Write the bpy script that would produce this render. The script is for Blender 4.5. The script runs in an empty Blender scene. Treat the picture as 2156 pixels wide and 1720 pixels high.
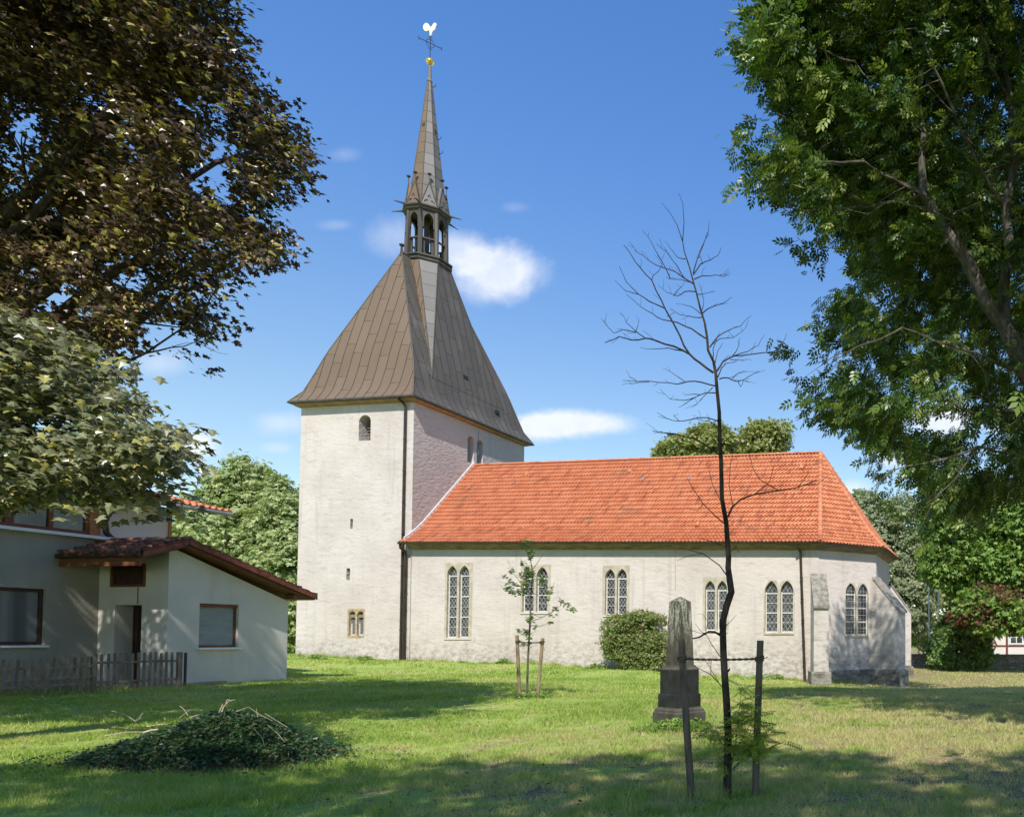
import bpy, bmesh, math, random
import numpy as np
from mathutils import Vector, Matrix

R = math.radians
random.seed(7)
rng = np.random.default_rng(7)
sc = bpy.context.scene
COL = sc.collection

# ------------------------------------------------------------------ camera
CX, CY, F = 1850.0, 1290.0, 1600.0          # picture measured 2156 px wide
PITCH = R(1.8)
EYE = 1.7
cp, sp = math.cos(PITCH), math.sin(PITCH)
cam_d = bpy.data.cameras.new('camera')
cam = bpy.data.objects.new('camera', cam_d)
COL.objects.link(cam)
cam.location = (0, 0, EYE)
cam.rotation_euler = (R(90) + PITCH, 0, 0)
cam_d.sensor_width = 36
cam_d.lens = F / 2156 * 36
cam_d.shift_x = (1078 - CX) / 2156
cam_d.shift_y = (CY - 860) / 2156
cam_d.clip_end = 3000
cam_d.clip_start = 0.05
sc.camera = cam

def ray(px, py):
    a, b = (px - CX) / F, -(py - CY) / F
    return Vector((a, cp - sp * b, sp + cp * b))
def P(px, py, D):
    d = ray(px, py)
    return Vector((0, 0, EYE)) + d * (D / d.y)
def zy(py, D):
    b = -(py - CY) / F
    return EYE + D * (cp * b + sp) / (cp - sp * b)
def project(p):
    """N x 3 world points to picture coordinates."""
    p = np.atleast_2d(p).astype(float)
    x, y, z = p[:, 0], p[:, 1], p[:, 2] - EYE
    f = y * cp + z * sp
    u = -y * sp + z * cp
    f = np.where(f > 0.05, f, np.nan)
    return CX + F * x / f, CY - F * u / f

# church axes
N0 = P(872, 840, 42.0)
TH = math.atan(0.156)
EV = Vector((math.cos(TH), -math.sin(TH), 0))
NV = Vector((math.sin(TH), math.cos(TH), 0))
def C(e, n, z=0.0):
    return Vector((N0.x + e * EV.x + n * NV.x, N0.y + e * EV.y + n * NV.y, z))

# ------------------------------------------------------------------ light
SUN = (EV * 0.50 - NV * 1.77 + Vector((0, 0, 2.1))).normalized()
el = math.asin(SUN.z)
az = math.atan2(SUN.x, SUN.y)
world = bpy.data.worlds.new('World')
sc.world = world
world.use_nodes = True
sd = bpy.data.lights.new('sun', 'SUN')
so = bpy.data.objects.new('sun', sd)
COL.objects.link(so)
sd.energy = 4.7
sd.angle = R(0.53)
sd.color = (1.0, 0.95, 0.86)
so.rotation_euler = SUN.to_track_quat('Z', 'Y').to_euler()
sc.view_settings.view_transform = 'Standard'
sc.view_settings.look = 'None'
sc.view_settings.exposure = 0.32
sc.view_settings.gamma = 1.0
sc.cycles.use_denoising = True
sc.cycles.max_bounces = 6
sc.cycles.transparent_max_bounces = 8

# ------------------------------------------------------------------ node helper
class NT:
    def __init__(s, tree):
        s.t = tree
    def n(s, typ, **kw):
        nd = s.t.nodes.new(typ)
        ins = kw.pop('ins', {})
        for k, v in kw.items():
            setattr(nd, k, v)
        for k, v in ins.items():
            s.set(nd.inputs[k], v)
        return nd
    def set(s, sock, v):
        if isinstance(v, bpy.types.NodeSocket):
            s.t.links.new(v, sock)
        else:
            sock.default_value = v
    def math(s, op, a, b=0.0, c=0.0, clamp=False):
        nd = s.n('ShaderNodeMath', operation=op, use_clamp=clamp)
        s.set(nd.inputs[0], a); s.set(nd.inputs[1], b); s.set(nd.inputs[2], c)
        return nd.outputs[0]
    def mix(s, f, a, b, mode='MIX'):
        nd = s.n('ShaderNodeMix', data_type='RGBA', blend_type=mode)
        s.set(nd.inputs[0], f)
        s.set(nd.inputs[6], a if isinstance(a, bpy.types.NodeSocket) else (*a, 1))
        s.set(nd.inputs[7], b if isinstance(b, bpy.types.NodeSocket) else (*b, 1))
        return nd.outputs[2]
    def ramp(s, f, lo, hi, a=0.0, b=1.0):
        nd = s.n('ShaderNodeMapRange', interpolation_type='SMOOTHSTEP')
        s.set(nd.inputs[0], f); s.set(nd.inputs[1], lo); s.set(nd.inputs[2], hi)
        s.set(nd.inputs[3], a); s.set(nd.inputs[4], b)
        return nd.outputs[0]
    def noise(s, vec, scale, detail=4, rough=0.55, dist=0.0):
        nd = s.n('ShaderNodeTexNoise', ins={'Scale': scale, 'Detail': detail, 'Roughness': rough, 'Distortion': dist})
        if vec is not None:
            s.set(nd.inputs['Vector'], vec)
        return nd.outputs['Fac']
    def pos(s, sx=1, sy=1, sz=1):
        g = s.n('ShaderNodeNewGeometry')
        m = s.n('ShaderNodeMapping')
        s.set(m.inputs['Vector'], g.outputs['Position'])
        m.inputs['Scale'].default_value = (sx, sy, sz)
        return m.outputs[0]
    def attr(s, name):
        return s.n('ShaderNodeAttribute', attribute_name=name).outputs['Fac']

MATS = {}
def material(name, build):
    m = bpy.data.materials.new(name)
    m.use_nodes = True
    t = NT(m.node_tree)
    m.node_tree.nodes.clear()
    out = t.n('ShaderNodeOutputMaterial')
    sh = build(t)
    m.node_tree.links.new(sh, out.inputs['Surface'])
    MATS[name] = m
    return m
def principled(t, col, rough=0.8, metal=0.0, height=None, bump=0.3, dist=0.02, spec=0.3):
    b = t.n('ShaderNodeBsdfPrincipled')
    t.set(b.inputs['Base Color'], col if isinstance(col, bpy.types.NodeSocket) else (*col, 1))
    t.set(b.inputs['Roughness'], rough)
    t.set(b.inputs['Metallic'], metal)
    t.set(b.inputs['Specular IOR Level'], spec)
    if height is not None:
        bp = t.n('ShaderNodeBump', ins={'Strength': bump, 'Distance': dist, 'Height': height})
        t.set(b.inputs['Normal'], bp.outputs[0])
    return b.outputs[0]
def simple(name, col, rough=0.7, var=0.25, scale=6.0, metal=0.0, bump=0.2, stretch=(1, 1, 1), spec=0.3, dist=0.01):
    def f(t):
        v = t.pos(*stretch)
        n = t.noise(v, scale, 5)
        k = t.ramp(n, 0.25, 0.75)
        c = t.mix(k, tuple(x * (1 - var) for x in col), tuple(min(1, x * (1 + var)) for x in col))
        return principled(t, c, rough, metal, t.noise(v, scale * 4, 4), bump, dist, spec)
    return material(name, f)

# walls
def plaster(name, base, grey, bumpd, zlow=0.2, streak=0.35):
    def f(t):
        v = t.pos()
        vh = t.pos(0.9, 0.9, 2.6)
        big = t.noise(v, 0.35, 5, 0.6)
        med = t.noise(vh, 1.6, 6, 0.65, 0.4)
        c = t.mix(t.ramp(big, 0.35, 0.7), base, tuple(x * y for x, y in zip(base, (0.86, 0.845, 0.83))))
        c = t.mix(t.math('MULTIPLY', t.ramp(med, 0.50, 0.72), streak * 1.3), c, grey)
        # dark rain streaks
        vs = t.pos(2.4, 2.4, 0.16)
        st = t.noise(vs, 1.1, 4, 0.6)
        c = t.mix(t.math('MULTIPLY', t.ramp(st, 0.52, 0.76), 0.42), c, grey)
        # damp base band
        sx = t.n('ShaderNodeSeparateXYZ'); t.set(sx.inputs[0], v)
        low = t.ramp(t.math('ADD', sx.outputs[2], t.math('MULTIPLY', med, -1.6)), zlow - 1.2, zlow + 0.5, 0.6, 0.0)
        c = t.mix(t.math('MULTIPLY', low, t.ramp(t.noise(t.pos(1, 1, 1.5), 3.2, 6, 0.75), 0.40, 0.66)), c, tuple(x * 0.42 for x in grey))
        # small dark pits
        pit = t.noise(t.pos(1, 1, 1.8), 9, 2)
        c = t.mix(t.math('MULTIPLY', t.ramp(pit, 0.68, 0.76), 0.5), c, tuple(x * 0.5 for x in grey))
        h1 = t.noise(t.pos(1, 1, 2.2), 2.2, 3, 0.5, 0.3)
        h2 = t.noise(t.pos(1, 1, 1.6), 9, 4, 0.6)
        h3 = t.noise(t.pos(1, 1, 1.5), 4.5, 4, 0.6, 0.2)
        h = t.math('ADD', t.math('MULTIPLY', h1, 0.45), t.math('ADD', t.math('MULTIPLY', h2, 0.16), t.math('MULTIPLY', h3, 0.35)))
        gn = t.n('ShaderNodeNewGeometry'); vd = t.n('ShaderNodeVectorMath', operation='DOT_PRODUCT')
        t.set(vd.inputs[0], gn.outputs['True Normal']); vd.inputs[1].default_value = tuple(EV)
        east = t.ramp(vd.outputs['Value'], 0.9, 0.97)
        c = t.mix(t.math('MULTIPLY', east, 0.5), c, tuple(x * y for x, y in zip(grey, (1.08, 1.14, 1.16))))  # east faces greyed in the colour against pink bounce light from the tiles
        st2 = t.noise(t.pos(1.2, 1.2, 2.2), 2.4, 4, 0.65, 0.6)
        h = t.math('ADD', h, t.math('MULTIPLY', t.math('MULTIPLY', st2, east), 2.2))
        return principled(t, c, 0.93, 0, h, 1.0, bumpd, 0.15)
    return material(name, f)
M_wall = plaster('lime_plaster', (0.60, 0.535, 0.49), (0.37, 0.325, 0.30), 0.045, 0.9)
M_apse = plaster('apse_plaster', (0.56, 0.51, 0.46), (0.29, 0.275, 0.26), 0.042, 0.2, 0.6)
M_stone = simple('sandstone', (0.45, 0.395, 0.305), 0.9, 0.2, 3.0, bump=0.4)
M_tan = simple('tan_sandstone', (0.40, 0.29, 0.16), 0.9, 0.35, 5.0, bump=0.5)
M_plinth = simple('plinth_stone', (0.20, 0.185, 0.155), 0.95, 0.55, 2.2, bump=0.8, dist=0.04, stretch=(1, 1, 2))
M_cap = simple('weathered_cap', (0.25, 0.23, 0.19), 0.95, 0.4, 5.0, bump=0.8, dist=0.04)
def cornice(t):
    return principled(t, t.mix(t.ramp(t.noise(t.pos(1, 1, 3), 2.0, 5), 0.35, 0.7), (0.27, 0.22, 0.15), (0.15, 0.12, 0.085)), 0.9, 0, t.noise(t.pos(), 9, 3), 0.3, 0.01)
M_cornice = material('cornice_stone', cornice)

def tilemat(name, c1, c2, c3, dirt):
    def f(t):
        a = t.attr('tint')
        c = t.mix(a, c1, c2)
        c = t.mix(t.ramp(t.math('FRACT', t.math('MULTIPLY', a, 7.13)), 0.86, 0.97), c, c3)
        v = t.pos()
        big = t.noise(v, 0.55, 6, 0.7)
        c = t.mix(t.math('MULTIPLY', t.ramp(big, 0.56, 0.74), dirt), c, (0.22, 0.13, 0.085))
        f2 = t.noise(v, 7, 4, 0.6)
        c = t.mix(t.math('MULTIPLY', t.ramp(f2, 0.55, 0.8), dirt * 0.6), c, (0.14, 0.10, 0.07))
        return principled(t, c, 0.75, 0, t.noise(v, 30, 3), 0.15, 0.01, 0.25)
    return material(name, f)
M_tile = tilemat('orange_pantile', (0.475, 0.158, 0.072), (0.56, 0.23, 0.115), (0.36, 0.125, 0.065), 0.72)
M_tile_old = tilemat('mossy_pantile', (0.13, 0.055, 0.033), (0.21, 0.095, 0.055), (0.09, 0.055, 0.04), 0.9)
M_verge = simple('verge_tile', (0.17, 0.055, 0.038), 0.75, 0.35, 5.0)
def copper(name, a, b, c_, rough=0.5):
    def f(t):
        k = t.attr('tint')
        v = t.pos(1, 1, 0.35)
        n = t.noise(v, 1.3, 6, 0.65)
        c = t.mix(k, a, b)
        c = t.mix(t.math('MULTIPLY', t.ramp(n, 0.5, 0.75), 0.45), c, c_)
        return principled(t, c, t.ramp(n, 0.3, 0.7, rough, rough + 0.15), 0.12, t.noise(t.pos(), 2.5, 3), 0.12, 0.05, 0.4)
    return material(name, f)
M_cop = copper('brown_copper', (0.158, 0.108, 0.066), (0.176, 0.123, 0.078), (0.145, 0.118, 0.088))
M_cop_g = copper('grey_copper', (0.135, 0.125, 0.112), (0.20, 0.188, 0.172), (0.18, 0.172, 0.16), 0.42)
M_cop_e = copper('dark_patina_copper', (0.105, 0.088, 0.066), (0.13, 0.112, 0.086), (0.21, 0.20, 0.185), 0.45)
M_lant = copper('lantern_copper', (0.065, 0.056, 0.046), (0.095, 0.084, 0.07), (0.14, 0.13, 0.115))
M_seam = simple('copper_seam', (0.095, 0.078, 0.058), 0.6, 0.2, metal=0.2)
M_dark = simple('dark_copper', (0.075, 0.07, 0.055), 0.55, 0.3, 4, metal=0.3)
M_soffit = simple('orange_soffit_board', (0.32, 0.205, 0.12), 0.8, 0.25, 3)
M_pipe = simple('brown_downpipe', (0.05, 0.036, 0.026), 0.45, 0.3, 3, metal=0.3)
M_zinc = simple('zinc', (0.30, 0.31, 0.31), 0.45, 0.2, 3, metal=0.5)
M_flash = simple('mortar_flashing', (0.66, 0.66, 0.64), 0.8, 0.15, 5)
M_gold = simple('gilt_metal', (0.95, 0.66, 0.16), 0.28, 0.08, 3, metal=0.85)
M_roost = simple('glint_gilt', (0.98, 0.90, 0.62), 0.45, 0.02, 3, metal=0.15)  # pale yellow puts the rooster's sun glint into the colour
M_iron = simple('wrought_iron', (0.03, 0.03, 0.035), 0.6, 0.2)
def glass(t):
    n = t.noise(t.pos(), 5, 2)
    c = t.mix(t.ramp(n, 0.35, 0.65), (0.015, 0.016, 0.022), (0.085, 0.088, 0.105))
    return principled(t, c, 0.12, 0, t.noise(t.pos(), 8, 2), 0.35, 0.02, 0.5)
M_glass = material('leaded_glass', glass)
M_lead = simple('lead_came', (0.34, 0.34, 0.33), 0.6, 0.1)
M_wframe = simple('white_window_bar', (0.62, 0.60, 0.55), 0.7, 0.1)
M_shade = simple('opening_shade', (0.03, 0.026, 0.022), 0.9, 0.2)  # near-black sheets stand in for the shade inside the tower openings
M_louver = simple('louver_wood', (0.16, 0.12, 0.09), 0.8, 0.3)

def rough_render(name, col, sc_=40):
    def f(t):
        v = t.pos()
        c = t.mix(t.ramp(t.noise(v, 0.7, 4), 0.3, 0.75), col, tuple(x * 0.86 for x in col))
        c = t.mix(t.math('MULTIPLY', t.ramp(t.noise(t.pos(1.5, 1.5, 0.25), 1.2, 4), 0.55, 0.8), 0.3), c, tuple(x * 0.6 for x in col))
        return principled(t, c, 0.95, 0, t.noise(v, sc_, 3), 0.7, 0.02, 0.1)
    return material(name, f)
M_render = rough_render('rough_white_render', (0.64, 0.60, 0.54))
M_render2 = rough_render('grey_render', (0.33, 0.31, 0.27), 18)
M_bwood = simple('brown_stained_wood', (0.16, 0.060, 0.028), 0.6, 0.3, 3, stretch=(1, 1, 6))
M_dwood = simple('dark_brown_door', (0.050, 0.022, 0.018), 0.5, 0.3, 3, stretch=(4, 4, 1))
M_owood = simple('orange_stained_wood', (0.42, 0.17, 0.06), 0.6, 0.25, 3, stretch=(1, 1, 6))
M_fence = simple('weathered_fence_wood', (0.20, 0.155, 0.115), 0.85, 0.45, 5, stretch=(2, 2, 0.5), bump=0.5)
M_stake = simple('weathered_stake', (0.115, 0.090, 0.070), 0.85, 0.4, 7, stretch=(3, 3, 0.5), bump=0.6)
M_stake2 = simple('fresh_stake', (0.26, 0.19, 0.12), 0.85, 0.3, 7, stretch=(3, 3, 0.5), bump=0.6)
M_rope = simple('coir_rope', (0.10, 0.08, 0.06), 0.9, 0.4, 30)
M_sill = simple('white_sill', (0.72, 0.74, 0.76), 0.5, 0.05)
def curtain(t):
    sx = t.n('ShaderNodeTexWave', ins={'Scale': 3.2, 'Distortion': 2.0, 'Detail': 2.0})
    t.set(sx.inputs['Vector'], t.pos(1, 1, 0.05))
    c = t.mix(sx.outputs['Fac'], (0.07, 0.072, 0.078), (0.17, 0.175, 0.18))
    return principled(t, c, 0.35, 0, None)
M_curtain = material('net_curtain', curtain)
M_pane = simple('window_glass', (0.07, 0.075, 0.07), 0.08, 0.8, 2.5, spec=0.6, bump=0.02)
M_shutter = simple('grey_blind', (0.26, 0.28, 0.27), 0.6, 0.12, 2, stretch=(1, 1, 4))

def obelisk_mat(t):
    v = t.pos()
    n = t.noise(v, 3.2, 6, 0.7)
    fine = t.noise(v, 38, 4, 0.7)
    streak = t.noise(t.pos(6, 6, 0.9), 2.5, 5, 0.7)
    sx = t.n('ShaderNodeSeparateXYZ'); t.set(sx.inputs[0], v)
    hi = t.ramp(sx.outputs[2], 1.3, 2.2, 0.0, 1.0)
    k = t.math('MULTIPLY', t.ramp(t.math('ADD', t.math('MULTIPLY', streak, 0.6), t.math('MULTIPLY', fine, 0.4)), 0.48, 0.56), hi)
    c = t.mix(t.ramp(n, 0.3, 0.7), (0.045, 0.040, 0.031), (0.105, 0.095, 0.075))
    c = t.mix(k, c, (0.36, 0.37, 0.29))
    return principled(t, c, 0.85, 0, t.noise(v, 45, 3), 0.4, 0.005, 0.3)
M_obelisk = material('lichened_sandstone', obelisk_mat)
M_oblack = simple('polished_black_stone', (0.022, 0.022, 0.024), 0.35, 0.4, 6, bump=0.1)
M_letter = simple('faded_lettering', (0.5, 0.48, 0.42), 0.7, 0.1)
def rubble(t):
    v = t.pos(1, 1, 1.7)
    vo = t.n('ShaderNodeTexVoronoi', ins={'Scale': 2.6}); t.set(vo.inputs['Vector'], v)
    ve = t.n('ShaderNodeTexVoronoi', feature='DISTANCE_TO_EDGE', ins={'Scale': 2.6}); t.set(ve.inputs['Vector'], v)
    sx = t.n('ShaderNodeSeparateColor'); t.set(sx.inputs[0], vo.outputs['Color'])
    c = t.mix(sx.outputs[0], (0.24, 0.19, 0.14), (0.42, 0.36, 0.30))
    e = t.ramp(ve.outputs[0], 0.0, 0.07)
    c = t.mix(e, (0.10, 0.085, 0.07), c)
    return principled(t, c, 0.95, 0, e, 0.6, 0.05)
M_rubble = material('rubble_masonry', rubble)

def bark(name, a, b, s=8):
    def f(t):
        v = t.pos(1, 1, 0.3)
        n = t.noise(v, s, 6, 0.7)
        c = t.mix(t.ramp(n, 0.35, 0.65), a, b)
        return principled(t, c, 0.95, 0, n, 0.9, 0.03, 0.1)
    return material(name, f)
M_bark_d = bark('dark_bark', (0.022, 0.018, 0.015), (0.07, 0.058, 0.045), 18)
M_bark_g = bark('grey_bark', (0.065, 0.057, 0.045), (0.15, 0.135, 0.11), 8)
M_bark_m = bark('maple_bark', (0.04, 0.033, 0.028), (0.10, 0.085, 0.07), 8)
M_twig = bark('pale_twig', (0.40, 0.31, 0.22), (0.68, 0.56, 0.44), 12)  # raised colour stands in for sunlight on the cut branches

def leafmat(name, a, b, c_, trans=0.35, rough=0.45, kc=0.12, tr=(1.25, 1.35, 0.55)):
    def f(t):
        k = t.attr('tint')
        c = t.mix(k, a, b)
        c = t.mix(t.ramp(t.math('FRACT', t.math('MULTIPLY', k, 9.7)), 1.0 - kc, 1.0 - kc + 0.03), c, c_)
        p = principled(t, c, rough, 0, None, spec=0.4)
        tl = t.n('ShaderNodeBsdfTranslucent')
        hs = t.mix(1.0, c, tr, 'MULTIPLY')
        t.set(tl.inputs['Color'], hs)
        mx = t.n('ShaderNodeMixShader', ins={0: trans})
        t.set(mx.inputs[1], p); t.set(mx.inputs[2], tl.outputs[0])
        return mx.outputs[0]
    return material(name, f)
M_maple = leafmat('bronze_maple_leaf', (0.046, 0.027, 0.018), (0.115, 0.078, 0.036), (0.30, 0.26, 0.075), 0.25, 0.28, 0.2)  # yellow-green share of the leaves stands in for sunlit highlights
M_maple_lit = leafmat('lit_maple_leaf', (0.07, 0.068, 0.034), (0.26, 0.275, 0.145), (0.38, 0.35, 0.11), 0.22, 0.28, 0.16)  # lighter copy of the maple leaf, sun sheen put into its colour
M_seed = leafmat('pale_maple_seed', (0.42, 0.34, 0.14), (0.62, 0.48, 0.24), (0.5, 0.25, 0.15), 0.3, 0.6, 0.2)
M_ash = leafmat('ash_leaf', (0.034, 0.078, 0.016), (0.125, 0.200, 0.036), (0.30, 0.36, 0.10), 0.27, 0.36, 0.16)
M_linden = leafmat('linden_leaf', (0.20, 0.27, 0.09), (0.38, 0.43, 0.18), (0.52, 0.52, 0.28), 0.3, 0.5)
M_lime = leafmat('yellow_green_leaf', (0.20, 0.24, 0.06), (0.34, 0.36, 0.12), (0.40, 0.36, 0.15), 0.3, 0.5)
M_green = leafmat('mid_green_leaf', (0.11, 0.21, 0.035), (0.25, 0.38, 0.08), (0.34, 0.40, 0.11), 0.35, 0.5)
M_willow = leafmat('silvery_leaf', (0.17, 0.215, 0.10), (0.30, 0.34, 0.19), (0.36, 0.34, 0.2), 0.3, 0.5)
M_red = leafmat('red_leaf', (0.15, 0.05, 0.035), (0.30, 0.11, 0.08), (0.12, 0.17, 0.04), 0.3, 0.5, 0.45, (1.2, 0.9, 0.8))
M_shrub = leafmat('dark_shrub_leaf', (0.08, 0.15, 0.04), (0.18, 0.28, 0.07), (0.26, 0.3, 0.1), 0.3, 0.5)
M_privet = leafmat('shrub_leaf', (0.13, 0.19, 0.05), (0.27, 0.32, 0.10), (0.36, 0.27, 0.16), 0.3, 0.45, 0.14)
M_robinia = leafmat('robinia_leaf', (0.20, 0.28, 0.04), (0.38, 0.44, 0.07), (0.48, 0.44, 0.08), 0.5, 0.45)
M_oak = leafmat('oak_leaf', (0.085, 0.15, 0.035), (0.18, 0.24, 0.07), (0.28, 0.24, 0.10), 0.3, 0.42)
M_ivy = leafmat('ivy_leaf', (0.016, 0.045, 0.014), (0.055, 0.115, 0.034), (0.13, 0.16, 0.06), 0.2, 0.38, 0.1)
M_dryleaf = leafmat('dry_leaf', (0.12, 0.075, 0.04), (0.22, 0.16, 0.09), (0.10, 0.10, 0.04), 0.2, 0.7)

def lawn_colour(t):
    v = t.pos(1, 1, 0)
    a = t.noise(v, 0.28, 5, 0.65)
    b = t.noise(v, 1.7, 5, 0.7)
    c = t.noise(v, 9, 3, 0.6)
    g = t.mix(t.ramp(c, 0.3, 0.7), (0.165, 0.28, 0.038), (0.29, 0.43, 0.075))
    g = t.mix(t.ramp(a, 0.3, 0.65), g, (0.40, 0.50, 0.12))
    sx = t.n('ShaderNodeSeparateXYZ'); t.set(sx.inputs[0], v)
    east = t.ramp(sx.outputs[0], -9.0, 3.0, -0.01, 0.125)
    dryf = t.math('ADD', t.math('ADD', t.math('MULTIPLY', a, 0.45), t.math('MULTIPLY', b, 0.55)), east)
    dry = t.ramp(dryf, 0.49, 0.63)
    return g, dry
def ground(t):
    g, dry = lawn_colour(t)
    v = t.pos()
    soil = t.mix(t.ramp(t.noise(v, 14, 4), 0.35, 0.7), (0.18, 0.125, 0.07), (0.36, 0.28, 0.16))
    gg = t.mix(0.25, g, (0.12, 0.12, 0.05))
    c = t.mix(t.math('MULTIPLY', dry, 0.9), gg, soil)
    return principled(t, c, 0.95, 0, t.noise(v, 30, 4), 0.6, 0.02, 0.1)
M_ground = material('lawn_soil', ground)
def blade(t):
    g, dry = lawn_colour(t)
    k = t.attr('tint')
    c = t.mix(t.math('MULTIPLY', dry, 0.8), g, (0.62, 0.54, 0.29))
    c = t.mix(t.ramp(k, 0.86, 0.95), c, (0.55, 0.48, 0.26))
    c = t.mix(0.55, c, t.mix(k, (0.5, 0.5, 0.5), (1.25, 1.2, 1.1)), 'MULTIPLY')
    p = principled(t, c, 0.6, 0, None, spec=0.2)
    tl = t.n('ShaderNodeBsdfTranslucent'); t.set(tl.inputs['Color'], t.mix(1.0, c, (1.2, 1.35, 0.6), 'MULTIPLY'))
    mx = t.n('ShaderNodeMixShader', ins={0: 0.35}); t.set(mx.inputs[1], p); t.set(mx.inputs[2], tl.outputs[0])
    return mx.outputs[0]
M_blade = material('grass_blade', blade)

# ------------------------------------------------------------------ world with clouds
t = NT(world.node_tree)
world.node_tree.nodes.clear()
wout = t.n('ShaderNodeOutputWorld')
sky = t.n('ShaderNodeTexSky', sky_type='NISHITA', sun_disc=False)
sky.sun_elevation = el
sky.sun_rotation = az
sky.altitude = 300
sky.air_density = 1.0
sky.dust_density = 0.0
sky.ozone_density = 1.6
tc = t.n('ShaderNodeTexCoord')
sp_ = t.n('ShaderNodeSeparateXYZ'); t.set(sp_.inputs[0], tc.outputs['Generated'])
yy = t.math('MAXIMUM', sp_.outputs[1], 0.02)
u = t.math('DIVIDE', sp_.outputs[0], yy)
w = t.math('DIVIDE', sp_.outputs[2], yy)
cv = t.n('ShaderNodeCombineXYZ'); t.set(cv.inputs[0], u); t.set(cv.inputs[1], w)
wn = t.noise(cv.outputs[0], 9, 6, 0.6, 0.5)
wn2 = t.noise(cv.outputs[0], 26, 5, 0.6, 0.3)
wob = t.math('ADD', t.math('MULTIPLY', t.math('SUBTRACT', wn, 0.5), 1.5), t.math('MULTIPLY', t.math('SUBTRACT', wn2, 0.5), 0.6))
clouds = [(1050, 572, 92, 62, 0.95), (975, 535, 80, 44, 0.6), (1200, 893, 130, 27, 1.0), (1120, 905, 70, 30, 0.8),
          (835, 500, 60, 45, 0.35), (415, 935, 45, 26, 0.9), (335, 765, 60, 26, 0.35), (595, 890, 60, 24, 0.4),
          (605, 1045, 50, 28, 0.85), (583, 943, 34, 12, 0.25), (706, 474, 40, 12, 0.16), (728, 326, 30, 14, 0.14),
          (1985, 880, 90, 38, 0.9), (2120, 890, 60, 30, 0.9), (1875, 960, 30, 26, 0.7), (1795, 1035, 34, 26, 0.7), (450, 610, 50, 14, 0.2), (1085, 437, 30, 12, 0.12)]
acc = None
for (x, y, rx, ry, s) in clouds:
    d = ray(x, y)
    u0, w0 = d.x / d.y, d.z / d.y
    du = t.math('DIVIDE', t.math('SUBTRACT', u, u0), rx / F)
    dw = t.math('DIVIDE', t.math('SUBTRACT', w, w0), ry / F)
    r2 = t.math('ADD', t.math('MULTIPLY', du, du), t.math('MULTIPLY', dw, dw))
    rr = t.math('SQRT', r2)
    k = t.ramp(t.math('ADD', rr, wob), 1.35 if s > .55 else 1.5, 0.3 if s > .55 else 0.0, 0.0, s)
    acc = k if acc is None else t.math('ADD', acc, k)
acc = t.math('MULTIPLY', t.math('MINIMUM', acc, 0.86), t.ramp(t.noise(cv.outputs[0], 14, 6, 0.65, 0.6), 0.25, 0.6, 0.72, 1.0))
acc = t.math('MULTIPLY', acc, t.ramp(sp_.outputs[1], 0.05, 0.1))
tint_ = t.mix(t.ramp(sp_.outputs[2], 0.10, 0.62), (1.02, 0.99, 0.86), (0.62, 0.98, 1.36))
skyt = t.mix(1.0, sky.outputs[0], tint_, 'MULTIPLY')
skyc = t.mix(acc, skyt, (5.6, 5.75, 6.1))
bg = t.n('ShaderNodeBackground', ins={'Strength': 0.145})
t.set(bg.inputs['Color'], skyc)
world.node_tree.links.new(bg.outputs[0], wout.inputs[0])

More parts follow.
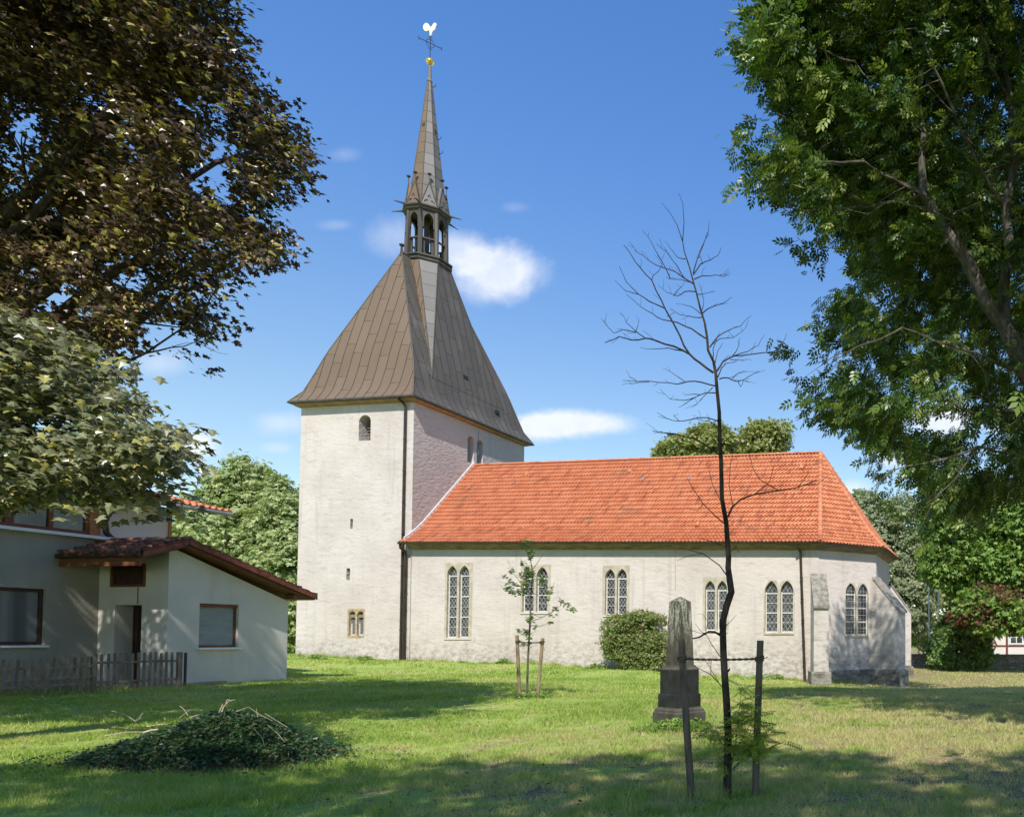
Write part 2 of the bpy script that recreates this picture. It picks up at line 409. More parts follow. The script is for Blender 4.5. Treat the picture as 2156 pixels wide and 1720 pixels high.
# ------------------------------------------------------------------ mesh builder
class MB:
    def __init__(s):
        s.v, s.f, s.t = [], [], []
    def quad(s, pts, tint=None):
        b = len(s.v)
        s.v += [tuple(p) for p in pts]
        s.f.append(tuple(range(b, b + len(pts))))
        s.t.append(random.random() if tint is None else tint)
    def prism(s, poly, vec, tint=None):
        """closed prism: polygon (list of Vectors) pushed along vec."""
        tt = random.random() if tint is None else tint
        b = len(s.v); n = len(poly)
        vec = Vector(vec)
        s.v += [tuple(p) for p in poly] + [tuple(Vector(p) + vec) for p in poly]
        nrm = Vector((0, 0, 0))
        for i in range(n):
            nrm += Vector(poly[i]).cross(Vector(poly[(i + 1) % n]))
        flip = nrm.dot(vec) > 0
        bot = list(range(b, b + n)); top = list(range(b + n, b + 2 * n))
        fs = [bot[::-1], top] if flip else [bot, top[::-1]]
        for i in range(n):
            j = (i + 1) % n
            q = [b + i, b + j, b + n + j, b + n + i]
            fs.append(q if flip else q[::-1])
        for q in fs:
            s.f.append(tuple(q)); s.t.append(tt)
    def box(s, o, a, b, c, tint=None):
        o, a, b, c = Vector(o), Vector(a), Vector(b), Vector(c)
        s.prism([o, o + a, o + a + b, o + b], c, tint)
    def tube(s, pts, rad, seg=6, cap=True, tint=None):
        pts = [Vector(p) for p in pts]
        if not hasattr(rad, '__len__'):
            rad = [rad] * len(pts)
        tt = random.random() if tint is None else tint
        b = len(s.v)
        up = None
        for i, p in enumerate(pts):
            d = (pts[min(i + 1, len(pts) - 1)] - pts[max(i - 1, 0)])
            if d.length < 1e-9: d = Vector((0, 0, 1))
            d.normalize()
            if up is None:
                up = d.orthogonal().normalized()
            up = (up - d * up.dot(d))
            if up.length < 1e-6: up = d.orthogonal()
            up.normalize()
            sd_ = d.cross(up)
            for k in range(seg):
                a = 2 * math.pi * k / seg
                s.v.append(tuple(p + (up * math.cos(a) + sd_ * math.sin(a)) * rad[i]))
        for i in range(len(pts) - 1):
            for k in range(seg):
                k2 = (k + 1) % seg
                s.f.append((b + i * seg + k, b + i * seg + k2, b + (i + 1) * seg + k2, b + (i + 1) * seg + k)); s.t.append(tt)
        if cap:
            s.f.append(tuple(b + k for k in range(seg))[::-1]); s.t.append(tt)
            e = b + (len(pts) - 1) * seg
            s.f.append(tuple(e + k for k in range(seg))); s.t.append(tt)
    def loft(s, rings, tint=None, closed=True):
        b = len(s.v); n = len(rings[0])
        for r in rings: s.v += [tuple(p) for p in r]
        for i in range(len(rings) - 1):
            for k in range(n):
                k2 = (k + 1) % n
                s.f.append((b + i * n + k, b + i * n + k2, b + (i + 1) * n + k2, b + (i + 1) * n + k))
                s.t.append(random.random() if tint is None else tint)
        if closed:
            s.f.append(tuple(b + k for k in range(n))[::-1]); s.t.append(0.5)
            e = b + (len(rings) - 1) * n
            s.f.append(tuple(e + k for k in range(n))); s.t.append(0.5)
    def build(s, name, mat, parent=None, smooth=False):
        me = bpy.data.meshes.new(name)
        me.from_pydata(s.v, [], s.f)
        at = me.attributes.new('tint', 'FLOAT', 'FACE')
        at.data.foreach_set('value', np.array(s.t, dtype=np.float32))
        me.materials.append(mat)
        if smooth:
            me.polygons.foreach_set('use_smooth', [True] * len(me.polygons))
        me.update()
        o = bpy.data.objects.new(name, me)
        COL.objects.link(o)
        if parent is not None:
            attach(o, parent)
        return o

def base_of(o):
    m = Vector((0, 0, 0))
    while o is not None:
        m += o.location
        o = o.parent
    return m
def attach(o, parent):
    """vertices are written in world coordinates; keep them there under the parent."""
    o.parent = parent
    o.location = -base_of(parent)
def empty(name, loc):
    o = bpy.data.objects.new(name, None)
    o.empty_display_size = 0.3
    COL.objects.link(o)
    o.location = loc
    return o
def tag(o, label=None, cat=None, group=None, kind=None):
    if label: o['label'] = label
    if cat: o['category'] = cat
    if group: o['group'] = group
    if kind: o['kind'] = kind
    return o
def thing(name, loc, label, cat, group=None):
    return tag(empty(name, loc), label, cat, group)

def boolean(o, cutter_mb):
    cm = bpy.data.meshes.new('cut'); cm.from_pydata(cutter_mb.v, [], cutter_mb.f)
    bm = bmesh.new(); bm.from_mesh(cm); bmesh.ops.recalc_face_normals(bm, faces=bm.faces); bm.to_mesh(cm); bm.free()
    bm = bmesh.new(); bm.from_mesh(o.data); bmesh.ops.remove_doubles(bm, verts=bm.verts, dist=1e-5)
    bmesh.ops.recalc_face_normals(bm, faces=bm.faces); bm.to_mesh(o.data); bm.free()
    co = bpy.data.objects.new('cut', cm); COL.objects.link(co)
    par, loc = o.parent, o.location.copy()
    o.parent = None; o.location = (0, 0, 0)
    md = o.modifiers.new('b', 'BOOLEAN'); md.object = co; md.operation = 'DIFFERENCE'; md.solver = 'EXACT'
    dg = bpy.context.evaluated_depsgraph_get(); dg.update()
    nm = bpy.data.meshes.new_from_object(o.evaluated_get(dg))
    nm.name = o.data.name
    o.modifiers.clear()
    o.data = nm
    o.parent, o.location = par, loc
    bpy.data.objects.remove(co)

# ------------------------------------------------------------------ terrain
ctrl = []
def cpt(px, py, D): 
    p = P(px, py, D); ctrl.append((p.x, p.y, p.z))
for a in [(863, 1391, 41.9), (621, 1382, 43.1), (1100, 1398, 40.6), (1320, 1408, 39.8), (1520, 1424, 39.0), (1640, 1428, 38.6), (1735, 1441, 38.0),
          (1915, 1446, 39.6), (345, 1447, 25.4), (605, 1432, 29.8), (1110, 1468, 20.9), (1428, 1535, 14.3),
          (2100, 1412, 56), (1945, 1408, 56), (2300, 1412, 56)]: cpt(*a)
ctrl += [(x, y, 0.0) for x in (-22, -16, -10, -4, 2, 8) for y in (0, 6, 11)] + [(-24, 22, 0), (-16, 16, 0), (-8, 17, 0), (4, 18, -0.15), (8, 28, -0.55), (14, 40, -0.8)]
ctrl += [(-40, 25, 0.1), (-40, 45, 0.5), (-40, 70, 0.5), (-20, 70, 0.2), (0, 75, -0.8), (30, 60, -0.9), (30, 30, -0.5), (60, 80, -0.9), (-80, 80, 0.5), (0, -20, 0), (-30, -20, 0), (20, -20, 0)]
CT = np.array(ctrl)
def terr(x, y):
    x = np.atleast_1d(np.asarray(x, float)); y = np.atleast_1d(np.asarray(y, float))
    d2 = (x[:, None] - CT[None, :, 0]) ** 2 + (y[:, None] - CT[None, :, 1]) ** 2
    w = 1.0 / (d2 + 0.6) ** 1.6
    z = (w * CT[None, :, 2]).sum(1) / w.sum(1)
    z = z + 0.02 * np.sin(x * 0.9 + 1.3 * np.sin(y * 0.5)) * np.sin(y * 0.8 + 0.7 * np.sin(x * 0.6))
    return z
def tz(x, y): return float(terr(x, y)[0])

xs = np.concatenate([np.array([-900, -500, -250, -140, -90, -65, -52]), np.arange(-44, 26, 0.5), np.array([28, 34, 42, 55, 80, 120, 250, 500, 900])])
ys = np.concatenate([np.array([-400, -150, -60, -30, -18, -10, -5]), np.arange(0, 62, 0.5), np.array([65, 70, 78, 90, 110, 150, 250, 500, 1200])])
X, Y = np.meshgrid(xs, ys)
Z = terr(X.ravel(), Y.ravel())
vv = np.stack([X.ravel(), Y.ravel(), Z], 1)
nx, ny = len(xs), len(ys)
ff = []
for j in range(ny - 1):
    for i in range(nx - 1):
        a = j * nx + i
        ff.append((a, a + 1, a + nx + 1, a + nx))
me = bpy.data.meshes.new('ground'); me.from_pydata(vv.tolist(), [], ff); me.materials.append(M_ground)
me.polygons.foreach_set('use_smooth', [True] * len(me.polygons))
g = bpy.data.objects.new('ground', me); COL.objects.link(g); tag(g, kind='structure')

def raw_mesh(name, verts, nfv, tint, mat, parent=None):
    """verts: (M, 3); faces all have nfv consecutive vertices."""
    M = len(verts) // nfv
    me = bpy.data.meshes.new(name)
    me.vertices.add(len(verts)); me.vertices.foreach_set('co', np.ascontiguousarray(verts, dtype=np.float32).ravel())
    me.loops.add(M * nfv); me.loops.foreach_set('vertex_index', np.arange(M * nfv, dtype=np.int32))
    me.polygons.add(M)
    me.polygons.foreach_set('loop_start', np.arange(0, M * nfv, nfv, dtype=np.int32))
    at = me.attributes.new('tint', 'FLOAT', 'FACE'); at.data.foreach_set('value', tint.astype(np.float32))
    me.materials.append(mat)
    me.update(calc_edges=True)
    o = bpy.data.objects.new(name, me); COL.objects.link(o)
    if parent is not None: attach(o, parent)
    return o

# footprint tests that keep grass out of the walls
def in_church(x, y):
    dx, dy = x - N0.x, y - N0.y
    e = dx * EV.x + dy * EV.y; n = dx * NV.x + dy * NV.y
    return ((e > -7.3) & (e < 23.4) & (n > -0.02) & (n < 11)) | ((e >= 23.2) & (e < 28.2) & (n > -0.1 + (e - 23.2)) & (n < 11))

def vnoise(x, y, s, seed):
    """cheap smooth value noise, 0..1"""
    r = np.random.default_rng(seed); T = r.random((64, 64))
    a, b = x / s, y / s
    i, j = np.floor(a).astype(int), np.floor(b).astype(int)
    fa, fb = a - i, b - j
    fa, fb = fa * fa * (3 - 2 * fa), fb * fb * (3 - 2 * fb)
    g_ = lambda p, q: T[p % 64, q % 64]
    return (g_(i, j) * (1 - fa) + g_(i + 1, j) * fa) * (1 - fb) + (g_(i, j + 1) * (1 - fa) + g_(i + 1, j + 1) * fa) * fb

def grass_zone(y0, y1, dens, hgt, wid):
    xl = lambda y: (-60 - CX) / F * y; xr = lambda y: (2230 - CX) / F * y
    area = 0.5 * (y1 - y0) * ((xr(y0) - xl(y0)) + (xr(y1) - xl(y1)))
    n = int(area * dens)
    y = y0 + (y1 - y0) * rng.random(int(n * 1.3))
    x = xl(y1) + (xr(y1) - xl(y1)) * rng.random(len(y))
    k = (x > xl(y)) & (x < xr(y)) & ~in_church(x, y)
    m = vnoise(x, y, 0.9, 3) * 0.6 + vnoise(x, y, 0.25, 4) * 0.4
    k &= rng.random(len(y)) < np.clip(m * 3.4 - 0.95, 0.06, 1)
    x, y, m = x[k], y[k], m[k]
    z = terr(x, y) - 0.005
    a = rng.random(len(x)) * 2 * np.pi
    h = hgt * (0.45 + 0.9 * rng.random(len(x))) * (0.6 + 0.9 * m)
    wd = wid * (0.6 + 0.8 * rng.random(len(x)))
    lean = h * (0.2 + 0.9 * rng.random(len(x)))
    b = rng.random(len(x)) * 2 * np.pi
    c = np.stack([x, y, z], 1)
    s = np.stack([np.cos(a) * wd / 2, np.sin(a) * wd / 2, 0 * x], 1)
    tip = c + np.stack([np.cos(b) * lean, np.sin(b) * lean, h], 1)
    return np.stack([c - s, c + s, tip], 1).reshape(-1, 3)
gv = np.concatenate([grass_zone(6.0, 9.5, 3600, 0.06, 0.007), grass_zone(9.5, 14, 1900, 0.06, 0.010),
                     grass_zone(14, 22, 760, 0.065, 0.016), grass_zone(22, 34, 300, 0.07, 0.026), grass_zone(34, 58, 90, 0.08, 0.045)])
def edge_grass(p, q, n, h, spread=0.10, w=0.02):
    k = rng.random(n); k = k + 0.03 * np.sin(k * 60)
    x = p[0] + (q[0] - p[0]) * k + rng.normal(size=n) * spread; y = p[1] + (q[1] - p[1]) * k + rng.normal(size=n) * spread
    z = terr(x, y) - 0.01
    a = rng.random(n) * 6.28; hh = h * (0.3 + rng.random(n)) * (0.4 + 1.2 * vnoise(x, y, 0.6, 14))
    s_ = np.stack([np.cos(a) * w / 2, np.sin(a) * w / 2, 0 * x], 1); c = np.stack([x, y, z], 1)
    return np.stack([c - s_, c + s_, c + np.stack([rng.normal(size=n) * hh * .4, rng.normal(size=n) * hh * .4, hh], 1)], 1).reshape(-1, 3)
eg = [edge_grass(C(-7.2, -0.12), C(0, -0.12), 1500, 0.22), edge_grass(C(0, -0.2), C(13, -0.2), 2600, 0.2), edge_grass(C(13, -0.3), C(23.2, -0.3), 2200, 0.2), edge_grass(C(23.6, -0.2), C(26.6, 2.6), 900, 0.2, 0.14)]
for (x_, y_, r_) in ((-1.62, 8.14, .10), (-2.06, 8.12, .09), (-1.3, 8.14, .10), (-9.7, 20.8, .25), (-3.8, 14.2, .5), (-3.5, 14.5, .5)):
    eg.append(edge_grass((x_ - .1, y_), (x_ + .1, y_), 420 if r_ < .2 else 900, 0.13, r_, 0.007 if y_ < 10 else 0.014))
fa_, fb_ = P(389, 1446, 25.2), P(-60, 1470, 20.9); ha_, hb_ = P(348, 1447, 25.3), P(608, 1433, 29.8)
eg += [edge_grass(fa_, fb_, 1600, 0.2, .12, .015), edge_grass(ha_ + Vector((.12, 0, 0)), hb_ + Vector((.12, 0, 0)), 900, 0.14, .06, .02)]
rk = rng.random((520, 2)); tx = -9 + 12 * rk[:, 0]; ty = 6.5 + 13 * rk[:, 1] ** 1.4
for i in range(520):
    eg.append(edge_grass((tx[i], ty[i]), (tx[i] + .02, ty[i]), 26, 0.13, 0.035, 0.006 if ty[i] < 11 else 0.010))
gv = np.concatenate([gv] + eg)
go = raw_mesh('grass', gv, 3, rng.random(len(gv) // 3), M_blade)
tag(go, 'short sunlit and shaded lawn grass around the church', 'grass', kind='stuff')

# ------------------------------------------------------------------ foliage
def norm(a):
    return a / np.maximum(np.linalg.norm(a, axis=1, keepdims=True), 1e-9)
MAPLE = []
_o = [(0, 0), (0.28, 0.42), (0.22, 0.25), (0.55, 0.50), (0.62, 0.24), (1.0, 0.0), (0.62, -0.24), (0.55, -0.50), (0.22, -0.25), (0.28, -0.42)]
_o = [(-0.05, 0.0), (0.0, 0.34), (0.20, 0.22), (0.40, 0.56), (0.54, 0.22), (1.0, 0.0), (0.54, -0.22), (0.40, -0.56), (0.20, -0.22), (0.0, -0.34)]
for i in range(len(_o)):
    a, b = _o[i], _o[(i + 1) % len(_o)]
    MAPLE.append([(0.25, 0, 0.05), (a[0], a[1], -abs(a[1]) * 0.25 - a[0] ** 2 * 0.12), (b[0], b[1], -abs(b[1]) * 0.25 - b[0] ** 2 * 0.12)])
MAPLE = np.array(MAPLE, float)                     # (10, 3, 3)
def leaflet(x0, y0, ang, L, W):
    c, s = math.cos(ang), math.sin(ang)
    f = lambda a, b: (x0 + a * c - b * s, y0 + a * s + b * c, -0.10 * (x0 + a) ** 2 - 0.15 * abs(y0 + a * s))
    return [f(0, 0), f(L * 0.45, W / 2), f(L, 0), f(L * 0.45, -W / 2)]
ASH = np.array([leaflet(0.35, 0, 0.9, 0.46, 0.21), leaflet(0.35, 0, -0.9, 0.46, 0.21), leaflet(0.58, 0, 0.7, 0.46, 0.21), leaflet(0.58, 0, -0.7, 0.46, 0.21),
                leaflet(0.75, 0, 0, 0.46, 0.21), leaflet(0.15, 0, 1.1, 0.36, 0.19), leaflet(0.15, 0, -1.1, 0.36, 0.19)], float)   # (7, 4, 3)
ROB = []
for k in range(7):
    x0 = 0.14 + 0.12 * k
    ROB += [leaflet(x0, 0, 1.2, 0.21, 0.095), leaflet(x0, 0, -1.2, 0.21, 0.095)]
ROB.append(leaflet(0.92, 0, 0, 0.2, 0.09)); ROB.append([(0, 0.006, 0), (0.95, 0.004, -0.09), (0.95, -0.004, -0.09), (0, -0.006, 0)])
ROB = np.array(ROB, float)
SIMPLE = np.array([[(0, 0, 0), (0.45, 0.3, -0.06), (1.0, 0, -0.12), (0.45, -0.3, -0.06)]], float)
PAIR = np.array([leaflet(0, 0, 0.5, 0.9, 0.45), leaflet(0.1, 0, -0.6, 0.9, 0.45)], float)
TRIO = np.array([leaflet(0, 0, 0.7, 0.8, 0.42), leaflet(0.15, 0, -0.7, 0.8, 0.42), leaflet(0.3, 0, 0.0, 0.8, 0.42)], float)
def leaves(name, mat, c, axis, nrm, size, tpl, parent, tint=None):
    axis = norm(axis)
    nrm = nrm - axis * (nrm * axis).sum(1, keepdims=True)
    nrm = norm(nrm)
    side = np.cross(nrm, axis)
    T = tpl.reshape(-1, 3)
    v = c[:, None, :] + size[:, None, None] * (T[None, :, 0, None] * axis[:, None, :] + T[None, :, 1, None] * side[:, None, :] + T[None, :, 2, None] * nrm[:, None, :])
    if tint is None: tint = rng.random(len(c))
    return raw_mesh(name, v.reshape(-1, 3), tpl.shape[1], np.repeat(tint, tpl.shape[0]), mat, parent)
def gauss(n): return rng.normal(size=(n, 3))

def sprays_to_leaves(cent, outw, m, spread, size, droop=0.35, flat=0.5, upb=0.9):
    n = len(cent)
    c = np.repeat(cent, m, 0) + gauss(n * m) * spread * np.array([1, 1, flat])
    o = np.repeat(norm(outw), m, 0)
    ax = norm(o * 0.9 + gauss(n * m) * 0.55 + np.array([0, 0, -droop]))
    nm = norm(gauss(n * m) * 0.5 + np.array([0, 0, upb]) + o * 0.35)
    s = size * (0.6 + 0.7 * rng.random(n * m))
    return c, ax, nm, s

def in_poly(x, y, poly):
    ins = np.zeros(len(x), bool)
    j = len(poly) - 1
    for i in range(len(poly)):
        xi, yi = poly[i]; xj, yj = poly[j]
        cond = ((yi > y) != (yj > y)) & (x < (xj - xi) * (y - yi) / (yj - yi + 1e-12) + xi)
        ins ^= cond
        j = i
    return ins
def n3(p, s, seed):
    return (vnoise(p[:, 0] + p[:, 2] * 0.37, p[:, 1] - p[:, 2] * 0.21, s, seed) + vnoise(p[:, 2] + p[:, 1] * 0.3, p[:, 0], s, seed + 1)) / 2

def wiggle(p0, p1, n, amp, sag=0.0, seed=None):
    r = random.Random(seed) if seed is not None else random
    out = []
    p0, p1 = Vector(p0), Vector(p1)
    L = (p1 - p0).length
    off = Vector((0, 0, 0))
    for i in range(n + 1):
        k = i / n
        off += Vector((r.uniform(-1, 1), r.uniform(-1, 1), r.uniform(-1, 1))) * amp * L / n
        q = p0.lerp(p1, k) + off * (4 * k * (1 - k)) ** 0.5 + Vector((0, 0, sag * L * 4 * k * (1 - k)))
        out.append(q)
    out[-1] = p1
    return out

def blob_tree(name, label, cat, base, trunk_r, blobs, n, size, lmat, bmat, tpl=PAIR, group=None, shell=0.55, droop=0.3, up=0.35, lean=None, sparse=0.42, m=6):
    """base: (x, y); blobs: list of (x, y, z, rx, ry, rz) in world metres."""
    bx, by = base
    bz = tz(bx, by)
    t_ = thing(name, (bx, by, bz), label, cat, group)
    B = np.array(blobs, float)
    vol = (B[:, 3] * B[:, 5])
    k = rng.choice(len(B), n // m, p=vol / vol.sum())
    d = norm(gauss(len(k)))
    rad = shell + (1 - shell) * rng.random(len(k)) ** 0.6
    rad *= 0.88 + 0.28 * n3(d * 3 + B[k, :3], 0.7, 11)
    c = B[k, :3] + d * rad[:, None] * B[k, 3:6]
    keep = n3(c, max(0.7, B[:, 3].mean() * 0.35), 21) > sparse - 0.12
    c, d = c[keep], d[keep]
    lc, ax, nm, s = sprays_to_leaves(c, d * 0.8 + gauss(len(c)) * 0.3, m, size * 0.9, size, droop, 0.6, up)
    nm = norm(nm + np.repeat(d, m, 0) * 0.9)
    leaves('crown', lmat, lc, ax, nm, s, tpl, t_)
    mb = MB()
    topz = B[:, 2].max()
    cx_, cy_ = (B[:, 0] * vol).sum() / vol.sum(), (B[:, 1] * vol).sum() / vol.sum()
    trunk = wiggle((bx, by, bz - 0.2), (cx_, cy_, topz * 0.85 + bz * 0.15), 8, 0.05)
    mb.tube(trunk, [trunk_r * (1 - 0.85 * i / 8) + trunk_r * (0.5 if i == 0 else 0) for i in range(9)], 8)
    for b in B[:14]:
        i = max(2, min(7, int(8 * (b[2] - bz) / max(topz - bz, 1) * 0.7)))
        mb.tube(wiggle(trunk[i], b[:3], 5, 0.12), [trunk_r * 0.35 * (1 - 0.8 * q / 5) for q in range(6)], 5)
    mb.build('trunk', bmat, t_)
    return t_
def blobs_px(lst, thick=0.8):
    """(px, py, rpx, rpy, D) -> world ellipsoids at real distance and size."""
    out = []
    for (x, y, rx, ry, D) in lst:
        p = P(x, y, D); k = D / F
        out.append((p.x, p.y, p.z, rx * k, max(rx, ry) * k * thick, ry * k))
    return out

# ================================================================== CHURCH
church = thing('church', C(8, 5, 0.0), 'white plastered village church with orange tiled nave roof and copper clad tower spire', 'church')
Z0 = -1.6                                     # walls go below the lawn
TE, TN = -7.22, 10.0                          # tower 7.2 m wide, 10 m deep
ZT = zy(833, 41.6)                            # tower eave
def wall_rect(e0, e1, n0, n1, z0, z1):
    return [C(e0, n0, z0), C(e1, n0, z0), C(e1, n1, z0), C(e0, n1, z0)], Vector((0, 0, z1 - z0))

def plane_hit(px, py, o, nrm):
    d = ray(px, py); c0 = Vector((0, 0, EYE))
    return c0 + d * ((Vector(o) - c0).dot(nrm) / d.dot(nrm))
class Face:
    """a vertical wall face: o = origin, u = horizontal direction, n = outward normal"""
    def __init__(s, o, u):
        s.o, s.u = Vector(o), Vector(u).normalized()
        s.n = s.u.cross(Vector((0, 0, 1))).normalized()
    def px(s, x, y):
        h = plane_hit(x, y, s.o, s.n)
        return (h - s.o).dot(s.u), h.z
    def at(s, a, z, out=0.0):
        return Vector((s.o.x, s.o.y, 0)) + s.u * a + Vector((0, 0, z)) + s.n * out
SF = Face(C(0, 0), EV)                        # south face of tower and nave
EF = Face(C(0, 0), NV)                        # east face of tower
def pointed(a0, a1, z0, z1, k=6, rise=0.85):
    """outline of a lancet in (a, z), starting bottom left."""
    w = a1 - a0; h = w * rise; zs = z1 - h
    R_ = (w * w / 4 + h * h) / w
    pts = [(a0, z0), (a1, z0), (a1, zs)]
    cxr = a1 - R_
    th = math.atan2(h, (a0 + a1) / 2 - cxr)
    for i in range(1, k + 1):
        q = th * i / k
        pts.append((cxr + R_ * math.cos(q), zs + R_ * math.sin(q)))
    for i in range(k - 1, -1, -1):
        q = th * i / k
        pts.append((a0 + R_ - R_ * math.cos(q), zs + R_ * math.sin(q)))
    return pts
def rounded(a0, a1, z0, z1, k=10):
    w = (a1 - a0) / 2; zs = z1 - w; m = (a0 + a1) / 2
    return [(a0, z0), (a1, z0)] + [(m + w * math.cos(math.pi * i / k), zs + w * math.sin(math.pi * i / k)) for i in range(k + 1)]
def cut_prism(mb, fc, pts, out, deep):
    mb.prism([fc.at(a, z, out) for a, z in pts], fc.n * (-(out + deep)))

# --- tower walls
mb = MB(); mb.prism(*wall_rect(TE, 0, 0, TN, Z0, ZT + 0.02))
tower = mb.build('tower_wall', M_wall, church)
tc_ = MB()
# belfry opening, slits, twin window
bel = SF.px(755, 928) + SF.px(781, 873)
slits = [(737, 1113, 743, 1092), (729, 1221, 737, 1196)]
cut_prism(tc_, SF, rounded(bel[0], bel[2], bel[1], bel[3]), 0.3, 0.85)
sl = []
for (x0, y0, x1, y1) in slits:
    a = SF.px(x0, y0) + SF.px(x1, y1); sl.append(a)
    cut_prism(tc_, SF, [(a[0], a[1]), (a[2], a[1]), (a[2], a[3]), (a[0], a[3])], 0.3, 0.4)
ee = []
for (x0, y0, x1, y1) in [(984, 972, 998, 921), (1004, 977, 1017, 929)]:
    a = EF.px(x0, y0) + EF.px(x1, y1); ee.append(a)
    cut_prism(tc_, EF, rounded(a[0], a[2], a[1], a[3]), 0.3, 0.6)
# twin window recess
tw = SF.px(731, 1343) + SF.px(768, 1281)
tw2 = []
m_ = (tw[0] + tw[2]) / 2
for (a0, a1) in [(tw[0] + 0.10, m_ - 0.05), (m_ + 0.07, tw[2] - 0.07)]:
    tw2.append((a0, tw[1] + 0.15, a1, tw[3] - 0.14))
    cut_prism(tc_, SF, rounded(a0, a1, tw[1] + 0.15, tw[3] - 0.14), 0.3, 0.28)
boolean(tower, tc_)
mb = MB()
for (x0, z0, x1, z1) in [bel]:
    for i in range(8):
        z = z0 + 0.06 + i * (z1 - z0) / 8.6
        w = 0.0 if i < 5 else 0.04 * (i - 4)
        mb.box(SF.at(x0 + 0.08 + w, z, -0.62), SF.u * (x1 - x0 - 0.12 - 2 * w), SF.n * 0.16 - Vector((0, 0, 0.1)), Vector((0, 0, 0.035)))
lou = mb.build('louvers', M_louver, church)
mb = MB(); mb.quad([SF.at(a, z, -0.80) for a, z in rounded(bel[0] + .01, bel[2] - .01, bel[1] + .01, bel[3] - .01)])
mb.build('belfry_dark_back', M_shade, church)
for a in ee:
    mb = MB(); mb.quad([EF.at(x, z, -0.52) for x, z in rounded(a[0] + .01, a[2] - .01, a[1] + .01, a[3] - .01)]); mb.build('belfry_dark_back', M_shade, church)
for a in sl:
    mb = MB(); mb.quad([SF.at(a[0] + .005, a[1] + .005, -0.35), SF.at(a[2] - .005, a[1] + .005, -0.35), SF.at(a[2] - .005, a[3] - .005, -0.35), SF.at(a[0] + .005, a[3] - .005, -0.35)])
    mb.build('slit_dark_back', M_shade, church)

# --- nave and apse walls
ZNW, ZNE = zy(1146, 41.9), zy(1146, 38.3)      # wall top at west / east
LN = 23.15                                     # length of the straight south wall
n0, n1 = -0.06, 10.06
AW = n1 - n0; dg_ = 2.55; sd_ = AW - 2 * dg_
foot = [(0.02, n0), (LN, n0), (LN + dg_, n0 + dg_), (LN + dg_, n0 + dg_ + sd_), (LN, n1), (0.02, n1)]
mb = MB()
b = len(foot)
bot = [C(e, n, Z0) for e, n in foot]
top = [C(e, n, ZNW if e < 1 else ZNE) for e, n in foot]
mb.v = [tuple(p) for p in bot + top]
mb.f = [tuple(range(b))[::-1], (b, b + 1, b + 4, b + 5), (b + 1, b + 2, b + 3, b + 4)] + [(i, (i + 1) % b, b + (i + 1) % b, b + i) for i in range(b)]
mb.t = [0.5] * len(mb.f)
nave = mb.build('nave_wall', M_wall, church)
NF = Face(C(0, n0), EV)
AF = Face(C(LN, n0), (EV + NV))
WIN = [  # (face, px left, px right, py top, py bottom, cross bars, stone frame px box)
    (NF, 939.5, 988.5, 1190, 1342, 3, (935, 996, 1184, 1345)),
    (NF, 1099.5, 1153.5, 1193, 1288, 2, (1095, 1160, 1188, 1291)),
    (NF, 1273.5, 1320, 1197, 1294, 2, (1268, 1326, 1190, 1297)),
    (NF, 1484, 1531, 1222, 1327, 2, (1479, 1535, 1214, 1330)),
    (NF, 1610, 1670.5, 1222, 1331, 2, None),
    (AF, 1780.5, 1827.5, 1229, 1337, 3, None)]
cut = MB()
wdefs = []
for (fc, x0, x1, y0, y1, nb, fr) in WIN:
    xm = (x0 + x1) / 2
    a0, zb = fc.px(x0, y1); a1, zt = fc.px(x1, y0)
    wd = (a1 - a0); mull = 0.13 * wd / 1.3
    am = (a0 + a1) / 2
    L = [(a0, am - mull / 2), (am + mull / 2, a1)]
    wdefs.append((fc, L, zb, zt, nb, fr))
    for (p, q) in L:
        cut_prism(cut, fc, pointed(p, q, zb, zt), 0.3, 0.34)
boolean(nave, cut)

def clip_line(poly, p, d):
    """poly convex list (a, z), line p + t d -> t range"""
    lo, hi = -1e9, 1e9
    n = len(poly)
    area = sum(poly[i][0] * poly[(i + 1) % n][1] - poly[(i + 1) % n][0] * poly[i][1] for i in range(n))
    sg = 1 if area > 0 else -1
    for i in range(n):
        x0, y0 = poly[i]; x1, y1 = poly[(i + 1) % n]
        nx_, ny_ = -(y1 - y0) * sg, (x1 - x0) * sg
        num = nx_ * (p[0] - x0) + ny_ * (p[1] - y0); den = nx_ * d[0] + ny_ * d[1]
        if abs(den) < 1e-9:
            if num < 0: return None
            continue
        tt = -num / den
        if den > 0: lo = max(lo, tt)
        else: hi = min(hi, tt)
    return (lo, hi) if hi - lo > 0.02 else None
def strip(mb, fc, p, q, w, out, th=0.02):
    d = Vector((q[0] - p[0], q[1] - p[1])); d.normalize()
    s_ = Vector((-d.y, d.x)) * w / 2
    pts = [(p[0] + s_.x, p[1] + s_.y), (p[0] - s_.x, p[1] - s_.y), (q[0] - s_.x, q[1] - s_.y), (q[0] + s_.x, q[1] + s_.y)]
    mb.prism([fc.at(a, z, out) for a, z in pts], fc.n * -th)
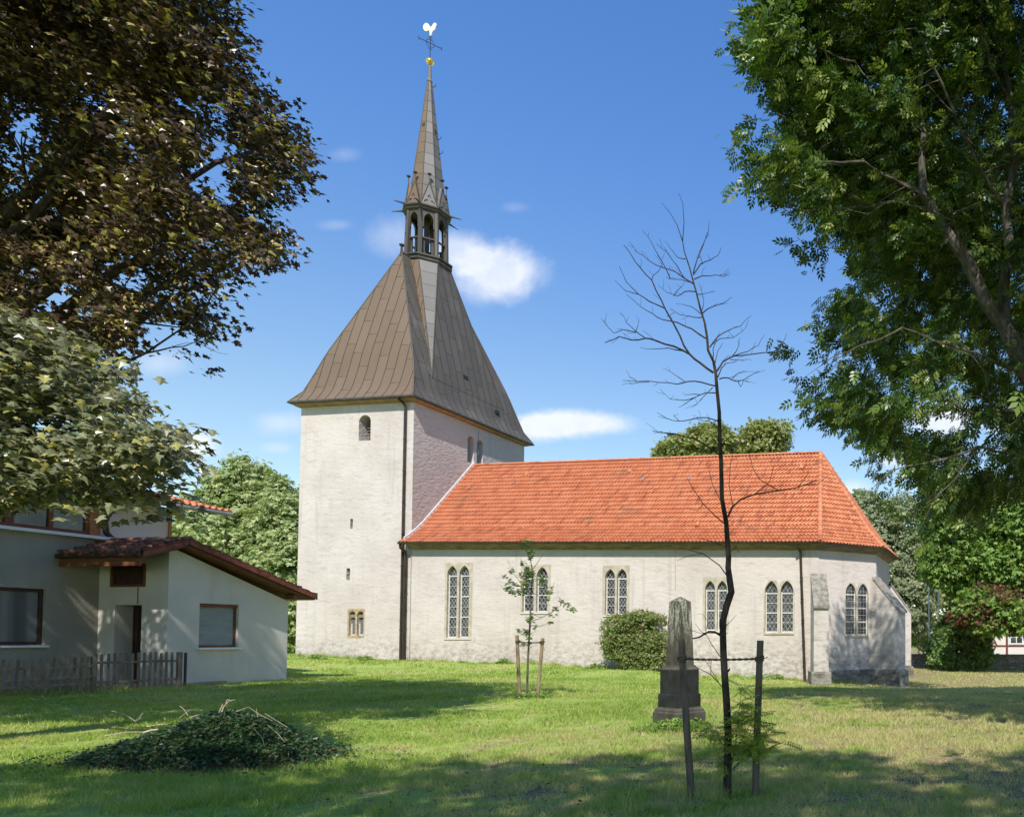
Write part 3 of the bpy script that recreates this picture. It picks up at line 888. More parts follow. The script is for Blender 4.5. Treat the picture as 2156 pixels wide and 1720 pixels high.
def lancet_fill(fc, p, q, zb, zt, nb, parent, depth, diamond=True, shape=pointed):
    poly = shape(p + 0.004, q - 0.004, zb + 0.004, zt - 0.004)
    m1 = MB(); m1.quad([fc.at(a, z, -depth) for a, z in poly]); m1.build('pane', M_glass, parent)
    m2 = MB()
    w = q - p
    if diamond:
        dx = w / 3.0; dz = dx * 1.45
        L = math.hypot(dx, dz)
        for sgn in (1, -1):
            d = (dx / L, sgn * dz / L)
            k = -60
            while k < 60:
                c = (p + k * dx, zb)
                r_ = clip_line(poly, c, d)
                if r_:
                    strip(m2, fc, (c[0] + d[0] * r_[0], c[1] + d[1] * r_[0]), (c[0] + d[0] * r_[1], c[1] + d[1] * r_[1]), 0.018, -depth + 0.03, 0.012)
                k += 1
        m2.build('lead_lattice', M_lead, parent)
    else:
        nz = int((zt - zb) / 0.2)
        for i in range(1, nz):
            z = zb + (zt - zb) * i / nz
            r_ = clip_line(poly, (p, z), (1, 0))
            if r_: strip(m2, fc, (p + r_[0], z), (p + r_[1], z), 0.014, -depth + 0.03, 0.012)
        for i in range(1, 3):
            r_ = clip_line(poly, (p + w * i / 3, zb), (0, 1))
            if r_: strip(m2, fc, (p + w * i / 3, zb + r_[0]), (p + w * i / 3, zb + r_[1]), 0.014, -depth + 0.03, 0.012)
        m2.build('lead_lattice', M_lead, parent)
    m3 = MB()
    zz = zt - w * 0.95
    for i in range(nb + 1):
        z = zz - (zz - zb) * i / nb if nb else zb
        r_ = clip_line(poly, (p, z + (0.03 if i == nb else 0)), (1, 0))
        if r_: strip(m3, fc, (p + r_[0], z + (0.03 if i == nb else 0)), (p + r_[1], z + (0.03 if i == nb else 0)), 0.055, -depth + 0.06, 0.04)
        if i < nb:                                 # thin saddle bar between
            z2 = z - (zz - zb) / nb / 2
            strip(m3, fc, (p + 0.01, z2), (q - 0.01, z2), 0.02, -depth + 0.05, 0.02)
    strip(m3, fc, (p + 0.03, zb + 0.01), (p + 0.03, zt - w * 0.85), 0.05, -depth + 0.063, 0.04)
    strip(m3, fc, (q - 0.03, zb + 0.01), (q - 0.03, zt - w * 0.85), 0.05, -depth + 0.063, 0.04)
    m3.build('window_bar', M_wframe, parent)
for (fc, L, zb, zt, nb, fr) in wdefs:
    # stone surround standing 3 mm proud of the plaster
    if fr:
        a0, z0_ = fc.px(fr[0], fr[3]); a1, z1_ = fc.px(fr[1], fr[2])
        mb = MB(); mb.prism([fc.at(a0, z0_, 0.004), fc.at(a1, z0_, 0.004), fc.at(a1, z1_, 0.004), fc.at(a0, z1_, 0.004)], fc.n * -0.05)
    else:
        a0, a1 = L[0][0] - 0.07, L[1][1] + 0.07
        mb = MB(); mb.prism([fc.at(a, z, 0.004) for a, z in [(a0, zb - 0.08), (a1, zb - 0.08), (a1, zt - 0.5), (a1 - 0.25, zt + 0.02), ((a0 + a1) / 2 + 0.14, zt + 0.02), ((a0 + a1) / 2, zt - 0.25), ((a0 + a1) / 2 - 0.14, zt + 0.02), (a0 + 0.25, zt + 0.02), (a0, zt - 0.5)]], fc.n * -0.05)
    wf = mb.build('window', M_stone, church)
    wc = MB()
    for (p, q) in L: cut_prism(wc, fc, pointed(p, q, zb, zt), 0.3, 0.34)
    boolean(wf, wc)
    for (p, q) in L: lancet_fill(fc, p, q, zb, zt, nb, wf, 0.2 if fc is NF else 0.14, fc is NF)
    ms = MB()
    ms.box(fc.at(a0 + 0.03, zb - 0.10, -0.02), fc.u * (a1 - a0 - 0.06), fc.n * 0.07, Vector((0, 0, 0.05)))
    ms.build('sill', M_wframe if fr else M_stone, wf)
# twin window of the tower
mb = MB(); mb.prism([SF.at(tw[0], tw[1], 0.004), SF.at(tw[2], tw[1], 0.004), SF.at(tw[2], tw[3], 0.004), SF.at(tw[0], tw[3], 0.004)], SF.n * -0.05)
wf = mb.build('window', M_tan, church); wf['label'] = 'small twin arched stone window low in the tower'
wc = MB()
for a in tw2: cut_prism(wc, SF, rounded(a[0], a[2], a[1], a[3]), 0.3, 0.28)
boolean(wf, wc)
for a in tw2:
    lancet_fill(SF, a[0], a[2], a[1], a[3] - 0.35, 0, wf, 0.22, True, lambda p, q, r_, s_: [(p, r_), (q, r_), (q, s_), (p, s_)])
    mb = MB(); m0 = (a[0] + a[2]) / 2; w0 = (a[2] - a[0]) / 2
    mb.box(SF.at(a[0] + 0.004, a[3] - 0.36, -0.10), SF.u * (a[2] - a[0] - 0.008), SF.n * -0.15, Vector((0, 0, 0.18)))
    mb.build('tympanum', M_cornice, wf)

# --- plinth, cornice, soffits
mb = MB()
ap = [(13.2, n0), (LN, n0), (LN + dg_, n0 + dg_), (LN + dg_, n0 + dg_ + sd_)]
zpl = zy(1412, 38.2)
for i in range(3):
    fA = C(*ap[i]); fB = C(*ap[i + 1]); f_ = Face(fA, fB - fA); L_ = (fB - fA).length
    zz0 = zpl - (0.42 if i == 0 else 0.0)
    ext = 0.06
    mb.prism([f_.at(-ext if i else 0, Z0, 0), f_.at(-ext if i else 0, Z0, 0.13), f_.at(-ext if i else 0, zz0 - 0.08, 0.13), f_.at(-ext if i else 0, zz0, 0.003)], f_.u * (L_ + ext * (1 if i == 0 else 2) - (0.0)))
mb.build('plinth', M_plinth, church)
def prof_along(mb, pts, prof, close=False):
    """sweep a profile [(out, z)] along plan points [(e, n, dz)], mitred"""
    V = [C(e, n, 0) for e, n, _ in pts]
    ringsl = []
    for i, p in enumerate(V):
        dirs = []
        if i > 0: dirs.append((V[i] - V[i - 1]).normalized())
        if i < len(V) - 1: dirs.append((V[i + 1] - V[i]).normalized())
        nn = [d.cross(Vector((0, 0, 1))) for d in dirs]
        m = sum(nn, Vector((0, 0, 0))).normalized()
        k = 1 / max(0.3, m.dot(nn[0]))
        ringsl.append([p + m * (o * k) + Vector((0, 0, z + pts[i][2])) for o, z in prof])
    mb.loft(ringsl)
OV = 0.42
dz_ = ZNE - ZNW
eave_pts = [(-0.05, n0, ZNW), (LN, n0, ZNE), (LN + dg_, n0 + dg_, ZNE), (LN + dg_, n0 + dg_ + sd_, ZNE), (LN, n1, ZNE), (0.0, n1, ZNW)]
mb = MB(); prof_along(mb, eave_pts, [(-0.1, -0.28), (0.06, -0.28), (0.12, -0.16), (0.24, -0.05), (OV - 0.04, -0.02), (OV - 0.04, 0.03), (-0.1, 0.03)])
mb.build('cornice', M_cornice, church)
mb = MB(); prof_along(mb, [(-0.35, n0, ZNW)] + eave_pts[1:], [(OV - 0.02, -0.02), (OV + 0.12, -0.02), (OV + 0.13, 0.08), (OV + 0.10, 0.08), (OV + 0.09, 0.01), (OV - 0.02, 0.01)])
mb.build('gutter', M_pipe, church)

# --- tiled nave roof
ZR = zy(980, 46.9) - 0.02
ZR2 = zy(953, (C(LN, 5)).y)
HW = AW / 2
def tiled(mb, P0, P1, Q0, Q1, zE0, zE1, rows, tw_=0.205, flare=0.16, th=0.085):
    """pantile field between an eave line P0-P1 and a ridge line Q0-Q1 (plan vectors, z separate inside)"""
    P0, P1, Q0, Q1 = map(Vector, (P0, P1, Q0, Q1))
    u = (P1 - P0); u.z = 0; u.normalize()
    def pt(a, k):                      # a metres along u from P0, k 0..1 up the slope
        xl = (Q0 - P0).dot(u) * k; L0 = (P1 - P0).dot(u); xr = L0 + ((Q1 - P0).dot(u) - L0) * k
        a = min(max(a, xl), xr)
        f = a / L0 if L0 else 0
        e = P0.lerp(P1, min(max(f, -0.2), 1.2))
        # in-slope direction
        q = Q0 if (Q1 - Q0).length < 0.05 else Q0.lerp(Q1, min(max((a - (Q0 - P0).dot(u)) / max(((Q1 - Q0).dot(u)), 1e-3), 0), 1))
        inn = Vector((-u.y, u.x, 0))
        run = (Q0 - P0).dot(inn)
        zr = q.z
        # concave flare near the eave
        kk = k
        zz = e.z + (zr - e.z) * (kk + flare * (-(1 - kk) * min(kk / 0.22, 1) * 0.42))
        return P0 + u * a + inn * (run * k) + Vector((0, 0, zz - P0.z))
    L0 = (P1 - P0).dot(u)
    inn = Vector((-u.y, u.x, 0)); run = (Q0 - P0).dot(inn)
    up = (inn * -(Q0.z - P0.z) + Vector((0, 0, run))).normalized()
    if up.z < 0: up = -up
    prof = [0.0, 0.0, 0.06, 0.08, 0.04]          # s-profile samples
    fr = [0.0, 0.45, 0.62, 0.78, 0.93]
    ncol = int(L0 / tw_) + 2
    for r_ in range(rows):
        k0, k1 = r_ / rows, (r_ + 1) / rows
        xl = (Q0 - P0).dot(u); xr = L0 + ((Q1 - P0).dot(u) - L0) * k0
        a_lo = xl * k0
        jit = random.uniform(-0.012, 0.012)
        for c in range(-1, ncol):
            A0 = c * tw_ + jit
            if A0 + tw_ < a_lo or A0 > xr: continue
            tint = random.random()
            dzj = random.uniform(-0.006, 0.008)
            s_ = [(A0 + f * tw_, h) for f, h in zip(fr, prof)] + [(A0 + tw_, 0.0)]
            lowr = [pt(a, k0 - 0.008) + up * (h + th + dzj) for a, h in s_]
            highr = [pt(a, k1) + up * (h + 0.002) for a, h in s_]
            base_ = [pt(a, k0 - 0.008) + up * (h - 0.01) for a, h in s_]
            b = len(mb.v)
            m = len(s_)
            mb.v += [tuple(p) for p in base_ + lowr + highr]
            for i in range(m - 1):
                mb.f.append((b + i, b + i + 1, b + m + i + 1, b + m + i)); mb.t.append(tint)
                mb.f.append((b + m + i, b + m + i + 1, b + 2 * m + i + 1, b + 2 * m + i)); mb.t.append(tint)
def ridge_tiles(mb, a, b, r=0.13, L=0.38, sag=0.0):
    a, b = Vector(a), Vector(b)
    n = max(1, int((b - a).length / L))
    d = (b - a).normalized(); s_ = d.cross(Vector((0, 0, 1))).normalized(); u_ = s_.cross(d)
    for i in range(n):
        p, q = a.lerp(b, i / n), a.lerp(b, (i + 1.12) / n)
        tt = random.random()
        r0, r1 = r * 1.12, r * 0.95
        mb.loft([[p + s_ * r0 * math.cos(k * math.pi / 5) + u_ * (r0 * math.sin(k * math.pi / 5) * 0.8) for k in range(6)],
                 [q + s_ * r1 * math.cos(k * math.pi / 5) + u_ * (r1 * math.sin(k * math.pi / 5) * 0.8) for k in range(6)]], tt)
mb = MB()
nr = -(OV + 0.06) + n0
RID0, RID1 = C(0.0, 5, ZR), C(LN - 1.1, 5, ZR2)
E0, E1 = C(-0.28, nr, ZNW + 0.07), C(LN + 0.2, nr, ZNE + 0.07)
tiled(mb, E0, E1, RID0, RID1, 0, 0, 22)
q_ = (OV + 0.06)
A1 = C(LN + q_ * 0.4142, n0 - q_, ZNE + 0.07)
A2 = C(LN + dg_ + q_ * .8, n0 + dg_ - q_ * 0.4142, ZNE + 0.07)
A3 = C(LN + dg_ + q_ * .8, n0 + dg_ + sd_ + q_ * 0.4142, ZNE + 0.07)
A4 = C(LN + q_ * 0.4142, n1 + q_, ZNE + 0.07)
tiled(mb, A1, A2, RID1, RID1, 0, 0, 22)
tiled(mb, A2, A3, RID1, RID1, 0, 0, 22)
tiled(mb, A3, A4, RID1, RID1, 0, 0, 14)
E2, E3 = C(LN + 0.2, n1 + q_, ZNE + 0.07), C(-0.1, n1 + q_, ZNW + 0.07)
tiled(mb, E2, E3, RID1, RID0, 0, 0, 14, 0.41)
nroof = mb.build('nave_roof', M_tile, church)
mb = MB()
ridge_tiles(mb, RID0 + Vector((0, 0, 0.03)), RID1 + Vector((0, 0, 0.03)))
for q in (A1, A2, A3):
    k = 0.2
    m_ = q.lerp(RID1, k) + Vector((0, 0, -0.16 * (1 - k) * 0.42 * (RID1.z - q.z) * 0.9))
    ridge_tiles(mb, q + Vector((0, 0, 0.05)), m_ + Vector((0, 0, 0.05)), 0.12)
    ridge_tiles(mb, m_ + Vector((0, 0, 0.05)), RID1 + Vector((0, 0, 0.05)), 0.12)
mb.build('ridge_tiles', M_tile, nroof)
# vent tiles and glass tiles on the south slope
for i, (x, y, kind) in enumerate([(1107, 1005, 0), (1083, 1020, 1), (1249, 1014, 1), (1351, 1012, 1), (1325, 998, 0), (1451, 1010, 1), (1795 * .94, 990, 0), (952, 1112, 0), (1102, 1115, 0), (1300, 1122, 1), (1468, 1110, 0), (905, 1085, 0)]):
    nrm = (Vector((0, 0, HW)) + Vector((SF.n.x, SF.n.y, 0)) * (ZR - ZNW)).normalized()
    h = plane_hit(x, y, RID0, nrm)
    up = (Vector((0, 0, ZR - ZNW)) - SF.n * HW).normalized()
    mb = MB(); 
    if kind: mb.prism([h + EV * -0.14 + nrm * -0.2, h + EV * 0.14 + nrm * -0.2, h + EV * 0.12 + up * 0.25 + nrm * -0.2, h - EV * 0.12 + up * 0.25 + nrm * -0.2], nrm * 0.26)
    else: mb.prism([h + EV * -0.13 + nrm * -0.2, h + EV * 0.13 + nrm * -0.2, h + nrm * 0.14 + EV * 0.10, h + nrm * 0.18, h + nrm * 0.14 - EV * 0.10], up * 0.28)
    mb.build('glass_tile' if kind else 'vent_tile', M_zinc if kind else M_tile, nroof)
# mortar flashing where the roof meets the tower
mb = MB()
fl = []
for i in range(13):
    k = i / 12
    zz = ZNW + 0.07 + (ZR - ZNW - 0.07) * (k - 0.16 * (1 - k) * min(k / 0.22, 1) * 0.42)
    fl.append((0.03, nr + (5 - nr) * k, zz))
for i in range(12):
    p, q = fl[i], fl[i + 1]
    mb.prism([C(0.005, p[1], p[2] + 0.03), C(0.005, q[1], q[2] + 0.03), C(0.005, q[1] - 0.06, q[2] + 0.26), C(0.005, p[1] - 0.06, p[2] + 0.26)], EV * 0.05)
mb.build('flashing', M_flash, church)

# --- tower roof
zE, zB = ZT + 0.05, zy(800, 44.2)
ZRG = zy(533, 45.6)
prof = [(zE, 3.96, 5.46), (zE + 0.22, 3.80, 5.28), (zE + 0.7, 3.52, 4.96), (zB, 3.24, 4.62), (zB + 1.4, 2.78, 4.25)]
EC, NC = TE / 2, 5.0
def interp(z, k):
    p = prof + [(ZRG, 0.02, 2.0)]
    for i in range(len(p) - 1):
        if z <= p[i + 1][0]:
            f = (z - p[i][0]) / (p[i + 1][0] - p[i][0]); return p[i][k] + (p[i + 1][k] - p[i][k]) * max(f, 0)
    return p[-1][k]
def panels(mb, sm, ztop, zbot, half, at, up_n, cw=0.60, rows=2.3, off=0.0, joints=True):
    """standing seam sheets; half(z) = half width, at(c, z) -> point, up_n outward vector"""
    nc = int(math.ceil(half(zbot) / cw)) + 1
    zs = list(np.linspace(zbot, ztop, max(3, int((ztop - zbot) / 0.3)) + 1))
    for c in range(-nc, nc):
        c0, c1 = c * cw + off, (c + 1) * cw + off
        ph = (c * 0.37) % 1.0
        last = None
        for i in range(len(zs) - 1):
            z0, z1 = zs[i], zs[i + 1]
            h0, h1 = half(z0), half(z1)
            cl = lambda v, h: max(-h, min(h, v))
            q = [(cl(c0, h0), z0), (cl(c1, h0), z0), (cl(c1, h1), z1), (cl(c0, h1), z1)]
            if abs(q[0][0] - q[1][0]) < 1e-4 and abs(q[2][0] - q[3][0]) < 1e-4: continue
            row = int((z0 / rows) + ph)
            rr = random.Random(c * 131 + row * 17 + int(off * 10)).random()
            mb.quad([at(a, z) for a, z in q], rr)
            if joints and last is not None and row != last and abs(q[0][0] - q[1][0]) > 0.1:
                sm.tube([at(q[0][0], z0) + up_n * 0.012, at(q[1][0], z0) + up_n * 0.002], 0.007, 3, False)
            last = row
            if abs(c0) <= max(h0, 1e-6):
                ze = z1
                if abs(c0) > h1: ze = z0 + (z1 - z0) * (h0 - abs(c0)) / max(h0 - h1, 1e-6)
                sm.tube([at(c0, z0) + up_n * 0.015, at(c0, ze) + up_n * 0.012], 0.018, 3, False)
sm = MB()
mS, mE = MB(), MB()
panels(mS, sm, ZRG, zE, lambda z: interp(z, 1), lambda c, z: C(EC + c, NC - interp(z, 2), z), SF.n, off=0.2)
mN = MB()
panels(mN, sm, ZRG, zE, lambda z: interp(z, 1), lambda c, z: C(EC - c, NC + interp(z, 2), z), -SF.n, off=0.2)
panels(mE, sm, ZRG, zE, lambda z: interp(z, 2), lambda c, z: C(EC + interp(z, 1), NC + c, z), EV, off=0.1)
panels(mN, sm, ZRG, zE, lambda z: interp(z, 2), lambda c, z: C(EC - interp(z, 1), NC - c, z), -EV, off=0.1)
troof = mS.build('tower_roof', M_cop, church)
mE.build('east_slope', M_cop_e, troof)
mN.build('rear_slope', M_cop, troof)
# octagonal body growing out of the roof
ZRING = zy(541, 46.1)
ap_t, w_t = 1.27, 0.53
def body(z):
    k = (z - zB) / (ZRING - zB)
    return 3.25 + (ap_t - 3.25) * k, 3.25 + (w_t - 3.25) * k      # apothem, half width of the main faces
mS2, mE2, mD = MB(), MB(), MB()
panels(mS2, sm, ZRING, zB, lambda z: body(z)[1], lambda c, z: C(EC + c, NC - body(z)[0], z), SF.n, off=0.3)
mN2, mW2 = MB(), MB()
panels(mN2, sm, ZRING, zB, lambda z: body(z)[1], lambda c, z: C(EC - c, NC + body(z)[0], z), -SF.n, off=0.3)
panels(mE2, sm, ZRING, zB, lambda z: body(z)[1], lambda c, z: C(EC + body(z)[0], NC + c, z), EV, off=0.25)
panels(mW2, sm, ZRING, zB, lambda z: body(z)[1], lambda c, z: C(EC - body(z)[0], NC - c, z), -EV, off=0.25)
for sx_, sy_ in ((1, -1), (1, 1), (-1, 1), (-1, -1)):
    k = 9; mD = MB()
    for i in range(k):
        z0, z1 = zB + (ZRING - zB) * i / k, zB + (ZRING - zB) * (i + 1) / k
        a0, w0 = body(z0); a1, w1 = body(z1)
        q = [C(EC + sx_ * w0, NC + sy_ * a0, z0), C(EC + sx_ * a0, NC + sy_ * w0, z0), C(EC + sx_ * a1, NC + sy_ * w1, z1), C(EC + sx_ * w1, NC + sy_ * a1, z1)]
        mD.quad(q)
        if i: sm.tube([q[0], q[1]], 0.014, 3, False)
        sm.tube([q[0], q[3]], 0.035, 4, False); sm.tube([q[1], q[2]], 0.035, 4, False)
    mD.build('diagonal_face', M_cop_g, troof)
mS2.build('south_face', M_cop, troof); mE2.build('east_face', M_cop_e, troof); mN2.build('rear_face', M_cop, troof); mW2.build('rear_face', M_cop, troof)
# hips and ridge rolls
for sx_, sy_ in ((1, -1), (1, 1), (-1, 1), (-1, -1)):
    pts = [C(EC + sx_ * interp(z, 1), NC + sy_ * interp(z, 2), z) for z in np.linspace(zE, ZRG, 16)]
    sm.tube(pts, 0.04, 5)
sm.tube([C(EC, NC - 2.0, ZRG + 0.02), C(EC, NC + 2.0, ZRG + 0.02)], 0.06, 6)
sm.build('standing_seams', M_seam, troof)
# eave board, orange soffit, gutter edge
mb = MB()
def ring_rect(e, n, z): return [C(EC - e, NC - n, z), C(EC + e, NC - n, z), C(EC + e, NC + n, z), C(EC - e, NC + n, z)]
mb.loft([ring_rect(3.94, 5.44, zE - 0.02), ring_rect(4.01, 5.51, zE - 0.02), ring_rect(4.03, 5.53, zE - 0.11), ring_rect(3.94, 5.44, zE - 0.15)])
mb.build('eave_edge', M_dark, troof)
mb = MB()
mb.loft([ring_rect(3.62, 5.01, zE - 0.27), ring_rect(3.78, 5.17, zE - 0.25), ring_rect(3.92, 5.42, zE - 0.12), ring_rect(3.92, 5.42, zE - 0.03), ring_rect(3.62, 5.01, zE - 0.03)])
mb.build('soffit', M_soffit, troof)
# small hatch openings
for (x, y, fc_n, o) in [(979, 795, EV, C(EC + body(zB + 0.6)[0], NC, 0)), (1120 * 0 + 1119 * 0.9374 * 0 + 1046, 868, EV, C(EC + 3.5, NC, 0))]:
    sl_n = (fc_n * 8.0 + Vector((0, 0, 2.05))).normalized()
    if y > 850: sl_n = (fc_n * 1.4 + Vector((0, 0, 0.52))).normalized()
    o2 = C(EC + body(zB)[0], NC, zB)
    h = plane_hit(x, y, o2, sl_n)
    mb = MB(); mb.box(h - NV * 0.2 - sl_n * 0.05 - Vector((0, 0, 0.12)), NV * 0.4, sl_n * 0.12, Vector((0, 0, 0.22)))
    mb.build('roof_hatch', M_iron, troof)
for (x, y, n_, o2) in [(886, 598, Vector((SF.n.x, SF.n.y, 0.32)), C(EC, NC - 2.15, ZRG - 0.4)), (916, 601, Vector((EV.x, EV.y, 0.38)), C(EC + 0.18, NC, ZRG - 0.4))]:
    h = plane_hit(x * 0.9737 * 0 + x - (0 if x < 0 else 0), y, o2, n_.normalized()) if False else None

# --- lantern
def octr(r, z, ph=0.0):
    return [C(EC + r * math.cos(R(22.5 + 45 * k) + ph), NC + r * math.sin(R(22.5 + 45 * k) + ph), z) for k in range(8)]
Dc = C(EC, NC).y
lz = lambda y: zy(y, Dc)
lantern = None
mb = MB()
zc0 = ZRING - 0.02
mb.loft([octr(1.36, zc0 - 0.12), octr(1.50, zc0 - 0.02), octr(1.50, zc0 + 0.10), octr(1.42, zc0 + 0.12), octr(1.42, zc0 + 0.20), octr(1.52, zc0 + 0.22), octr(1.52, zc0 + 0.32), octr(1.30, zc0 + 0.40)])
lantern = mb.build('lantern', M_dark, church)
zl0, zl1 = zc0 + 0.38, lz(458)
rl0, rl1 = 1.27, 1.20
for k in range(8):
    a = R(22.5 + 45 * k); ax = EV * math.cos(a) + NV * math.sin(a); tn = EV * -math.sin(a) + NV * math.cos(a)
    b0 = C(EC, NC, zl0) + ax * rl0; b1 = C(EC, NC, zl1) + ax * rl1
    mb = MB()
    mb.loft([[b + ax * 0.0 - tn * 0.12 - ax * 0.05, b + ax * 0.02, b + tn * 0.12 - ax * 0.05, b + tn * 0.10 - ax * 0.24, b - tn * 0.10 - ax * 0.24] for b in (b0, b1)])
    mb.build('post', M_lant, lantern)
def octface(k, r):            # face k between corner k and k+1
    c0 = C(EC, NC, 0) + (EV * math.cos(R(22.5 + 45 * k)) + NV * math.sin(R(22.5 + 45 * k))) * r
    c1 = C(EC, NC, 0) + (EV * math.cos(R(67.5 + 45 * k)) + NV * math.sin(R(67.5 + 45 * k))) * r
    return Face(c0, c1 - c0), (c1 - c0).length
for k in range(8):
    f_, L_ = octface(k, 1.19)
    mb = MB()
    h = zl1 - zl0
    oa, ob = 0.20, L_ - 0.20
    arch = pointed(oa, ob, zl0 + h * 0.44, zl1 - 0.22, 5)
    loop = [(oa - 0.14, zl0 + h * 0.60), (oa, zl0 + h * 0.60)] + [p for p in arch[2:]][::-1] + [(ob, zl0 + h * 0.60), (ob + 0.14, zl0 + h * 0.60), (ob + 0.14, zl1 - 0.02), (oa - 0.14, zl1 - 0.02)]
    mb.prism([f_.at(a, z, -0.02) for a, z in loop], f_.n * -0.09)
    mb.build('arch', M_lant, lantern); mb = MB()
    mb.box(f_.at(0.06, zl0 + h * 0.36, -0.03), f_.u * (L_ - 0.12), f_.n * -0.12, Vector((0, 0, 0.08)))
    mb.build('rail', M_lant, lantern)
    # boards narrowing the lower opening
    for (p, q) in ((oa - 0.10, oa + 0.08), (ob - 0.08, ob + 0.10)):
        mb = MB(); mb.box(f_.at(p, zl0, -0.14), f_.u * (q - p), f_.n * -0.05, Vector((0, 0, h * 0.37)))
        mb.build('side_board', M_dark, lantern)
mb = MB(); mb.loft([octr(0.16, zl0), octr(0.16, zl1)]); mb.build('king_post', M_dark, lantern)
# upper cornice with the sharp gargoyle spikes
mb = MB()
mb.loft([octr(1.16, zl1 - 0.06), octr(1.30, zl1 - 0.02), octr(1.30, zl1 + 0.08), octr(1.42, zl1 + 0.14), octr(1.42, zl1 + 0.22), octr(1.1, zl1 + 0.26)])
mb.build('upper_cornice', M_lant, lantern)
for k in range(8):
    a = R(22.5 + 45 * k); ax = EV * math.cos(a) + NV * math.sin(a); tn = EV * -math.sin(a) + NV * math.cos(a)
    o = C(EC, NC, zl1 + 0.20) + ax * 1.34
    mb = MB()
    mb.loft([[o + tn * 0.07, o + Vector((0, 0, 0.12)), o - tn * 0.07, o - Vector((0, 0, 0.04))], [q + (o + ax * 0.66 - Vector((0, 0, 0.10))) for q in (tn * 0.02, Vector((0, 0, 0.03)), -tn * 0.02, Vector((0, 0, -0.01)))]])
    mb.build('gargoyle', M_dark, lantern)
# spire
zs0, zs1 = zl1 + 0.2, lz(172)
rs0, rs1 = 1.10, 0.13
mb = MB()
nseg = 12
for k in range(8):
    for i in range(nseg):
        z0, z1 = zs0 + (zs1 - zs0) * i / nseg, zs0 + (zs1 - zs0) * (i + 1) / nseg
        r0, r1 = [rs0 + (rs1 - rs0) * ((z - zs0) / (zs1 - zs0)) for z in (z0, z1)]
        a, b = octr(r0, z0), octr(r1, z1)
        mb.quad([a[k], a[(k + 1) % 8], b[(k + 1) % 8], b[k]])
spire = mb.build('spire', M_cop_g, church)
mb = MB()
for k in range(8):
    mb.tube([octr(rs0, zs0)[k], octr(rs1, zs1)[k]], [0.035, 0.018], 4, False)
for i in range(1, nseg):
    z = zs0 + (zs1 - zs0) * i / nseg; r = rs0 + (rs1 - rs0) * i / nseg + 0.004
    o = octr(r, z)
    for k in range(8): mb.tube([o[k], o[(k + 1) % 8]], 0.012, 3, False)
mb.build('seam', M_seam, spire)
# west and north sides of the lower spire are browner: separate cladding panels on the south face
mb = MB(); o0, o1 = octr(rs0 + 0.006, zs0), octr(rs1 + 0.006, zs1)
for i in range(nseg):
    for k in (5, 4):
        z0, z1 = zs0 + (zs1 - zs0) * i / nseg, zs0 + (zs1 - zs0) * (i + 1) / nseg
        a, b = octr(rs0 + (rs1 - rs0) * i / nseg + 0.006, z0), octr(rs0 + (rs1 - rs0) * (i + 1) / nseg + 0.006, z1)
        mb.quad([a[k], a[(k + 1) % 8], b[(k + 1) % 8], b[k]])
mb.build('brown_cladding', M_cop, spire)
def blobmesh(mb, c, r, seg=8, rings=5, sq=1.0):
    mb.loft([[c + Vector((r * math.sin(t_) * math.cos(2 * math.pi * k / seg), r * math.sin(t_) * math.sin(2 * math.pi * k / seg), r * sq * math.cos(t_))) for k in range(seg)] for t_ in np.linspace(math.pi * 0.98, math.pi * 0.02, rings)])
zg1 = lz(400)
for k in range(8):
    f_, L_ = octface(k, 1.30)
    mb = MB()
    ins = 0.30                       # lean inwards
    A, B = f_.at(0.03, zs0, -0.0), f_.at(L_ - 0.03, zs0, -0.0)
    T = f_.at(L_ / 2, zg1, -0.16)
    rk = rs0 + (rs1 - rs0) * ((zg1 - zs0) / (zs1 - zs0))
    back = C(EC, NC, zg1 - 0.0) + f_.n * (rk * 0.9)
    bA = octr(rs0 * 0.98, zs0)[k]; bB = octr(rs0 * 0.98, zs0)[(k + 1) % 8]
    b = len(mb.v)
    mb.v += [tuple(p) for p in (A, B, T, back, bA, bB)]
    for q in ((b, b + 1, b + 2), (b + 1, b + 5, b + 3, b + 2), (b + 4, b, b + 2, b + 3)): mb.f.append(q); mb.t.append(random.random())
    gb = mb.build('gable', M_cop_g if k in (6, 7, 0) else M_cop, lantern)
    # raised decoration and edge rolls
    m2 = MB()
    m2.tube([A, T], 0.035, 4); m2.tube([B, T], 0.035, 4)
    mid = lambda a, z: f_.at(a, zs0 + z, 0.03 - 0.16 * z / (zg1 - zs0))
    m2.tube([mid(L_ * 0.22, 0.22), mid(L_ * 0.34, 0.36), mid(L_ * 0.42, 0.32)], 0.02, 4)
    m2.tube([mid(L_ * 0.78, 0.22), mid(L_ * 0.66, 0.36), mid(L_ * 0.58, 0.32)], 0.02, 4)
    m2.tube([mid(L_ * 0.42, 0.55), mid(L_ * 0.5, 0.72), mid(L_ * 0.58, 0.55)], 0.02, 4)
    m2.build('gable_trim', M_dark, gb)
    m3 = MB()
    m3.tube([T - Vector((0, 0, 0.2)), T + Vector((0, 0, 0.48))], 0.03, 5)
    blobmesh(m3, T + Vector((0, 0, 0.50)), 0.125, 8, 5, 0.6)
    m3.build('finial', M_dark, gb)
# finial on the south end of the ridge
mb = MB(); T = C(EC, NC - 2.0, ZRG)
mb.tube([T - Vector((0, 0, 0.3)), T + Vector((0, 0, 0.42))], [0.11, 0.05], 6); blobmesh(mb, T + Vector((0, 0, 0.45)), 0.16, 8, 5, 0.6)
mb.build('ridge_finial', M_dark, church)
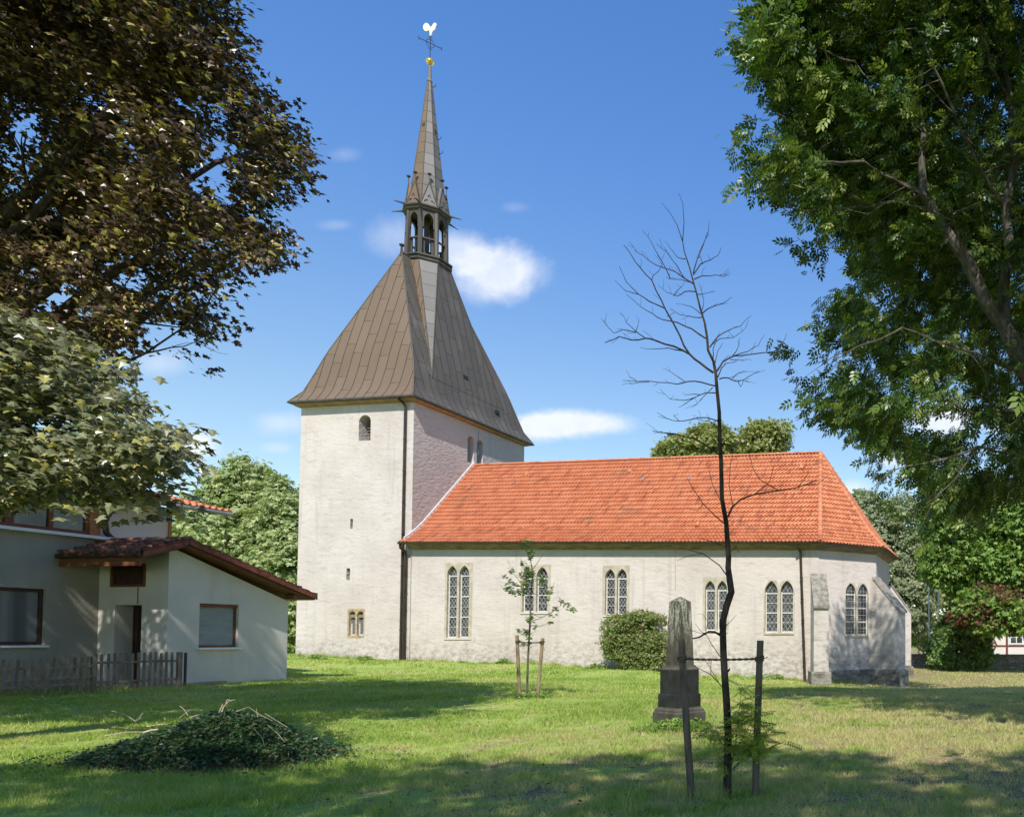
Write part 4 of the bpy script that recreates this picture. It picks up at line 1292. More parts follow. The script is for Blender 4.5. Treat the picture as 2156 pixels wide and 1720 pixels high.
# hooks and small hatches on the spire
mb = MB()
for yy_, sgn in ((183, 1), (292, 1), (322, 1)):
    z = lz(yy_); r = rs0 + (rs1 - rs0) * ((z - zs0) / (zs1 - zs0))
    o = C(EC, NC, z) + EV * r * 0.93 + NV * r * 0.3
    mb.tube([o, o + EV * 0.12 - Vector((0, 0, .03)), o + EV * 0.22 + Vector((0, 0, .02)), o + EV * 0.26 + Vector((0, 0, .14))], 0.02, 5)
mb.build('ladder_hook', M_iron, spire)
mb = MB()
for yy_, k in ((276, 5), (282, 7)):
    z = lz(yy_); r = (rs0 + (rs1 - rs0) * ((z - zs0) / (zs1 - zs0))) * 0.93
    f_, L_ = octface(k, r)
    c0 = f_.at(L_ / 2 - 0.09, z, -0.02)
    mb.box(c0, f_.u * 0.18, f_.n * 0.08, Vector((0, 0, 0.2)))
mb.build('spire_hatch', M_dark, spire)
# neck, ball, cross and rooster
top = C(EC, NC, 0)
mb = MB(); zb_ = lz(139)
mb.loft([[top + Vector((r * math.cos(k * math.pi / 5), r * math.sin(k * math.pi / 5), z)) for k in range(10)] for r, z in ((0.15, zs1 - 0.05), (0.17, zs1), (0.11, zs1 + 0.15), (0.08, zb_ + 0.05))])
mb.build('spire_neck', M_cop_g, spire)
mb = MB(); bc = top + Vector((0, 0, lz(130)))
mb.loft([[bc + Vector((r * math.cos(k * math.pi / 8), r * math.sin(k * math.pi / 8), z)) for k in range(16)] for r, z in ((0.08, -0.23), (0.14, -0.20), (0.19, -0.12), (0.225, -0.05), (0.24, -0.03), (0.24, 0.02), (0.22, 0.03), (0.19, 0.12), (0.11, 0.20), (0.03, 0.25))])
vane = mb.build('weather_vane', M_gold, church, smooth=True)
mb = MB(); mb.tube([bc + Vector((0, 0, 0.2)), top + Vector((0, 0, lz(68)))], 0.022, 6)
mb.build('rod', M_iron, vane)
cz = lz(92); cr = MB()
cd = (EV * 0.6 + NV * 0.8 ).normalized()
c0 = top + Vector((0, 0, cz))
cd2 = (cd * 0.9 - Vector((0, 0, 0.0))).normalized()
cr.tube([c0 - cd2 * 0.62 , c0 + cd2 * 0.62], 0.022, 5)
for s_ in (-1, 1):
    e = c0 + cd2 * 0.62 * s_
    cr.tube([e + Vector((0, 0, 0.12)) + cd2 * 0.05 * s_, e, e - Vector((0, 0, 0.12)) + cd2 * 0.05 * s_], 0.022, 5)
    cr.tube([c0 + Vector((0, 0, s_ * 0.34)) - cd2 * 0.12, c0 + Vector((0, 0, s_ * 0.40)), c0 + Vector((0, 0, s_ * 0.34)) + cd2 * 0.12], 0.02, 5)
cr.tube([c0 + cd2 * 0.24 * math.cos(a) + Vector((0, 0, 0.24 * math.sin(a))) for a in np.linspace(0, 2 * math.pi, 15)], 0.018, 5)
cr.build('cross', M_iron, vane)
mb = MB()
rp = [(898.5, 76.5), (901, 76), (903, 70), (905.5, 66.5), (910, 64.5), (911.5, 60), (912, 57), (914.5, 55.5), (912.8, 54.8), (912.6, 52), (909.5, 50.6), (906.5, 52), (903.5, 56.5), (900, 58.5), (897.5, 57.6), (896, 53.5), (892.8, 50), (888.5, 48.6), (884.5, 50.2), (882, 54), (882.2, 58.5), (884.5, 63), (887.5, 65.2), (891, 65), (895.5, 64.4), (898, 67), (898, 71)]
rd = EV
of = Face(top, EV)
mb.prism([of.at((x - 899.3) / F * Dc * 1.0, lz(y), 0.03) for x, y in rp], of.n * -0.06)
ro = mb.build('rooster', M_roost, vane)

# --- downpipes
def pipe(pts, r, name='downpipe', mat=None, rings=6):
    mb = MB(); mb.tube(pts, r, 8)
    pts = [Vector(p) for p in pts]
    a, b = pts[-2], pts[-1]
    for i in range(1, rings):
        q = a.lerp(b, i / rings); mb.tube([q, q - Vector((0, 0, 0.05))], r * 1.25, 8)
    return mb.build(name, mat or M_pipe, church, smooth=False)
a0, z_ = SF.px(857, 850)
gz = tz(*(C(-0.5, -0.2).xy)) - 0.05
pipe([SF.at(a0 - 0.22, zE - 0.08, 0.42), SF.at(a0 - 0.2, zE - 0.20, 0.40), SF.at(a0 - 0.02, zE - 0.42, 0.16), SF.at(a0, zE - 0.6, 0.12), SF.at(a0, gz, 0.12)], 0.068, rings=8)
a1, z_ = SF.px(858, 1200)
pipe([SF.at(a1 - 0.06, ZNW + 0.0, 0.5), SF.at(a1 - 0.06, ZNW - 0.22, 0.48), SF.at(a1 + 0.02, ZNW - 0.42, 0.22), SF.at(a1, ZNW - 0.62, 0.14), SF.at(a1, gz, 0.14)], 0.066)
a2, z_ = NF.px(1683, 1150)
a3, _ = NF.px(1696.5, 1432)
gz2 = tz(*(C(a3, -0.3).xy)) - 0.05
o_ = pipe([NF.at(a2, ZNE - 0.02, 0.46), NF.at(a2, ZNE - 0.16, 0.44), NF.at(a2 + 0.1, ZNE - 0.36, 0.16), NF.at(a2 + 0.1, ZNE - 0.6, 0.12), NF.at(a3, gz2, 0.16)], 0.07)
mb = MB(); a4, _ = NF.px(866, 1200)
mb.tube([NF.at(a4, ZNW - 0.3, 0.03), NF.at(a4 + 0.02, gz, 0.03)], 0.012, 4)
a5, z5 = NF.px(1421, 1240); mb.tube([NF.at(a5, ZNE, 0.03), NF.at(a5 + 0.04, z5, 0.03)], 0.010, 4)
a6, z6 = EF.px(1007, 925); mb.tube([EF.at(a6, ZT, 0.03), EF.at(a6, z6 - 1.0, 0.03)], 0.012, 4)
mb.build('lightning_cable', M_zinc, church)

# --- buttresses
def buttress(corner, ang, name, w, proj, ztop, zsh, zb, label=None):
    d = (-NV * math.cos(R(ang)) + EV * math.sin(R(ang))).normalized(); s_ = Vector((-d.y, d.x, 0))
    o = C(*corner) - s_ * w / 2 - d * 0.3
    side = [o + Vector((0, 0, Z0)), o + d * (proj + 0.3) + Vector((0, 0, Z0)), o + d * (proj + 0.3) + Vector((0, 0, zsh)), o + d * 0.28 + Vector((0, 0, ztop)), o + Vector((0, 0, ztop))]
    mb = MB(); mb.prism(side, s_ * w)
    bo = mb.build(name, M_apse, church)
    # weathered sloping cap, a touch wider
    mb = MB(); o2 = o - s_ * 0.03
    a = o2 + d * (proj + 0.40) + Vector((0, 0, zsh - 0.10)); b = o2 + d * 0.30 + Vector((0, 0, ztop + 0.04))
    mb.prism([a, a + Vector((0, 0, 0.13)), b + Vector((0, 0, 0.13)), b], s_ * (w + 0.06))
    mb.build('cap', M_cap, bo)
    mb = MB(); o3 = o - s_ * 0.12
    mb.prism([o3 + Vector((0, 0, Z0)), o3 + d * (proj + 0.42) + Vector((0, 0, Z0)), o3 + d * (proj + 0.42) + Vector((0, 0, zb - 0.1)), o3 + d * (proj + 0.31) + Vector((0, 0, zb)), o3 + Vector((0, 0, zb))], s_ * (w + 0.24))
    mb.build('base', M_plinth, bo)
    return bo
buttress((LN, n0), 22.5, 'buttress', 0.74, 0.95, zy(1214, 38.2), zy(1276, 37.4), zpl)
buttress((LN + dg_, n0 + dg_), 67.5, 'buttress', 0.74, 1.58, zy(1222, 40.8), zy(1287, 40.3), zpl)
buttress((LN + dg_, n0 + dg_ + sd_), 112.5, 'buttress', 0.74, 1.25, zy(1222, 40.8), zy(1287, 40.3), zpl)
# low buttress at the south-west corner of the tower
mb = MB(); s0 = SF.px(607, 1380)[0]
mb.prism([SF.at(TE + 0.05, Z0, -0.9), SF.at(TE - 0.55, Z0, -0.9), SF.at(TE - 0.5, 3.0, -0.9), SF.at(TE + 0.05, 3.9, -0.9)], SF.n * -0.8)
mb.build('buttress', M_wall, church)

# ================================================================== HOUSE ON THE LEFT
def HP(X_, Y_): return Vector((X_, Y_, 0))
H0 = P(348, 1447, 25.4)                       # near corner of the annex
hk = (P(605, 1340, 29.8) - P(348, 1340, 25.4)); hk.z = 0
HN = NV.copy(); HE = EV.copy()
def H(e, n, z=0.0): return Vector((H0.x + e * HE.x + n * HN.x, H0.y + e * HE.y + n * HN.y, z))
HEF = Face(H(0, 0), HN); HSF = Face(H(0, 0), HE)
an = HEF.px(605, 1350)[0]                     # depth of the annex
cw = HSF.px(205, 1350)[0]                     # concave corner, negative
house = thing('house', H(-3, 0, 0), 'white rendered house with timber upper windows and a low annex under a brown tiled roof', 'house')
HLF = Face(H(cw, 0), HN)                      # long east wall further left
zg = 0.0
zq = zy(1175, 25.4)
mb = MB()
zn = zy(1266, 29.8)
zrid = zy(1140, 25.6) - 0.22
side = [H(0, 0, -0.6), H(0, an, -0.6), H(0, an, zn), H(0, 0.25, zrid - 0.06), H(0, 0, zrid - 0.14)]
mb.prism(side, HE * (cw - 0.5))
annex = mb.build('annex_wall', M_render, house)
cutm = MB()
def fbox(fc, x0, y0, x1, y1, deep, out=0.2, z0=None):
    a = fc.px(x0, max(y0, y1)) + fc.px(x1, min(y0, y1))
    if z0 is not None: a = (a[0], z0, a[2], a[3])
    cutm.prism([fc.at(a[0], a[1], out), fc.at(a[2], a[1], out), fc.at(a[2], a[3], out), fc.at(a[0], a[3], out)], fc.n * -(out + deep))
    return a
wa = fbox(HEF, 418, 1363, 503, 1273, 0.18)
da = fbox(HSF, 237, 1440, 299, 1273, 0.62, z0=0.12)
sa = fbox(HSF, 232, 1236, 308, 1186, 0.06)
boolean(annex, cutm)
def rect(mb, fc, a, out, ins=0.0):
    mb.quad([fc.at(a[0] + ins, a[1] + ins, out), fc.at(a[2] - ins, a[1] + ins, out), fc.at(a[2] - ins, a[3] - ins, out), fc.at(a[0] + ins, a[3] - ins, out)])
def frame(mb, fc, a, w, out, th=0.05):
    x0, z0, x1, z1 = a
    for (p, q, r_, s_) in ((x0, z0, x1, z0 + w), (x0, z1 - w, x1, z1), (x0, z0 + w, x0 + w, z1 - w), (x1 - w, z0 + w, x1, z1 - w)):
        mb.box(fc.at(p, q, out), fc.u * (r_ - p), fc.n * -th, Vector((0, 0, s_ - q)))
mb = MB(); frame(mb, HEF, (wa[0] + .004, wa[1] + .004, wa[2] - .004, wa[3] - .004), 0.07, -0.10); win = mb.build('window', M_bwood, house)
mb = MB(); rect(mb, HEF, wa, -0.14, 0.02); mb.build('blind', M_shutter, win)
mb = MB(); mb.box(HEF.at(wa[0] - 0.06, wa[1] - 0.07, -0.16), HEF.u * (wa[2] - wa[0] + 0.12), HEF.n * 0.30, Vector((0, 0, 0.06))); mb.build('sill', M_sill, win)
mb = MB(); mb.box(HEF.at(wa[0] + .004, wa[3] - 0.12, -0.06), HEF.u * (wa[2] - wa[0] - 0.008), HEF.n * -0.04, Vector((0, 0, 0.115))); mb.build('blind_box', M_bwood, win)
mb = MB(); mb.box(HSF.at(da[0] + 0.01, da[1], -0.55), HSF.u * (da[2] - da[0] - 0.02), HSF.n * -0.05, Vector((0, 0, da[3] - da[1] - 0.01))); door = mb.build('door', M_dwood, house)
mb = MB(); dm = (da[0] + da[2]) / 2
for i in range(5):
    mb.box(HSF.at(da[0] + 0.06 + i * (da[2] - da[0] - 0.12) / 5, da[1] + 0.1, -0.545), HSF.u * 0.012, HSF.n * 0.012, Vector((0, 0, da[3] - da[1] - 0.2)))
mb.box(HSF.at(da[2] - 0.16, da[1] + 1.0, -0.545), HSF.u * 0.1, HSF.n * 0.05, Vector((0, 0, 0.03)))
mb.build('handle', M_iron, door)
mb = MB(); frame(mb, HSF, (sa[0] + .004, sa[1] + .004, sa[2] - .004, sa[3] - .004), 0.08, 0.02, 0.07); w2 = mb.build('window', M_bwood, house); w2['label'] = 'small brown framed window above the door'
mb = MB(); rect(mb, HSF, sa, -0.04, 0.02)
w2p = mb.build('pane', M_dwood, w2)
mb = MB(); mb.tube([HSF.at(sa[2] - 0.28, sa[1] - 0.02, 0.02), HSF.at(sa[2] - 0.28, da[3] + 0.03, 0.02)], 0.012, 4); mb.build('cable', M_fence, house)
# long wall, ground floor
zs_ = zy(1133, 25.8)
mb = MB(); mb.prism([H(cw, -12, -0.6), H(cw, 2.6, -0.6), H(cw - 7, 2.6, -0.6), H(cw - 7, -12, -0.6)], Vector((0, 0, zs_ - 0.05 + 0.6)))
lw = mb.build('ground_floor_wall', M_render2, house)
cutm = MB(); xw = HLF.px(97, 1240)[0]
ga = (xw - 3.1, HLF.px(90, 1357)[1], xw, HLF.px(97, 1240)[1])
cutm.prism([HLF.at(ga[0], ga[1], 0.2), HLF.at(ga[2], ga[1], 0.2), HLF.at(ga[2], ga[3], 0.2), HLF.at(ga[0], ga[3], 0.2)], HLF.n * -0.42)
boolean(lw, cutm)
mb = MB(); frame(mb, HLF, (ga[0] + .004, ga[1] + .004, ga[2] - .004, ga[3] - .004), 0.10, -0.10, 0.06); gw = mb.build('window', M_dwood, house)
mb = MB(); rect(mb, HLF, ga, -0.15, 0.03); mb.build('curtain', M_curtain, gw)
mb = MB(); mb.box(HLF.at(ga[0] - 0.1, ga[1] - 0.08, -0.18), HLF.u * (ga[2] - ga[0] + 0.14), HLF.n * 0.33, Vector((0, 0, 0.06))); mb.build('sill', M_sill, gw)
# white parapet sill under the timber windows
mb = MB(); mb.box(HLF.at(-12, zs_ - 0.05, 0.22), HLF.u * 14.2, HLF.n * -0.5, Vector((0, 0, 0.10))); mb.build('parapet_sill', M_sill, house)
# upper storey
ze_ = 6.45
n_t = HLF.px(213, 1100)[0]                    # end of the timber windows
n_e = HLF.px(360, 1100)[0]                    # end of the white wall
mb = MB(); mb.prism([H(cw - 0.12, n_t, zs_ + 0.04), H(cw - 0.12, n_e, zs_ + 0.04), H(cw - 7, n_e, zs_ + 0.04), H(cw - 7, n_t, zs_ + 0.04)], Vector((0, 0, ze_ - zs_ - 0.02)))
mb.build('upper_wall', M_render, house)
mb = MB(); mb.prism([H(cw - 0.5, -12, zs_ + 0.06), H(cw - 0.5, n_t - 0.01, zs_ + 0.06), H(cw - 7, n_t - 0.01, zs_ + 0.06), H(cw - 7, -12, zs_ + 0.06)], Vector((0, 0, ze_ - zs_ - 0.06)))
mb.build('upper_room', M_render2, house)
UF = Face(H(cw - 0.08, 0), HN)
mb = MB()
mb.box(UF.at(n_t - 0.28, zs_ + 0.05, 0.03), UF.u * 0.28, UF.n * -0.3, Vector((0, 0, ze_ - zs_ - 0.1))); mb.build('corner_post', M_owood, house)
mb = MB(); mb.box(UF.at(n_e + 0.002, zs_ + 0.05, -0.0), UF.u * 0.10, UF.n * -0.2, Vector((0, 0, ze_ - zs_ - 0.1))); mb.build('corner_board', M_owood, house)
k = n_t - 0.28
while k > -9:
    a = (k - 2.1, zs_ + 0.08, k, ze_ - 0.25)
    mb = MB(); frame(mb, UF, a, 0.11, 0.0, 0.1)
    mb.box(UF.at((a[0] + a[2]) / 2 - 0.06, a[1] + 0.11, 0.0), UF.u * 0.12, UF.n * -0.1, Vector((0, 0, a[3] - a[1] - 0.22)))
    f_ = mb.build('window', M_bwood, house)
    mb = MB(); rect(mb, UF, a, -0.06, 0.05); mb.build('pane', M_pane, f_)
    k -= 2.1
mb = MB(); mb.box(UF.at(-9, ze_ - 0.25, 0.06), UF.u * (n_t + 9), UF.n * -0.3, Vector((0, 0, 0.25))); mb.build('head_beam', M_owood, house)
# main roof
mb = MB(); n_r = HLF.px(458, 1083)[0]
ra, rb = H(cw + 0.55, n_r, ze_ + 0.0), H(cw + 0.55, -12, ze_ + 0.0)
tiled(mb, H(cw + 0.6, -12, ze_ + 0.06), H(cw + 0.6, n_r, ze_ + 0.06), H(cw - 3.5, -12, ze_ + 1.0), H(cw - 3.5, n_r, ze_ + 1.0), 0, 0, 13, 0.24, 0.0)
tiled(mb, H(cw - 7.6, n_r, ze_ + 0.06), H(cw - 7.6, -12, ze_ + 0.06), H(cw - 3.5, n_r, ze_ + 1.0), H(cw - 3.5, -12, ze_ + 1.0), 0, 0, 13, 0.48, 0.0)
roof = mb.build('roof', M_tile, house)
mb = MB(); mb.prism([H(cw + 0.58, -12, ze_ - 0.0), H(cw + 0.58, -12, ze_ + 0.05), H(cw - 3.5, -12, ze_ + 0.98), H(cw - 7.5, -12, ze_ + 0.05), H(cw - 7.5, -12, ze_ - 0.0), H(cw - 3.5, -12, ze_ + 0.85)], HN * (n_r + 12 - 0.02)); mb.build('roof_boarding', M_bwood, roof)
mb = MB(); mb.tube([H(cw + 0.66, -12, ze_ + 0.02), H(cw + 0.66, n_r, ze_ + 0.02)], 0.075, 8); mb.build('gutter', M_zinc, roof)
mb = MB(); mb.prism([H(cw - 0.05, n_e - 0.0, ze_ + 0.0), H(cw - 3.5, n_e, ze_ + 0.8), H(cw - 7.0, n_e, ze_)], HN * -0.2); mb.build('gable_wall', M_render, house)
def hp(x, y, e): 
    h = plane_hit(x, y, H(cw + e, 0), HE); return h
mb = MB(); mb.tube([hp(292, 1046, 0.62), hp(283, 1053, 0.55), hp(238, 1072, 0.15), hp(226, 1084, 0.10), hp(221, 1100, 0.08), hp(224, 1122, 0.08), hp(240, 1138, 0.10)], 0.085, 8); mb.build('downpipe', M_pipe, house)
# annex roof with visible verge
ov = 0.62
zS = zy(1163, 24.1)
nS = -1.15; nN = (P(668, 1255, 30.4) - H0).dot(HN)
rn = 0.22
wst = HSF.px(205, 1350)[0] - 0.0
eR = (P(668, 1255, 30.4) - H0).dot(HE)
eW = cw + 0.02
mb = MB()
zN = zy(1256, 30.4)
ZRR = zy(1139, 25.6)
tiled(mb, H(eW, nS, zS), H(eR - 0.06, nS, zS), H(eW, rn, ZRR), H(eR - 0.06, rn, ZRR), 0, 0, 4, 0.26, 0.0)
tiled(mb, H(eR - 0.06, nN, zN), H(eW - 4, nN, zN), H(eR - 0.06, rn, ZRR), H(eW - 4, rn, ZRR), 0, 0, 14, 0.26, 0.0)
aroof = mb.build('annex_roof', M_tile_old, house)
mb = MB()
mb.prism([H(eW, nS + 0.02, zS - 0.16), H(eW, nS + 0.02, zS - 0.02), H(eW, rn, ZRR - 0.02), H(eW, nN, zN - 0.02), H(eW, nN, zN - 0.14), H(eW, nN - 0.35, zN - 0.10), H(eW, rn, ZRR - 0.20)], HE * (eR - 0.10 - eW))
mb.box(H(0.0, an - 0.12, zN - 0.13), HE * (eR - 0.14), HN * 0.14, Vector((0, 0, 0.0 + 0.16)))
mb.build('eave_boarding', M_bwood, aroof)
mb = MB()
def verge(p, q, n):
    p, q = Vector(p), Vector(q)
    for i in range(n):
        a, b = p.lerp(q, i / n), p.lerp(q, (i + 1.06) / n)
        d = Vector((0, 0, 0.012 * (1)))
        mb.prism([a + d + HE * 0.02, a + HE * 0.02 - Vector((0, 0, 0.17)), b + HE * 0.02 - Vector((0, 0, 0.17)), b - d + HE * 0.02, ], HE * -0.05)
        mb.prism([a + d * 3 + HE * 0.02, b + HE * 0.02, b + HE * 0.02 + Vector((0, 0, 0.03)), a + d * 3 + HE * 0.02 + Vector((0, 0, 0.03))], HE * -0.26)
verge(H(eR, nS, zS + 0.05), H(eR, rn, ZRR + 0.05), 4)
verge(H(eR, nN, zN + 0.05), H(eR, rn, ZRR + 0.05), 14)
mb.build('verge_tiles', M_verge, aroof)
mb = MB(); ridge_tiles(mb, H(eR + 0.02, rn, ZRR + 0.05), H(eW - 2, rn, ZRR + 0.05), 0.13, 0.4); mb.build('ridge_tiles', M_tile_old, aroof)
mb = MB(); mb.tube([H(cw + 0.05, nS - 0.08, zS - 0.06), H(eR - 0.05, nS - 0.08, zS - 0.06)], 0.075, 8); mb.build('gutter', M_pipe, aroof)
mb = MB(); mb.box(H(cw + 0.02, nS + 0.0, zS - 0.40), HE * (eR - cw - 0.15), HN * 0.04, Vector((0, 0, 0.30))); mb.build('fascia_board', M_bwood, aroof)
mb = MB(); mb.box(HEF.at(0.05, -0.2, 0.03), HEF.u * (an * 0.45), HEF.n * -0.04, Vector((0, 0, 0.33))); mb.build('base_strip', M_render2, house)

# ================================================================== PICKET FENCE
fence = thing('picket_fence', P(200, 1457, 23.2), 'weathered grey wooden picket fence in front of the white house, its far section leaning', 'fence')
fA = P(389, 1446, 25.2); fB = P(-260, 1480, 19.3)
fd = (fB - fA); fd.z = 0; FL = fd.length; fd.normalize(); fn = fd.cross(Vector((0, 0, 1)))
fj = (P(186, 1455, 23.2) - fA).dot(fd)
def fp(a, z, out=0.0, drop=0.0):
    q = fA + fd * a + fn * out
    return Vector((q.x, q.y, tz(q.x, q.y) + z - drop))
def section(a0, a1, hgt, lean, drop, n, label=None):
    rails = MB()
    for z in (0.28, hgt - 0.30) + ((hgt - 0.62,) if drop else ()):
        p, q = fp(a0, z, lean * z, 0), fp(a1, z, lean * z, drop)
        rails.prism([p, p + Vector((0, 0, 0.075)), p + Vector((0, 0, 0.075)) + fn * 0.04, p + fn * 0.04], q - p)
    rails.build('rail', M_fence, fence)
    pk = MB()
    r_ = random.Random(5)
    N = int((a1 - a0) / 0.142)
    for i in range(N):
        a = a0 + 0.05 + i * (a1 - a0) / N; dr = drop * (i / N)
        h = hgt + r_.uniform(-0.02, 0.02); t_ = r_.uniform(-0.012, 0.012)
        b = fp(a, 0.08, 0.045 + lean * 0.08, dr); 
        w = fd * 0.068
        up_ = Vector((0, 0, h - 0.08)) + fn * lean * h + fd * t_
        pk.prism([b, b + w, b + w + up_, b + w * 0.5 + up_ + Vector((0, 0, 0.02)), b + up_], fn * 0.018)
    o = pk.build('picket_panel', M_fence, fence)
    if label: o['label'] = label
section(0.1, fj, 1.18, 0.0, 0.0, 0)
section(fj + 0.05, fj + 2.6, 1.10, -0.10, 0.06, 0, 'sagging section of grey pickets leaning back')
section(fj + 2.65, FL, 1.08, -0.06, 0.0, 0)
for a, h in ((0.0, 1.18), (0.16, 1.20), (fj, 1.12), (fj + 2.6, 1.1), (FL, 1.1)):
    mb = MB(); b = fp(a, -0.3, 0.0); w = 0.055 if a < 0.05 else 0.11
    mb.box(b - fd * w / 2 - fn * w / 2, fd * w, fn * w, Vector((0, 0, h + 0.3))); mb.build('post', M_fence if a > .05 else M_pipe, fence)

# ================================================================== OBELISK
ox, oy = P(1430, 1535, 14.45).x, 14.45
oz = tz(ox, oy)
ob = thing('obelisk_monument', (ox, oy, oz), 'dark lichen covered stone obelisk on a stepped pedestal standing on the lawn', 'monument')
phi = R(-36)
def orect(r, z): return [Vector((ox + r * 1.4142 * math.cos(R(45 + 90 * k) + phi), oy + r * 1.4142 * math.sin(R(45 + 90 * k) + phi), oz + z)) for k in range(4)]
def oprof(name, mat, prof, par):
    mb = MB(); mb.loft([orect(r, z) for r, z in prof]); return mb.build(name, mat, par)
zo = lambda y: zy(y, 14.3) - oz
oprof('base_block', M_obelisk, [(0.345, -0.3), (0.345, zo(1500)), (0.325, zo(1497)), (0.325, zo(1494)), (0.29, zo(1490)), (0.285, zo(1488))], ob)
oprof('dark_plinth', M_oblack, [(0.278, zo(1488) + .001), (0.278, zo(1463)), (0.26, zo(1460))], ob)
dado = oprof('inscribed_block', M_oblack, [(0.252, zo(1460) + .001), (0.252, zo(1412)), (0.25, zo(1410))], ob)
oprof('moulding', M_obelisk, [(0.252, zo(1410) + .001), (0.252, zo(1408)), (0.215, zo(1404)), (0.21, zo(1401)), (0.192, zo(1400))], ob)
oprof('shaft', M_obelisk, [(0.186, zo(1400) + .001), (0.142, zo(1266)), (0.010, zo(1255))], ob)
# illegible weathered white inscription
oc = orect(0.252, zo(1430))
fo = Face(oc[3], oc[0] - oc[3]) if False else None
best = None
for k in range(4):
    f_ = Face(oc[(k + 1) % 4], oc[k] - oc[(k + 1) % 4]); 
    if f_.n.dot(Vector((ox, oy, 0))) > 0: f_ = Face(oc[k], oc[(k + 1) % 4] - oc[k])
    sc_ = -f_.n.dot(Vector((ox, oy, 0)).normalized())
    if best is None or sc_ > best[0]: best = (sc_, f_)
f_ = best[1]
mb = MB(); a = 0.06; rr = random.Random(3)
for wlen in (6, 3, 5):
    for i in range(wlen):
        zc = zo(1432) + oz
        mb.box(f_.at(a, zc, 0.004), f_.u * 0.007, f_.n * -0.003, Vector((0, 0, 0.024)))
        mb.box(f_.at(a + 0.007, zc + rr.choice((0, 0.009, 0.018)), 0.004), f_.u * 0.008, f_.n * -0.003, Vector((0, 0, 0.006)))
        a += 0.021
    a += 0.03
mb.build('inscription', M_letter, dado)

# ================================================================== STAKES, ROPES, BARE TREE
def stake(p_top, p_bot, D, r, mat, label, ring=True):
    a, b = P(*p_bot, D), P(*p_top, D)
    gz_ = tz(a.x, a.y); a.z = gz_ - 0.12
    t_ = thing('tree_stake', (a.x, a.y, gz_), label, 'stake', None)
    mb = MB(); pts = wiggle(a, b, 6, 0.006, 0, 3)
    mb.tube(pts, [r * k for k in (1.05, 1.04, 1.0, 0.98, 1.0, 0.97, 0.98)], 12)
    mb.build('pole', mat, t_)
    return t_, a, b
DT = 8.12
s1, s1a, s1b = stake((1434.5, 1345), (1457.5, 1673), DT, 0.0375, M_stake, 'dark weathered post with knotted rope standing in front of the stone obelisk')
s2, s2a, s2b = stake((1601, 1348), (1589.5, 1671), DT + 0.06, 0.0375, M_stake, 'dark weathered post among yellow green shoots beside the bare tree trunk')
def rope(pA, pB, r, name, label, rings, twist=True):
    t_ = thing(name, (pA + pB) / 2, label, 'rope')
    mb = MB(); n = 44
    for ph in (0, math.pi):
        pts = []
        for i in range(n + 1):
            k = i / n; q = pA.lerp(pB, k) - Vector((0, 0, 0.012 * 4 * k * (1 - k)))
            a = ph + k * 40
            pts.append(q + Vector((0, math.cos(a), math.sin(a))) * r * 0.8)
        mb.tube(pts, r, 5)
    mb.build('strand', M_rope, t_)
    for (c, rr_, axis) in rings:
        mb = MB()
        for j in range(3):
            z = (j - 1) * r * 2.0
            m = 16
            mb.tube([c + Vector((math.cos(2 * math.pi * i / m) * rr_ * 1.03, math.sin(2 * math.pi * i / m) * rr_ * 1.03, z + (0.012 * math.sin(2 * math.pi * i / m + j)))) for i in range(m + 1)], r * 1.15, 5)
        mb.tube([c + Vector((rr_, -0.01, 0.0)), c + Vector((rr_ + 0.03, -0.02, 0.006)), c + Vector((rr_ + 0.05, -0.02, 0.02))], r * 0.7, 4)
        mb.build('knot', M_rope, t_)
    return t_
ra, rb = P(1436, 1386, DT), P(1599, 1386, DT + .06)
rope(ra, rb, 0.0085, 'tie_rope', 'dark twisted rope tying the bare tree trunk between two weathered posts', [(ra, 0.042, 0), (rb, 0.042, 0)])

def Z6(x, y): return ((1300 + x / 2.529) * .9374, (420 + y / 2.529) * .9374)
def Z3(x, y): return ((1350 + x / 2.2695) * .9374, (1250 + y / 2.2695) * .9374)
bx_ = P(1532, 1668, DT)
bare = thing('bare_tree', (bx_.x, bx_.y, tz(bx_.x, bx_.y)), 'tall leafless dark tree with a bent slender trunk tied between two posts', 'tree')
tr_px = [(1532, 1672), (1531.5, 1640), (1533, 1543), (1530, 1480), (1525.7, 1419), (1523, 1370), (1521.6, 1308), (1530, 1275), (1540, 1246), (1537, 1225), (1533, 1195), (1534, 1172), (1529, 1100), (1520, 1050)]
tr_px += [Z6(*q) for q in [(808, 1550), (800, 1400), (798, 1280), (785, 1150), (778, 1060), (765, 990), (735, 930), (728, 850), (715, 770), (690, 690), (668, 600), (648, 530), (630, 460), (600, 370), (590, 310)]]
tw_px = [20, 17, 15.5, 15, 14.5, 14, 13.5, 14, 14, 13.5, 12, 11.5, 10, 9.2, 8.5, 8, 7.6, 7, 6.4, 6, 5.4, 5, 4.6, 4, 3.6, 3.2, 2.8, 2.2, 1.8]
k_ = DT / F
tp = []
for i, (x, y) in enumerate(tr_px):
    tp.append(P(x, y, DT + 0.03 * math.sin(i * 0.7)))
tp[0].z = tz(bx_.x, bx_.y) - 0.15
mb = MB(); mb.tube(tp, [w_ * k_ / 2 for w_ in tw_px], 10)
mb.tube([tp[-1], P(*Z6(560, 220), DT), P(*Z6(520, 150), DT + .1), P(*Z6(472, 92), DT + .15)], [0.0055, 0.004, 0.003, 0.002], 5)
mb.tube([tp[-1], P(*Z6(598, 200), DT), P(*Z6(590, 90), DT - .05), P(*Z6(568, 35), DT - .05)], [0.0055, 0.004, 0.003, 0.002], 5)
mb.build('trunk', M_bark_d, bare)
